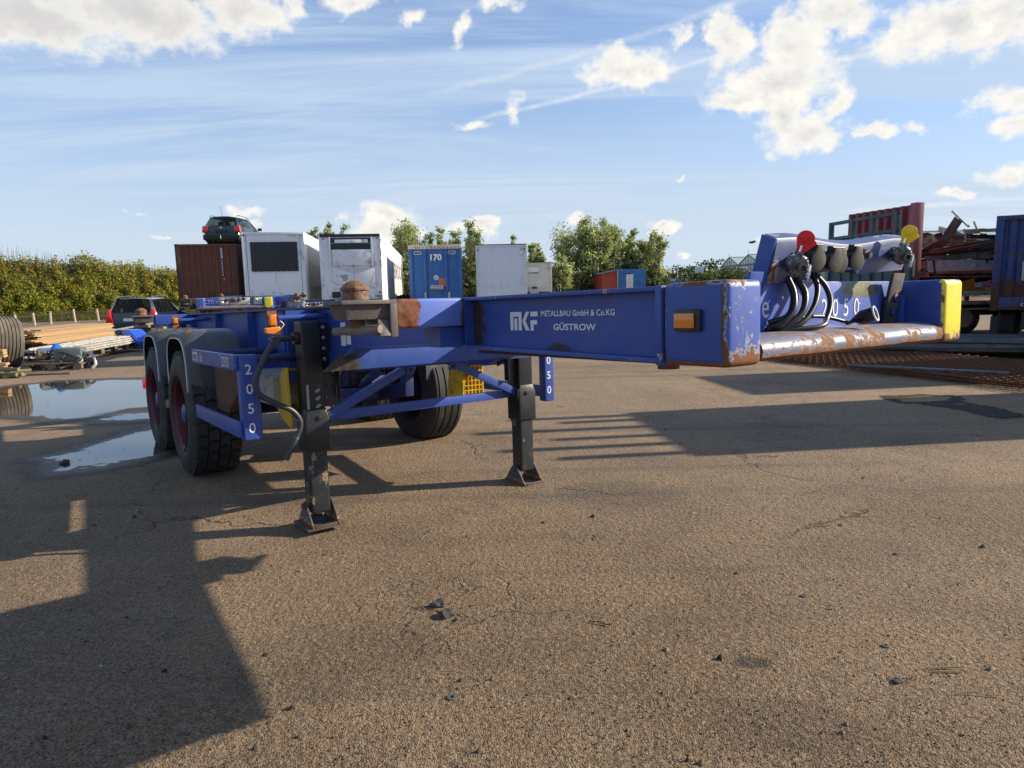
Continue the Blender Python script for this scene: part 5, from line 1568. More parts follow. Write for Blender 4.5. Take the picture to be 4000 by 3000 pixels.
w = MB(); w.poly([(-.2, -.02, 0), (-.2, .02, 0), (-.36, .06, .0), (-.36, -.06, .0)], [(0, 1, 2, 3)]); w.build('tail', darkp, t)

# ================================================================ left side: lumber, profiles, tyre, pallets
def pallet(name, label, M, L=1.2, Wp=.8, grp='timber pallets', h=.144):
    t = thing(name, label, 'pallet', M=M, group=grp)
    for y in (-.5, 0, .5):
        for x in (-.46, 0, .46):
            box_part('block', woodd, t, x * L - .07, x * L + .07, y * (Wp - .1) - .05, y * (Wp - .1) + .05, .022, h - .044)
        box_part('runner', woodd, t, -L / 2, L / 2, y * (Wp - .1) - .05, y * (Wp - .1) + .05, 0, .021)
    for x in (-.46, 0, .46): box_part('stringer', woodd, t, x * L - .07, x * L + .07, -Wp / 2, Wp / 2, h - .043, h - .022)
    for k in range(5):
        y = -Wp / 2 + .05 + k * (Wp - .1) / 4; box_part('deck_board', woodd, t, -L / 2, L / 2, y - .05, y + .05, h - .021, h)
    return t


# world directions on this corner of the yard: the stacks lie slightly askew
PA = gnd(185, 1385); PB = gnd(440, 1330)
ang = math.atan2(1.55, 3.9)
Bz = Matrix.Translation((-9.98, 15.95, 0)) @ Matrix.Rotation(math.radians(95), 4, 'Z')
pallet('pallet', 'weathered pallet under the aluminium profiles, end nearest the chassis', Bz @ Matrix.Translation((1.25, .1, 0)), L=1.3, Wp=1.1)
pallet('pallet', 'weathered pallet under the aluminium profiles, end nearest the big tyre', Bz @ Matrix.Translation((-.55, .1, 0)), L=1.2, Wp=1.1)
prof = thing('profile_stack', 'bundle of long aluminium profiles lying on pallets before the timber', 'metal stack', M=Bz @ Matrix.Translation((0, 0, .146)))
k = 0
for row in range(4):
    for c in range(7 - row):
        y = -.48 + c * .13 + row * .05; z = row * .045
        L0 = -1.95 + random.uniform(-.25, .3); L1 = 2.25 + random.uniform(-.3, .25)
        w = MB(); w.box(L0, L1, y, y + .115, z, z + .012); w.box(L0, L1, y, y + .012, z + .012, z + .040); w.box(L0, L1, y + .10, y + .115, z + .012, z + .040)
        w.build('profile', alup, prof)
Bt = Matrix.Translation((-14.35, 21.6, gz(21))) @ Matrix.Rotation(math.radians(91), 4, 'Z')
for k, x in enumerate((-.9, .9)):
    pallet('pallet', ('weathered pallet beneath the left half of the plank stack', 'weathered pallet beneath the right half of the plank stack')[k], Bt @ Matrix.Translation((x, 0, 0)), L=1.1, Wp=1.2, h=.150)
lum = thing('plank_stack', 'high stack of sawn planks with uneven ends before the hedge', 'timber stack', M=Bt @ Matrix.Translation((0, 0, .155)))
for row in range(13):
    for c in range(8):
        z = row * .034; y = -.68 + c * .17 + random.uniform(-.012, .012)
        st = -1.95 + (c * .03) + random.uniform(-.22, .22) - (.25 if row in (3, 4, 9) else 0) + (.35 if row < 3 else 0)
        en = 2.05 + random.uniform(-.08, .10) - row * .012
        if row > 12 and c < 1: continue
        w = MB(); zz = z + .0; th = .033
        w.box(st, en, y - .08, y + .08, zz, zz + .028)
        o = w.build('plank', wood, lum)
        o.rotation_euler = (0, random.uniform(-.002, .002), random.uniform(-.004, .004))
# tyre standing at the left edge
ty_ = thing('loose_tyre', 'huge worn tyre standing upright at the left edge beside the plank stack', 'tyre', M=Matrix.Translation((-9.88, 13.15, .0)) @ Matrix.Rotation(math.radians(-38), 4, 'Z') @ Matrix.Rotation(math.radians(-7), 4, 'X'))
R = .52; wd = .56
M_ = Matrix.Translation((0, 0, R)) @ Matrix.Rotation(PI / 2, 4, 'X')
pr_ = [(R * .60, -wd / 2 + .02), (R * .72, -wd / 2 - .01), (R * .93, -wd / 2 + .01), (R - .01, -wd / 2 + .06)]
for k in range(1, 8):
    h_ = -wd / 2 + .04 + k * (wd - .08) / 8
    pr_ += [(R, h_ - .014), (R - .014, h_ - .006), (R - .014, h_ + .006), (R, h_ + .014)]
pr_ += [(R - .01, wd / 2 - .06), (R * .93, wd / 2 - .01), (R * .72, wd / 2 + .01), (R * .60, wd / 2 - .02), (R * .62, wd / 2 - .05), (R * .90, wd / 2 - .05), (R * .93, 0), (R * .90, -wd / 2 + .05), (R * .62, -wd / 2 + .05)]
w = MB(); w.lathe(pr_, 64, M_, closed=True); w.build('carcass', simple('dusty_tyre', (.105, .088, .068), .85, var=.3, scale=2.5, dirt=.45, dirtcol=(.19, .15, .105)), ty_, smooth=True)
# planks in front of the tyre
pk = thing('plank_bundle', 'short pale planks lying in front of the big tyre', 'planks', M=Matrix.Translation((-9.95, 12.45, 0)) @ Matrix.Rotation(math.radians(14), 4, 'Z'))
for k in range(7):
    w = MB(); w.box(-1.2 + random.uniform(-.1, .1), .62 + random.uniform(-.12, .05), -.1 + (k % 2) * .05, .06 + (k % 2) * .05, .10 + k * .05, .14 + k * .05); w.build('plank', wood, pk)
st = thing('strap_heap', 'heap of olive webbing and hose on the ground before the big tyre', 'strap heap', M=Matrix.Translation((-8.95, 11.95, 0)))
for k in range(5):
    pts = [(random.uniform(-.5, .45), random.uniform(-.2, .25), .03 + .03 * k) for _ in range(5)]
    w = MB(); w.tube(smooth_path(pts, 6), .035, 6); w.build('strap', simple('olive_webbing', (.16, .14, .075), .8), st, smooth=True)
t = thing('plank_piece', 'dark board lying half under the webbing heap', 'board', M=Matrix.Translation((-8.35, 12.3, 0)) @ Matrix.Rotation(.2, 4, 'Z')); box_part('board', woodd, t, -.6, .4, -.15, .15, .004, .03)
Bp = Matrix.Translation((-8.72, 13.2, 0)) @ Matrix.Rotation(math.radians(12), 4, 'Z')
pallet('pallet', 'low pallet carrying junk right of the big tyre', Bp, L=.95, Wp=.8)
ax_ = thing('scrap_engine', 'grey tank, blue caps and hoses heaped on the low pallet', 'scrap parts', M=Bp @ Matrix.Translation((0, 0, .146)))
box_part('tank', simple('grey_green_tank', (.13, .15, .14), .4, dirt=.2), ax_, -.02, .46, -.22, .1, 0, .26, .03)
w = MB(); w.lathe([(.001, 0), (.1, .01), (.14, .08), (.14, .2), (.1, .24), (.001, .25)], 18, Matrix.Translation((-.25, 0, .02))); w.build('steel_drum', zinc, ax_, smooth=True)
w = MB(); w.lathe([(.001, 0), (.09, .02), (.1, .08), (.05, .16), (.001, .18)], 14, Matrix.Translation((-.08, .12, .16))); w.build('blue_cap', simple('bright_blue_plastic', (.02, .14, .55), .35), ax_, smooth=True)
for k in range(6):
    p0 = Vector((random.uniform(-.4, .4), random.uniform(-.3, .2), .12)); 
    w = MB(); w.tube(smooth_path([p0, p0 + Vector((.2, -.15, .06)), p0 + Vector((.35 + random.uniform(-.2, .2), -.3, -.1)), p0 + Vector((.15, -.42, -.22))]), .014, 6); w.build('hose', hosem if k % 3 else steel, ax_, smooth=True)
w = MB(); w.tube(smooth_path([(.42, -.1, .2), (.62, -.15, .12), (.68, -.18, -.05), (.62, -.2, -.14)]), [.03] * 19, 8); w.build('elbow_pipe', alup, ax_, smooth=True)
# blue crumpled panel / wreck parts left of the mudguards
Bw = Matrix.Translation((-9.75, 17.9, -.03)) @ Matrix.Rotation(math.radians(-30), 4, 'Z') @ Matrix.Scale(.62, 4)
wk = thing('cab_wreck', 'crumpled blue cab panel with cables and fittings lying behind the rear mudguard', 'wreck', M=Bw)
w = MB(); w.prism([(-.65, .35), (.55, .08), (.62, .34), (-.10, .78), (-.55, .80)], 1, -.3, .35); w.build('blue_panel', simple('bright_blue_panel', (.025, .09, .55), .25, coat=.5), wk, bevel=.05, seg=3)
w = MB(); w.prism([(-.62, .22), (.5, -.0), (.55, .10), (-.60, .34)], 1, -.36, .3); w.build('grey_bumper', greyp, wk, bevel=.02)
w = MB(); w.box(-.98, -.62, -.3, .2, .45, .78); w.build('mirror_housing', darkp, wk, bevel=.05)
w = MB(); w.box(-.99, -.975, -.22, .12, .52, .72); w.build('mirror_glass', zinc, wk)
for k in range(12):
    p0 = Vector((random.uniform(-.7, .5), -.38, random.uniform(.08, .4))); w = MB(); w.lathe([(.001, 0), (.035, .01), (.035, .05), (.001, .06)], 8, Matrix.Translation(p0) @ Matrix.Rotation(PI / 2, 4, 'X')); w.build('fitting', steel if k % 2 else darkp, wk, smooth=True)
w = MB()
for k in range(9): w.tube(smooth_path([(random.uniform(-.9, .6), random.uniform(-.4, .2), .03), (random.uniform(-.9, .6), random.uniform(-.5, .1), .2), (random.uniform(-.9, .6), random.uniform(-.4, .2), .05)]), .02, 5)
w.build('cables', hosem, wk, kind='stuff')
w = MB(); w.box(-1.3, .5, -.3, .35, .0, .1); w.build('black_tray', darkp, wk, bevel=.02)
# white drawbar behind the rear twist lock
t = thing('drawbar_frame', 'rusty white steel drawbar resting between the blue estate car and the chassis', 'steel frame', M=Matrix.Translation((-11.8, 21.5, -.15)) @ Matrix.Rotation(math.radians(24), 4, 'Z') @ Matrix.Scale(.6, 4))
w = MB(); w.prism([(-1.1, .62), (1.6, 1.02), (1.6, 1.12), (-1.1, .70)], 1, 0, .1); w.build('beam', paint('white_rusty_beam', (.55, .55, .52), rust=.3, rough=.6), t); box_part('leg', rusty, t, -.8, -.7, 0, .1, 0, .63); box_part('leg', rusty, t, 1.3, 1.4, 0, .1, 0, 1.0)

# --- fence: separate posts and wires
fp = []
for (px, py, tp, dd) in ((130, 1268, 1222, 37.5), (192, 1264, 1216, 38.5), (288, 1251, 1208, 40.5), (380, 1252, 1206, 41.5), (60, 1278, 1230, 36.0), (-40, 1285, 1240, 34.5), (470, 1248, 1205, 43.5), (560, 1246, 1203, 45.5)):
    p = at(px, tp, dd); t = thing('fence_post', {130: 'slim', 192: 'leaning', 288: 'upright', 380: 'crooked', 60: 'weed-hidden', -40: 'outer', 470: 'car-hidden', 560: 'last'}[px] + ' grey wooden fence post in the weeds at the hedge foot', 'fence post', (p.x, dd, gz(dd)), group='wooden fence posts along the hedge')
    w = MB(); w.tube([(0, 0, -.05), (random.uniform(-.05, .05), 0, p.z - gz(dd))], [.075, .065], 8); w.build('post', simple('grey_post_wood', (.36, .31, .24), .8, var=.2), t)
    fp.append(Vector((p.x, dd, p.z)))
fp.sort(key=lambda v: v.x)
t = thing('fence_wire', 'thin wires strung between the wooden fence posts', 'wire fence')
for dz in (.15, .45, .75):
    w = MB(); w.tube([p - Vector((0, 0, dz)) for p in fp], .005, 4); w.build('wire', greyp, t)
# ================================================================ right side
def wall_between(name, P0, P1, zb, zt0, zt1):
    """frame of reference for an upright panel: local x along, z up, y = normal"""
    d = Vector((P1.x - P0.x, P1.y - P0.y, 0)); L = d.length
    M = Matrix.Translation((P0.x, P0.y, zb)) @ Matrix.Rotation(math.atan2(d.y, d.x), 4, 'Z')
    return M, L


# maroon corrugated bulkhead
A_ = at(3316, 840, 19.7); B_ = at(3598, 796, 17.0)
M_, L_ = wall_between('', A_, B_, gz(18), 0, 0)
H_ = (A_.z + B_.z) / 2 - gz(18)
t = thing('corrugated_bulkhead', 'tall maroon corrugated bulkhead behind the dark green frame', 'bulkhead', M=M_)
w = MB(); pts = corrug(9, L_ - .16, .09, 0, 0, 0)
V = [(a, -b_, .5) for a, b_ in pts] + [(a, -b_, H_) for a, b_ in pts]; n = len(pts)
w.poly(V, [(k, k + 1, n + k + 1, n + k) for k in range(n - 1)])
bmesh.ops.solidify(w.bm, geom=w.bm.faces[:], thickness=.01)
w.build('corrugated_sheet', redp, t)
w = MB(); w.box(L_ - .16, L_ + .05, -.16, .06, .2, H_ + .03); w.build('end_post', simple('sunlit_maroon_post', (.33, .07, .08), .5, dirt=.2), t, bevel=.01)  # pinker than the sheet: sunlight on the end face put into the colour
box_part('stanchion', greenf, t, L_ - .04, L_ + .14, -.30, -.17, .0, H_ * .60, .01)
for x in (.3, 2.2): box_part('foot', greenf, t, x, x + .2, -.1, .3, 0, .5)
# green frame with sign
A_ = at(3246, 871, 16.9); B_ = at(3512, 824, 14.2)
M_, L_ = wall_between('', A_, B_, gz(15.5), 0, 0)
H_ = (A_.z + B_.z) / 2 - gz(15.5)
t = thing('green_headboard', 'dark green steel headboard with open top bays and a haulier name plate', 'headboard', M=M_)
sx_ = L_ / 266.0
rs = lambda v: H_ - v
box_part('top_rail', greenf, t, 0, L_, -.04, .04, H_ - .075, H_, .006)
box_part('middle_rail', greenf, t, 0, L_, -.04, .04, H_ - .42, H_ - .35, .006)
for x in (0, L_ * .36, L_ * .66, L_ - .08): box_part('stile', greenf, t, x, x + .08, -.05, .05, .25, H_ - .001, .006)
box_part('sheet', greenf, t, .03, L_ - .04, .0, .02, .25, H_ - .40)
for x in (L_ * .2, L_ * .5, L_ * .82): box_part('rib', greenf, t, x, x + .05, -.03, .0, .25, H_ - .42)
for x in (.2, L_ - .3): box_part('foot', greenf, t, x, x + .1, -.05, .2, 0, .25)
w = MB(); w.box(L_ * .375, L_ * .655, -.0075, -.002, H_ - .75, H_ - .43); so = w.build('name_plate', letw, t)
rl_ = simple('red_lettering', (.42, .05, .05), .5)
Mg = basis((0, -.010, 0), (1, 0, 0), (0, 0, 1))
text('INTRAHAAN TRANSPORT', .080, Mg @ Matrix.Translation((L_ * .38, H_ - .545, 0)), rl_, t, xs=.84, bold=.03)
text('PAPENDRECHT', .10, Mg @ Matrix.Translation((L_ * .42, H_ - .68, 0)), rl_, t, xs=.92, bold=.03)
text('15', .14, Mg @ Matrix.Translation((L_ * .82, H_ - .60, .0)), letw, t, xs=1.2, bold=.02)

# scrap wagon
SD = 18.0
x0 = at(3585, 1175, SD).x
dk = at(3700, 1176, SD).z - gz(SD)
t = thing('scrap_trailer', 'flat trailer carrying the scrap heap, dark running gear below', 'trailer', (x0, SD, gz(SD)))
box_part('deck_edge', simple('pale_deck_edge', (.45, .43, .40), .6, dirt=.3), t, 0, 5.4, -.1, 0, dk - .1, dk - .03, .01)
box_part('deck', rusty, t, 0, 5.4, .02, 2.6, dk - .08, dk - .02)
box_part('lower_rail', simple('pale_rail', (.36, .35, .33), .6), t, .1, 5.4, -.06, 0, dk - .24, dk - .19)
box_part('beam', darkm, t, .2, 5.2, .3, .6, dk - .4, dk - .08); box_part('beam', darkm, t, .2, 5.2, 2.0, 2.3, dk - .4, dk - .08)
for x in (1.3, 2.6): 
    for y in (.2, 2.4): simple_wheel(t, x, y, .42, .42, .3, 'Y')
box_part('leg', darkm, t, .42, .55, .1, .25, 0, dk - .1)
for k in range(2):
    box_part('stake', rusty, t, 1.2 + k * 2.2, 1.28 + k * 2.2, -.09, -.01, dk, dk + .5)
# scrap pieces: every sheet, beam and plank its own thing
cm = {'brown': simple('scrap_brown', (.11, .065, .04), .8, var=.4, dirt=.4), 'rust': simple('scrap_rust', (.17, .07, .035), .85, var=.4, dirt=.4, dirtcol=(.05, .03, .02)),
      'grey': simple('scrap_grey', (.24, .22, .20), .6, var=.3, dirt=.5), 'pale': simple('scrap_pale', (.50, .43, .40), .6, var=.1, dirt=.35, dirtcol=(.3, .22, .19)),
      'red': simple('scrap_red', (.34, .07, .04), .6, var=.2, dirt=.3), 'pink': simple('scrap_pink', (.36, .19, .16), .7, var=.3, dirt=.4), 'silver': simple('scrap_bright', (.62, .62, .60), .35, var=.2, dirt=.2), 'dark': simple('scrap_dark', (.03, .025, .022), .8, dirt=.3),
      'orange': simple('scrap_orange', (.55, .22, .02), .5, var=.2), 'yellow': simple('scrap_yellow', (.42, .33, .10), .6, var=.3), 'magenta': simple('scrap_magenta', (.5, .10, .22), .5), 'cream': simple('scrap_cream', (.55, .55, .42), .6, var=.2)}


def piece(px, py, dist, L, Hh, th, rot, tilt, m, name, label, cat, kind='sheet', yaw=0):
    p = at(px, py, dist)
    t = MB()
    if kind == 'sheet':
        # slightly buckled sheet
        N = 8; rows = []
        for k in range(N + 1):
            x = -L / 2 + L * k / N; o_ = math.sin(k * 1.7 + px) * Hh * .06 + random.uniform(-.02, .02)
            rows.append([t.bm.verts.new((x, math.sin(k * .9) * .03, -Hh / 2 + o_)), t.bm.verts.new((x, math.sin(k * .9 + 1) * .04 + .02, Hh / 2 + o_ * .6 + random.uniform(-.03, .03) * Hh * 2))])
        for a, b_ in zip(rows[:-1], rows[1:]): t.bm.faces.new([a[0], b_[0], b_[1], a[1]])
        bmesh.ops.solidify(t.bm, geom=t.bm.faces[:], thickness=max(th, .012))
    elif kind == 'tube':
        t.tube([(-L / 2, 0, 0), (L / 2, 0, 0)], th, 8)
    elif kind == 'channel':
        t.box(-L / 2, L / 2, 0, .012, -Hh / 2, Hh / 2); t.box(-L / 2, L / 2, -th, 0, Hh / 2 - .012, Hh / 2); t.box(-L / 2, L / 2, -th, 0, -Hh / 2, -Hh / 2 + .012)
    elif kind == 'corrug':
        n_ = 10
        for k in range(n_): t.prism([(-L / 2 + L * k / n_, -Hh / 2), (-L / 2 + L * (k + .5) / n_, -Hh / 2), (-L / 2 + L * (k + .5) / n_ + .05, Hh / 2), (-L / 2 + L * k / n_ + .05, Hh / 2)], 1, -.02 * (k % 2), .05)
    o = t.build(name, cm[m], None)
    o.matrix_world = Matrix.Translation(p) @ Matrix.Rotation(yaw, 4, 'Z') @ Matrix.Rotation(-rot, 4, 'Y') @ Matrix.Rotation(tilt, 4, 'X')
    tag(o, label, cat, 'scrap metal piled on the flat trailer')
    return o


D_ = SD
piece(3745, 958, D_ + .1, 2.2, .16, .02, .02, 0, 'brown', 'scrap_board', 'long brown rotten board lying across the scrap heap above the red girder', 'board')
piece(3600, 930, D_ + .6, 1.1, .14, .02, -.05, .1, 'rust', 'scrap_board', 'short orange brown board at the top left of the scrap heap', 'board')
piece(3620, 918, D_ + .8, 1.0, .10, .02, -.12, .1, 'rust', 'scrap_board', 'ragged rusty board highest on the left of the scrap heap', 'board')
piece(3710, 905, D_, .75, .22, .05, 1.02, .0, 'brown', 'scrap_girder', 'steep brown perforated girder leaning up out of the scrap heap', 'girder', 'channel')
piece(3640, 985, D_ + .2, 1.6, .30, .03, .05, .15, 'brown', 'scrap_sheet', 'wide dark brown sheet in the left middle of the scrap heap', 'metal sheet')
piece(3800, 935, D_ + .3, 1.9, .16, .02, -.32, 0, 'grey', 'scrap_sheet', 'grey sloping sheet right of the leaning girder on the heap', 'metal sheet')
piece(3860, 900, D_ + .5, 1.3, .10, .02, .03, .3, 'grey', 'scrap_sheet', 'thin grey sheet topping the right end of the scrap heap', 'metal sheet')
piece(3840, 930, D_ + .2, 1.1, .07, .03, -.03, 0, 'silver', 'scrap_strip', 'shiny strip near the top right of the scrap heap', 'metal strip', 'channel')
piece(3752, 855, D_ + .1, .62, .05, .028, -.72, 0, 'silver', 'scrap_tube', 'bright tube sticking up highest from the scrap heap', 'tube', 'tube')
piece(3811, 880, D_ + .1, .22, .05, .03, -1.1, 0, 'silver', 'scrap_tube', 'short bright tube stub right of the tallest tube on the heap', 'tube', 'tube')
piece(3845, 925, D_ - .1, .9, .10, .06, -.03, 0, 'dark', 'scrap_bar', 'black bar lying level across the right of the scrap heap', 'bar', 'channel')
piece(3800, 946, D_ - .15, 1.3, .05, .05, .06, 0, 'grey', 'scrap_bar', 'grey bent bar in the middle right of the scrap heap', 'bar', 'channel')
piece(3725, 967, D_ - .2, 1.25, .10, .06, .17, 0, 'red', 'scrap_girder', 'red girder with bolt holes slanting across the scrap heap', 'girder', 'channel')
piece(3740, 985, D_ - .25, 2.2, .05, .06, .06, 0, 'dark', 'scrap_bar', 'long black rail just under the red slanting girder', 'bar', 'channel')
piece(3770, 1003, D_ - .12, 2.0, .17, .02, .05, -.1, 'grey', 'scrap_sheet', 'long grey green sheet between the black rail and the pale board', 'metal sheet')
piece(3770, 1040, D_ - .2, 1.9, .32, .03, -.005, -.06, 'pale', 'scrap_sheeting', 'wide pale pinkish panel with torn lower edge in the scrap heap', 'panel')
piece(3612, 1038, D_ - .1, .5, .26, .04, .02, 0, 'pink', 'scrap_sheeting', 'small pink splintered panel at the left of the pale board', 'panel')
piece(3650, 1042, D_ - .42, .05, .36, .03, .18, 0, 'dark', 'ladder_piece', 'black slotted ladder piece standing against the pale panel', 'ladder', 'channel')
piece(3780, 1062, D_ - .3, 1.7, .07, .04, .0, 0, 'red', 'scrap_strip', 'dull red strip along the lower edge of the pale panel', 'metal strip')
for k in range(8):
    piece(3660 + k * 22, 1066 + (k * 7) % 22, D_ - .2 + .05 * k, 1.9 + .1 * (k % 3), .035, .03, -.04 + .012 * k, 0, ('grey', 'dark', 'silver', 'dark')[k % 4], 'scrap_bar', 'thin ' + ('grey', 'black', 'bright', 'dark')[k % 4] + ' bar ' + ('at the left', 'at the right')[k // 4] + ' of the tangled bars under the pale panel', 'bar', 'channel')
piece(3735, 1100, D_ + .3, 2.3, .30, .03, 0, 0, 'dark', 'scrap_sheet', 'black sheet behind the tangled bars low in the heap', 'metal sheet')
piece(3778, 1115, D_ - .3, .35, .24, .05, .3, 0, 'orange', 'orange_duct', 'orange corrugated duct piece resting on the trailer deck', 'duct', 'corrug')
piece(3830, 1128, D_ - .3, .8, .12, .03, .38, 0, 'grey', 'scrap_sheet', 'grey bent sheet beside the orange duct on the deck', 'metal sheet')
piece(3850, 1112, D_ - .2, .7, .18, .03, .15, 0, 'cream', 'scrap_sheet', 'crumpled cream plastic sheet on the deck right of the duct', 'plastic sheet')
piece(3866, 1108, D_ - .35, .35, .10, .03, -.1, 0, 'magenta', 'scrap_sheet', 'small magenta plastic scrap on the cream sheet', 'plastic sheet')
piece(3840, 1140, D_ - .4, .9, .10, .03, .04, 0, 'yellow', 'scrap_board', 'mustard yellow board lying low on the trailer deck', 'board')
piece(3800, 1150, D_ - .45, 1.5, .07, .03, .02, 0, 'silver', 'scrap_strip', 'bright bent edging strip along the deck front', 'metal strip', 'channel')

# small stuff that fills the heap between the pieces one can tell apart
def scrap_fill():
    n = 420
    px = rng.uniform(3560, 3925, n); up = rng.uniform(0, 1, n)
    top = 948 - 26 * np.sin((px - 3560) / 365 * 3.0) - 8 * np.sin(px * .05)
    py = top + (1080 - top) * up
    lowp = rng.uniform(0, 1, n) < .22
    py = np.where(lowp, rng.uniform(1095, 1165, n), py)
    V = []; C = []
    cols = [(.10, .055, .03), (.16, .07, .035), (.05, .035, .028), (.22, .17, .13), (.30, .20, .17), (.20, .06, .04), (.07, .06, .055)]
    lowc = [(.45, .42, .32), (.5, .2, .02), (.25, .25, .24), (.4, .30, .08), (.12, .10, .08)]
    for i in range(n):
        p = np.array(at(px[i], py[i], SD + rng.uniform(-.1, 1.8)))
        L_ = rng.uniform(.15, .85); h = rng.uniform(.02, .13); a = rng.normal() * .16; yw = rng.normal() * .5
        dx = np.array([math.cos(a) * math.cos(yw), math.cos(a) * math.sin(yw), math.sin(a)]) * L_ / 2
        up_ = np.array([-math.sin(a) * .6, rng.uniform(-.9, .4), 1.0]); up_ = up_ / np.linalg.norm(up_) * h
        k_ = rng.uniform(-.3, .3) * h
        V += [p - dx, p + dx + [0, 0, k_], p + dx * rng.uniform(.8, 1) + up_, p - dx * rng.uniform(.8, 1) + up_]
        c = lowc[rng.integers(0, 5)] if lowp[i] else cols[rng.integers(0, 7)]
        C.append(np.array(c) * rng.uniform(.6, 1.3))
    sm = mat('mixed_scrap', lambda g: out(g, g.n('ShaderNodeBsdfPrincipled', {'Base Color': g.mix(g.m('MULTIPLY', g.ss(g.noise(obco(g), 9, 6, .7), .4, .65), .6), g.n('ShaderNodeAttribute', attribute_name='tint').outputs['Vector'], (.05, .03, .02, 1)), 'Roughness': .65}).outputs[0]))
    o = raw('small_scrap', np.array(V), np.arange(n * 4).reshape(n, 4), sm, kind='stuff', cols=np.array(C)); tag(o, 'small torn scrap filling the heap on the flat trailer', 'scrap')


scrap_fill()

# blue tipping body at the right edge
BD = 14.0
p = at(3908, 843, BD); q = at(3890, 1214, BD)
t = thing('blue_container_body', 'old blue steel container body on a dark chassis at the right edge', 'container', (p.x - .02, BD, gz(BD)), math.radians(-38))
zt = p.z - gz(BD); zb = q.z - gz(BD)
box_part('front_sheet', cblue, t, .06, 2.4, .05, .08, zb + .2, zt - .05)
box_part('corner_post', cblue, t, -.04, .10, -.02, .14, zb, zt, .012); box_part('corner_post', cblue, t, 2.34, 2.48, -.02, .14, zb, zt, .012)
box_part('top_rail', cblue, t, .10, 2.34, 0, .1, zt - .10, zt - .002, .008); box_part('bottom_rail', cblue, t, .10, 2.34, -.03, .1, zb + .02, zb + .28, .01)
for k in range(8): w = MB(); x = .16 + k * .28; w.prism([(x, .049), (x + .05, .0), (x + .14, .0), (x + .19, .049)], 2, zb + .29, zt - .11); w.build('pressed_rib', cblue, t)
box_part('side_sheet', cblue, t, .0, .03, .15, 5.8, zb + .05, zt - .03)
for k in range(12): box_part('side_rib', cblue, t, -.035, .0, .4 + k * .45, .52 + k * .45, zb + .1, zt - .06)
box_part('side_rail', cblue, t, -.03, .06, .14, 5.8, zt - .1, zt); box_part('side_rail', cblue, t, -.03, .06, .14, 5.8, zb, zb + .1)
box_part('floor', rusty, t, .03, 2.4, .1, 5.8, zb + .02, zb + .08)
box_part('name_plate', simple('grey_sign', (.40, .41, .36), .6), t, .44, .8, -.035, -.012, zb + .60, zb + .98, .01)
text('c', .13, basis((0, -.033, 0), (1, 0, 0), (0, 0, 1)) @ Matrix.Translation((.46, zb + .10, 0)), letw, t)
box_part('chassis_beam', darkm, t, .5, .65, -.3, 6, zb - .35, zb - .02); box_part('chassis_beam', darkm, t, 1.8, 1.95, -.3, 6, zb - .35, zb - .02)
for y in (.9, 2.2, 4.4):
    for x in (.25, 2.2): simple_wheel(t, x, y, .42, .42, .34)
box_part('support_leg', darkm, t, .0, .12, -.2, -.08, 0, zb - .1); box_part('support_leg', darkm, t, 2.2, 2.32, -.2, -.08, 0, zb - .1)
w = MB(); w.tube([(.45, .5, zt), (.45, .5, zt + .12)], .012, 5); w.build('pin', darkm, t)

# stack of grey sheet steel profiles, mesh mats
gs = Matrix.Translation((9.0, 12.3, 0)) @ Matrix.Rotation(math.radians(-24), 4, 'Z')
t = thing('pallet_timber', 'dark bearer timbers under the grey sheet profiles', 'timbers', M=gs)
for x in (-1.6, .2, 2.0): box_part('bearer', woodd, t, x, x + .1, -.9, .9, 0, .12)
for k in range(12):
    L1 = random.uniform(2.6, 4.8); y = -.75 + (k % 4) * .38 + random.uniform(-.08, .08); z = .125 + (k // 4) * .075
    w = MB(); w.box(-2.2, -2.2 + L1 + 1.5, y, y + .30, z, z + .012); w.box(-2.2, -2.2 + L1 + 1.5, y, y + .012, z + .012, z + .06); w.box(-2.2, -2.2 + L1 + 1.5, y + .29, y + .302, z + .012, z + .06)
    o = w.build('sheet_profile', greyp, None); o.matrix_world = gs @ Matrix.Rotation(random.uniform(-.07, .07), 4, 'Z') @ Matrix.Rotation(random.uniform(-.01, .01), 4, 'Y')
    tag(o, 'grey folded steel profile, ' + ('lowest', 'middle', 'upper')[k // 4] + ' layer of the loose stack, ' + ('nearest', 'second', 'third', 'farthest')[k % 4] + ' across', 'steel profile', 'grey folded steel profiles stacked on bearers')
mm = Matrix.Translation((6.75, 10.75, 0)) @ Matrix.Rotation(math.radians(-65), 4, 'Z')
def mesh_mat(M, z, L, Wm, label):
    t = thing('mesh_mat', label, 'steel mesh', M=M @ Matrix.Translation((0, 0, z)), group='rusty reinforcement mats lying on the yard')
    w = MB()
    for k in range(int(L / .15)):
        x = -L / 2 + k * .15; w.tube([(x, -Wm / 2, .012), (x, Wm / 2, .012)], .0065, 4)
    for k in range(int(Wm / .15)):
        y = -Wm / 2 + k * .15; w.tube([(-L / 2, y, .022), (L / 2, y, .022)], .0065, 4)
    w.build('wire_grid', rusty, t, kind='stuff')
for k in range(6):
    mesh_mat(mm @ Matrix.Rotation(random.uniform(-.08, .08), 4, 'Z'), .004 + k * .017, 5.0, 2.6, ('lowest', 'second', 'third', 'fourth', 'fifth', 'topmost')[k] + ' rusty wire mesh mat of the flat stack before the grey profiles')
w = MB(); w.box(-1.0, 1.0, -.04, .04, 0, .025); o = w.build('flat_bar', greyp, None); o.matrix_world = Matrix.Translation((5.92, 9.78, .118)) @ Matrix.Rotation(math.radians(-36), 4, 'Z')
tag(o, 'single long grey flat bar lying across the rusty mesh mats', 'steel bar')

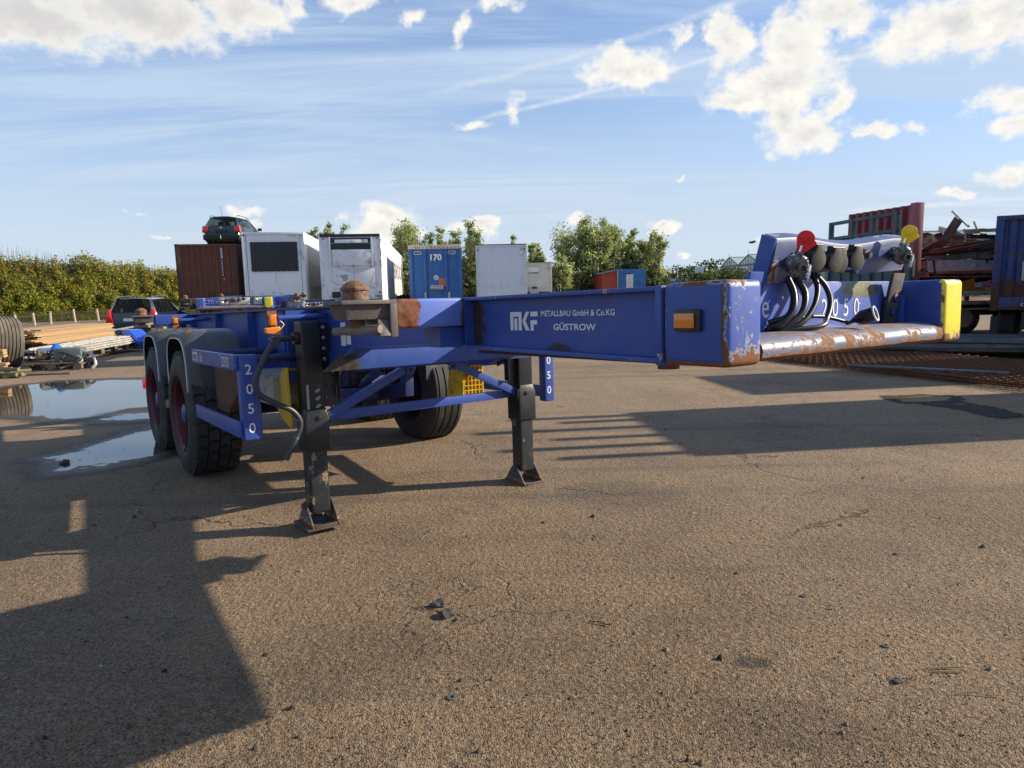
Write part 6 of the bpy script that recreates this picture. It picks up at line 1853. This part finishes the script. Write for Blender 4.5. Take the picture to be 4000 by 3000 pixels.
# unseen trucks added beyond the right frame edge to cast shade on the yard
def shade_truck(name, label, x0, y0, wd_, h, rot, L=9):
    t = thing(name, label, 'truck', (x0, y0, 0), rot, 'unseen trucks added for shade beyond the right edge')
    box_part('body', whited, t, 0, L, -wd_ / 2, wd_ / 2, 1.0, h, .02)
    box_part('chassis', darkm, t, .2, L, -wd_ / 2 + .4, wd_ / 2 - .4, .7, .99)
    for x in (1.3, L - 2.6, L - 1.3):
        for y in (-wd_ / 2 + .2, wd_ / 2 - .2): simple_wheel(t, x, y, .5, .5, .3, 'Y')
    return t
t = shade_truck('shade_load_truck', 'unseen shade-casting truck loaded with beams, added beyond the right frame edge', 7.6, 7.60, 2.0, 2.98, math.radians(7))
for k, (y, xl) in enumerate(((-.85, -.9), (-.5, -1.35), (-.15, -.8), (.25, -1.5), (.6, -.6), (.85, -1.1))):
    box_part('shade_beam', woodd, t, xl, 6, y - .05, y + .07, 2.99, 3.08)  # unseen beams added to streak the end of the shade
shade_truck('shade_box_truck', 'second unseen truck added farther back beyond the right frame edge to cast shade', 9.75, 10.6, 1.8, 3.28, math.radians(9), 8)

# ================================================================ vegetation
def leaf_mat(name, cols, tr=.46, rough=.6):
    def fn(g):
        a = g.n('ShaderNodeAttribute', attribute_name='tint').outputs['Vector']
        c = g.v('MULTIPLY', a, (1, 1, 1))
        d = g.n('ShaderNodeBsdfPrincipled', {'Base Color': c, 'Roughness': rough, 'Specular IOR Level': .35})
        tl = g.n('ShaderNodeBsdfTranslucent', {'Color': g.v('MULTIPLY', a, (1.2, 1.3, .6))})
        out(g, g.n('ShaderNodeMixShader', {0: tr, 1: d.outputs[0], 2: tl.outputs[0]}).outputs[0])
    return mat(name, fn)


lm = leaf_mat('leaves', None)
bark = simple('bark', (.075, .06, .045), .85, var=.3, bump=.01, bscale=12)


def leaves(centres, size, tint, aspect=1.0, droop=0.0):
    """quad per centre, random orientation; returns V,F,C"""
    n = len(centres)
    a = rng.normal(size=(n, 3)); a[:, 2] -= droop; a /= np.linalg.norm(a, axis=1)[:, None]
    b = rng.normal(size=(n, 3)); b -= (b * a).sum(1)[:, None] * a; b /= np.linalg.norm(b, axis=1)[:, None]
    s = size * rng.uniform(.6, 1.35, n)[:, None]
    A = a * s * aspect; Bq = b * s / aspect * .8
    V = np.stack([centres - A - Bq * .3, centres + Bq - A * .1, centres + A, centres - Bq + A * .05], 1).reshape(-1, 3)
    F = np.arange(n * 4).reshape(n, 4)
    return V, F, tint


def palette(n, base, wts, var=.25):
    base = np.array(base); idx = rng.choice(len(base), n, p=np.array(wts) / sum(wts))
    return np.clip(base[idx] * rng.uniform(1 - var, 1 + var, (n, 1)), 0, 1)


def willow(px, pytop, wpx, dist, label, dens=1.0, base_py=None, olive=0.3, group='willows and poplars behind the trailer row'):
    top = at(px, pytop, dist); g = gz(dist); Hh = top.z - g; Wc = wpx / 2680 * dist
    t = thing('willow_tree', label, 'tree', (top.x, dist, g), group=group)
    tr = MB(); sprays = []
    nl = random.randint(4, 6)
    for k in range(nl):
        a = 2 * PI * k / nl + random.uniform(-.4, .4); rr = Wc * random.uniform(.20, .46); hh_ = Hh * random.uniform(.72, .98) if k else Hh * .99
        p = [Vector((0, 0, 0)), Vector((math.cos(a) * rr * .25, math.sin(a) * rr * .25, Hh * .18)), Vector((math.cos(a) * rr * .7, math.sin(a) * rr * .7, hh_ * .55)), Vector((math.cos(a) * rr, math.sin(a) * rr, hh_ * .96))]
        if k == 0: p[-1] = Vector((0, 0, Hh * .96)); p[2] = Vector((rr * .1, 0, Hh * .55))
        sp_ = smooth_path(p, 5); tr.tube(sp_, [.16 * (1 - i / len(sp_)) * Hh / 7 + .012 for i in range(len(sp_))], 6)
        for j in range(5, len(sp_)):
            for q in range(3):
                aa = random.uniform(0, 2 * PI); ln = Wc * random.uniform(.10, .26) * (1.25 - j / len(sp_) * .7)
                e = sp_[j] + Vector((math.cos(aa) * ln, math.sin(aa) * ln, random.uniform(.15, 1.15) * ln + .1))
                tr.tube([sp_[j], (sp_[j] + e) / 2 + Vector((0, 0, .05)), e], [.02, .012, .006], 4); sprays.append((sp_[j], e))
    tr.build('trunk', bark, t, smooth=True)
    C = []; lum_ = []
    for (s_, e) in sprays:
        m_ = int(60 * dens); f_ = rng.uniform(.25, 1.12, m_)[:, None]
        c = np.array(s_) * (1 - f_) + np.array(e) * f_ + rng.normal(size=(m_, 3)) * (.07 + .07 * f_) * Wc / 3.2
        C.append(c); lum_.append(np.full(m_, random.uniform(.55, 1.35)))
    # low skirt of foliage
    m_ = int(1150 * dens); th = rng.uniform(0, 2 * PI, m_); r_ = Wc * .5 * np.sqrt(rng.uniform(0, 1, m_)); zz = Hh * rng.uniform(.04, .52, m_)
    cl = np.stack([np.cos(th) * r_, np.sin(th) * r_ * .8, zz], 1)
    keep = np.sin(cl[:, 0] * 2.3 + px) + np.sin(cl[:, 2] * 2.9 + cl[:, 1] * 2) > -.7
    cl = cl[keep] + rng.normal(size=(keep.sum(), 3)) * .12
    C.append(cl); lum_.append(.6 + .5 * (np.sin(cl[:, 0] * 3 + cl[:, 2] * 2) * .5 + .5))
    C = np.concatenate(C); lum_ = np.concatenate(lum_)
    tint = palette(len(C), [(.27, .31, .16), (.40, .44, .29), (.18, .21, .11), (.42, .38, .13)], [4, 4, 3, olive * 4]) * lum_[:, None]
    V, F, Ct = leaves(C, .085 * dist / 58, tint, 1.6, .4)
    raw('crown', V, F, lm, t, cols=Ct)
    return t


willow(1232, 894, 70, 52, 'slim willow tip showing between the two white box trailers, leftmost', .5)
willow(1283, 876, 90, 55, 'willow rising just behind the dented white trailer, left part of its roof', .6)
willow(1340, 888, 110, 55, 'rounded willow top behind the middle of the dented white trailer roof', .6)
willow(1600, 884, 230, 54, 'broad yellowish willow between the dented trailer and the blue fronted one', 1.1, olive=1.0)
willow(1720, 898, 120, 56, 'dark narrow willow over the left end of the beige roof edge', .8, olive=.3)
willow(1830, 880, 150, 52, 'tallest willow over the right end of the beige roof edge', 1.1, olive=.5)
willow(2000, 925, 90, 60, 'small willow top behind the plain white trailer', .6)
willow(2098, 955, 85, 64, 'young willow right of the plain white trailer above the cream one', .6)
willow(2270, 868, 260, 56, 'largest willow in the open gap left of the red truck body', 1.5, olive=.5)
willow(2370, 878, 210, 57, 'tall loose willow directly behind the red truck body', 1.3, olive=.4)
willow(2468, 905, 130, 58, 'willow behind the blue tarpaulin, slender with pointed top', 1.0, olive=.8)
willow(2545, 925, 150, 57, 'rightmost willow of the gap, leaning right of the blue tarpaulin', 1.1, olive=.8)
willow(2190, 1010, 130, 52, 'low bushy willow at the foot of the largest one', .8)
willow(1930, 1000, 160, 58, 'bushy willow low between the blue fronted and plain white trailers', .9)
willow(2790, 1066, 60, 76, 'small autumn bush before the end of the glasshouse', .5, olive=3)

# far wood along the horizon
def far_wood():
    n = 26000
    x = rng.uniform(-190, 150, n); y = 215 + rng.uniform(-12, 12, n)
    top = 5.4 + 1.4 * np.sin(x * .23) + 1.0 * np.sin(x * .61 + 1) + .6 * np.sin(x * 1.7)
    z = -.3 + top * np.sqrt(rng.uniform(0, 1, n))
    tint = palette(n, [(.05, .075, .045), (.075, .10, .055), (.04, .06, .04)], [3, 3, 3]) * (.6 + .5 * (np.sin(x * .9) * .5 + .5))[:, None]
    V, F, Ct = leaves(np.stack([x, y, z], 1), .42, tint, 1.1)
    o = raw('far_wood', V, F, lm, kind='stuff', cols=Ct); tag(o, 'distant line of trees along the horizon behind the glasshouse', 'trees')
far_wood()


def vnoise(x, y, z, seed):
    # smooth value noise on a random lattice
    r_ = np.random.default_rng(seed); L = r_.uniform(-1, 1, (64, 64, 64)).astype(np.float32)
    f = []; i0 = []
    for v in (x, y, z):
        fl = np.floor(v).astype(int); t = v - fl; f.append(t * t * (3 - 2 * t)); i0.append(fl & 63)
    o_ = 0
    for a in (0, 1):
        for b in (0, 1):
            for c in (0, 1):
                wgt = (f[0] if a else 1 - f[0]) * (f[1] if b else 1 - f[1]) * (f[2] if c else 1 - f[2])
                o_ = o_ + wgt * L[(i0[0] + a) & 63, (i0[1] + b) & 63, (i0[2] + c) & 63]
    return o_


# autumn hedge on the left
def hedge():
    n = 300000
    # path of the hedge foot
    P0 = np.array([-52.0, 27.0]); P1 = np.array([-8.0, 66.0])
    s = rng.uniform(0, 1, n) ** 1.0
    base = P0 + (P1 - P0) * s[:, None]
    nrm = np.array([-(P1 - P0)[1], (P1 - P0)[0]]); nrm = nrm / np.linalg.norm(nrm)
    if nrm[1] < 0: nrm = -nrm
    dd = rng.uniform(0, 1, n) ** 1.6 * 3.0
    q = s * 60
    top = np.clip(4.35 - (s - .436) * 7.2, 2.9, 4.9) + .40 * vnoise(q * .6, q * 0, q * 0 + 3.3, 9) + .28 * vnoise(q * 2.2, q * 0, q * 0 + 4.1, 10) + .2 * vnoise(q * 6.3, q * 0, q * 0 + 8.8, 12)
    u = rng.uniform(0, 1, n)
    z = top * u
    # billows: front face bulges
    zz_ = z * 1.0
    bul = .75 * vnoise(q * .55, zz_ * .5, q * 0, 3) + .50 * vnoise(q * 1.5, zz_ * 1.3, q * 0 + 5.5, 4) + .25 * vnoise(q * 3.4, zz_ * 3.0, q * 0 + 9.2, 5)
    off = dd + bul - 1.2 * (1 - np.abs(2 * u - .7)) * .4 + (u ** 3) * 1.0
    XY = base + nrm * off[:, None]
    C = np.stack([XY[:, 0], XY[:, 1], z - .3], 1)
    C[:, 2] += np.where(u > .93, np.minimum(rng.exponential(.13, n), .5), 0)
    f1 = 1.5 * vnoise(q * .42, z * .45, q * 0 + 2.2, 6) + .9 * vnoise(q * 1.3, z * 1.2, q * 0 + 7.7, 7) + .5 * vnoise(q * 3.7, z * 3.4, q * 0 + 1.1, 8)
    green = np.array([(.10, .13, .022), (.15, .155, .022), (.065, .095, .025)]); yel = np.array([(.27, .21, .02), (.22, .18, .03), (.16, .15, .03)]); rus = np.array([(.16, .095, .032), (.19, .12, .035), (.10, .07, .035)])
    r = rng.uniform(0, 1, n); pick = rng.integers(0, 3, n)
    t_ = green[pick]
    wy = np.clip(.22 + .22 * f1, 0, .8); wr = np.clip(.12 - .12 * f1 + .18 * (u > .5), 0, .6)
    t_ = np.where((r < wy)[:, None], yel[pick], t_); t_ = np.where((r > 1 - wr)[:, None], rus[pick], t_)
    t_ = t_ * rng.uniform(.7, 1.3, (n, 1))
    V, F, Ct = leaves(C, .066, t_ * 1.9, 1.15)
    o = raw('hedge', V, F, lm, kind='stuff', cols=Ct); tag(o, 'tall dense autumn hedge of green, yellow and rust leaves along the left boundary', 'hedge')
    # inner twigs so the mass is not hollow
    m = 5200
    s2 = rng.uniform(0, 1, m); b2 = P0 + (P1 - P0) * s2[:, None] + nrm * rng.uniform(.3, 3.2, m)[:, None]
    z1 = np.clip(4.35 - (s2 - .436) * 7.2, 2.9, 4.9) * rng.uniform(.75, 1.16, m)
    V = []; dx = rng.normal(size=(m, 2)) * .3
    r0 = .02
    A = np.c_[b2, np.full(m, -.3)]; Bp_ = np.c_[b2 + dx, z1 - .3]
    V = np.stack([A + [r0, 0, 0], A - [r0, 0, 0], Bp_ - [.004, 0, 0], Bp_ + [.004, 0, 0]], 1).reshape(-1, 3)
    o = raw('hedge_twigs', V, np.arange(m * 4).reshape(m, 4), bark, kind='stuff'); tag(o, 'bare stems and twigs standing through the autumn hedge', 'twigs')
    # solid shade behind: a second leafy depth
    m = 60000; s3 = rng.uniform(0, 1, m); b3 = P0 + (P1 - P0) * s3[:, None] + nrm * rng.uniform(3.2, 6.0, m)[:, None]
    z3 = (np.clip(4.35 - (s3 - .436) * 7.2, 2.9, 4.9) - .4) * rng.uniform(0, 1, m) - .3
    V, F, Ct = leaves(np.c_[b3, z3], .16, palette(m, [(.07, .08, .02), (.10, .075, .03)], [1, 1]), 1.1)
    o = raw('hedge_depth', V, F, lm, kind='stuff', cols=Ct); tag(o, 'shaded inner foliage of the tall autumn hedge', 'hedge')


hedge()


def weeds():
    # rough grass at the hedge foot
    n = 60000
    P0 = np.array([-50.0, 24.0]); P1 = np.array([-9.0, 60.0]); s = rng.uniform(0, 1, n)
    nrm = np.array([-(P1 - P0)[1], (P1 - P0)[0]]); nrm = nrm / np.linalg.norm(nrm); nrm = nrm if nrm[1] > 0 else -nrm
    B0 = P0 + (P1 - P0) * s[:, None] + nrm * rng.uniform(-1.6, 3.0, n)[:, None]
    h = rng.uniform(.12, .7, n) * (.6 + .5 * np.sin(s * 90) ** 2)
    lean = rng.normal(size=(n, 2)) * .12
    A = np.c_[B0, np.full(n, -.31)]; T = np.c_[B0 + lean, -.3 + h]
    wdt = rng.uniform(.012, .03, n)[:, None]
    side = np.c_[np.ones(n), rng.uniform(-.4, .4, n), np.zeros(n)]
    V = np.stack([A - side * wdt, A + side * wdt, T], 1).reshape(-1, 3)
    tint = palette(n, [(.20, .17, .07), (.26, .21, .11), (.10, .13, .04), (.15, .12, .06)], [3, 2, 3, 2])
    o = raw('rough_grass', V, np.arange(n * 3).reshape(n, 3), lm, kind='stuff', cols=tint); tag(o, 'dry rough grass and weeds along the foot of the hedge', 'grass')
    # low bushes right behind the yard, under the willows
    m = 50000
    x = rng.uniform(-24, 22, m); y = 58 + rng.uniform(-3, 6, m); hh_ = 1.9 + .5 * np.sin(x * .8) + .4 * np.sin(x * 2.1)
    z = -.3 + hh_ * rng.uniform(0, 1, m)
    V, F, Ct = leaves(np.stack([x, y, z], 1), .14, palette(m, [(.05, .07, .03), (.08, .10, .04), (.035, .05, .025)], [3, 2, 2]) * (.7 + .4 * np.sin(x * 2 + z * 2) ** 2)[:, None], 1.2)
    o = raw('undergrowth', V, F, lm, kind='stuff', cols=Ct); tag(o, 'dark undergrowth filling the foot of the willows', 'bushes')


weeds()


# ================================================================ grit on the yard
def grit():
    n = 9000
    # denser near the camera
    d = 1.2 + rng.exponential(2.6, n); a = rng.uniform(-.75, .75, n)
    x = d * np.sin(a) * 1.15; y = d * np.cos(a) + .3
    r = rng.uniform(.002, .006, n) * (1 + (rng.uniform(0, 1, n) > .985) * 2.0)
    base = np.array([(1, 0, 0), (-.5, .87, 0), (-.5, -.87, 0), (0, 0, .9)])
    V = []; th = rng.uniform(0, 6.28, n)
    c, s = np.cos(th), np.sin(th)
    sc = rng.uniform(.6, 1.4, (n, 3))
    B = base[None] * r[:, None, None] * sc[:, None]
    X = B[..., 0] * c[:, None] - B[..., 1] * s[:, None] + x[:, None]; Y = B[..., 0] * s[:, None] + B[..., 1] * c[:, None] + y[:, None]
    V = np.stack([X, Y, B[..., 2] + .0005], -1).reshape(-1, 3)
    i = np.arange(n)[:, None] * 4
    F = np.concatenate([i + [0, 1, 3], i + [1, 2, 3], i + [2, 0, 3]])
    tint = np.repeat(palette(n, [(.30, .25, .18), (.14, .12, .10), (.42, .38, .30), (.05, .045, .04)], [4, 3, 1, 2])[None], 3, 0).reshape(-1, 3)
    o = raw('loose_grit', V, F, lm, kind='stuff', cols=tint); tag(o, 'loose grit and chippings scattered over the worn yard surface', 'grit')


grit()
# a few things one can pick out on the ground
for px, py, r, lab in ((1765, 2727, .016, 'small steel washer lying on the bare ground at the bottom centre'), (3140, 2329, .014, 'little ring washer lying right of centre on the yard'), (3460, 2525, .014, 'small ring washer in the right foreground')):
    g_ = gnd(px, py); w = MB(); w.lathe([(r, 0), (r, .004), (r * .5, .004), (r * .5, 0)], 16, Matrix.Translation((0, 0, .002)), closed=True)
    o = w.build('washer', simple('dull_steel', (.16, .15, .14), .5, metal=.4), None); o.matrix_world = Matrix.Translation((g_.x, g_.y, 0)) @ Matrix.Rotation(.05, 4, 'X'); tag(o, lab, 'washer', 'lost washers on the ground')
sticks = [(3200, 2062, .16, .2, 'dark twig lying on the yard at the right, near the shade edge'), (2345, 2440, .10, -.4, 'bent twig lying in the middle of the foreground'), (2330, 2100, .09, 1.4, 'short dark stick left of the middle of the yard'), (3690, 2622, .12, -.1, 'pale brown splinter bundle in the right foreground'), (3820, 2720, .15, -.15, 'flat straw coloured splinter near the right frame edge'), (3740, 2285, .07, .4, 'small greenish scrap of plant at the right'), (1670, 1812, .07, .4, 'pale straw lying before the near landing leg, lit by the sun'), (2190, 1590, .10, -.6, 'dark splinter behind the far landing leg'), (1860, 2200, .05, 1.2, 'tiny black chip on the open yard'), (3540, 2660, .05, .1, 'black pebble like scrap beside the splinters'), (3000, 1786, .18, -.05, 'long thin stick near the edge of the broad shade')]
for px, py, L_, rot, lab in sticks:
    g_ = gnd(px, py); pal = 'pale' in lab or 'straw' in lab
    w = MB(); w.tube(smooth_path([(-L_ / 2, 0, .006), (-L_ * .1, L_ * .06, .010), (L_ * .2, 0, .006), (L_ / 2, L_ * .05, .009)], 3), [.0022] * 10, 5)
    if 'bundle' in lab: w.tube([(-L_ / 2, .012, .005), (L_ / 2, .018, .008)], .003, 5); w.tube([(-L_ * .4, -.012, .005), (L_ * .45, -.01, .006)], .003, 5)
    o = w.build('twig', simple('straw', (.30, .22, .10), .8) if pal else simple('dark_twig', (.035, .028, .022), .8), None); o.matrix_world = Matrix.Translation((g_.x, g_.y, 0)) @ Matrix.Rotation(rot, 4, 'Z'); tag(o, lab, 'twig')
for k in range(26):
    a = random.choice([(random.uniform(60, 620), random.uniform(1500, 1600)), (random.uniform(280, 620), random.uniform(1740, 1800)), (random.uniform(3500, 3700), 1560)])
    g_ = gnd(*a); w = MB(); r = random.uniform(.010, .024)
    w.poly([(-r, 0, 0), (0, r * .55, .003), (r, 0, 0), (0, -r * .55, .002)], [(0, 1, 2, 3)])
    o = w.build('fallen_leaf', simple('wet_leaf', (.05, .03, .012), .5), None); o.matrix_world = Matrix.Translation((g_.x, g_.y, .009)) @ Matrix.Rotation(random.uniform(0, 6), 4, 'Z'); tag(o, 'tiny dark fallen leaf floating on the ' + ('muddy puddle at the right' if a[0] > 1000 else 'large puddle behind the wheels' if a[1] < 1650 else 'near puddle before the wheels'), 'leaf', 'leaves floating on the puddles')
# pothole crumbs where the asphalt has broken
for px, py, r, lab in ((1715, 2365, .030, 'broken asphalt crumb at the left of the small pothole'), (1745, 2405, .034, 'larger broken asphalt crumb beside the small pothole'), (255, 1812, .045, 'dark stone standing in the near puddle'), (3505, 2665, .018, 'small black stone in the right foreground')):
    g_ = gnd(px, py); w = MB(); bmesh.ops.create_icosphere(w.bm, subdivisions=2, radius=r)
    for v_ in w.bm.verts: v_.co *= 1 + .25 * math.sin(v_.co.x * 140 + v_.co.y * 90 + px) ; v_.co.z *= .5
    o = w.build('stone', simple('dark_stone', (.055, .05, .045), .85, bump=.003, bscale=80), None); o.matrix_world = Matrix.Translation((g_.x, g_.y, r * .3)); tag(o, lab, 'stone')
print('objects', len(bpy.data.objects))
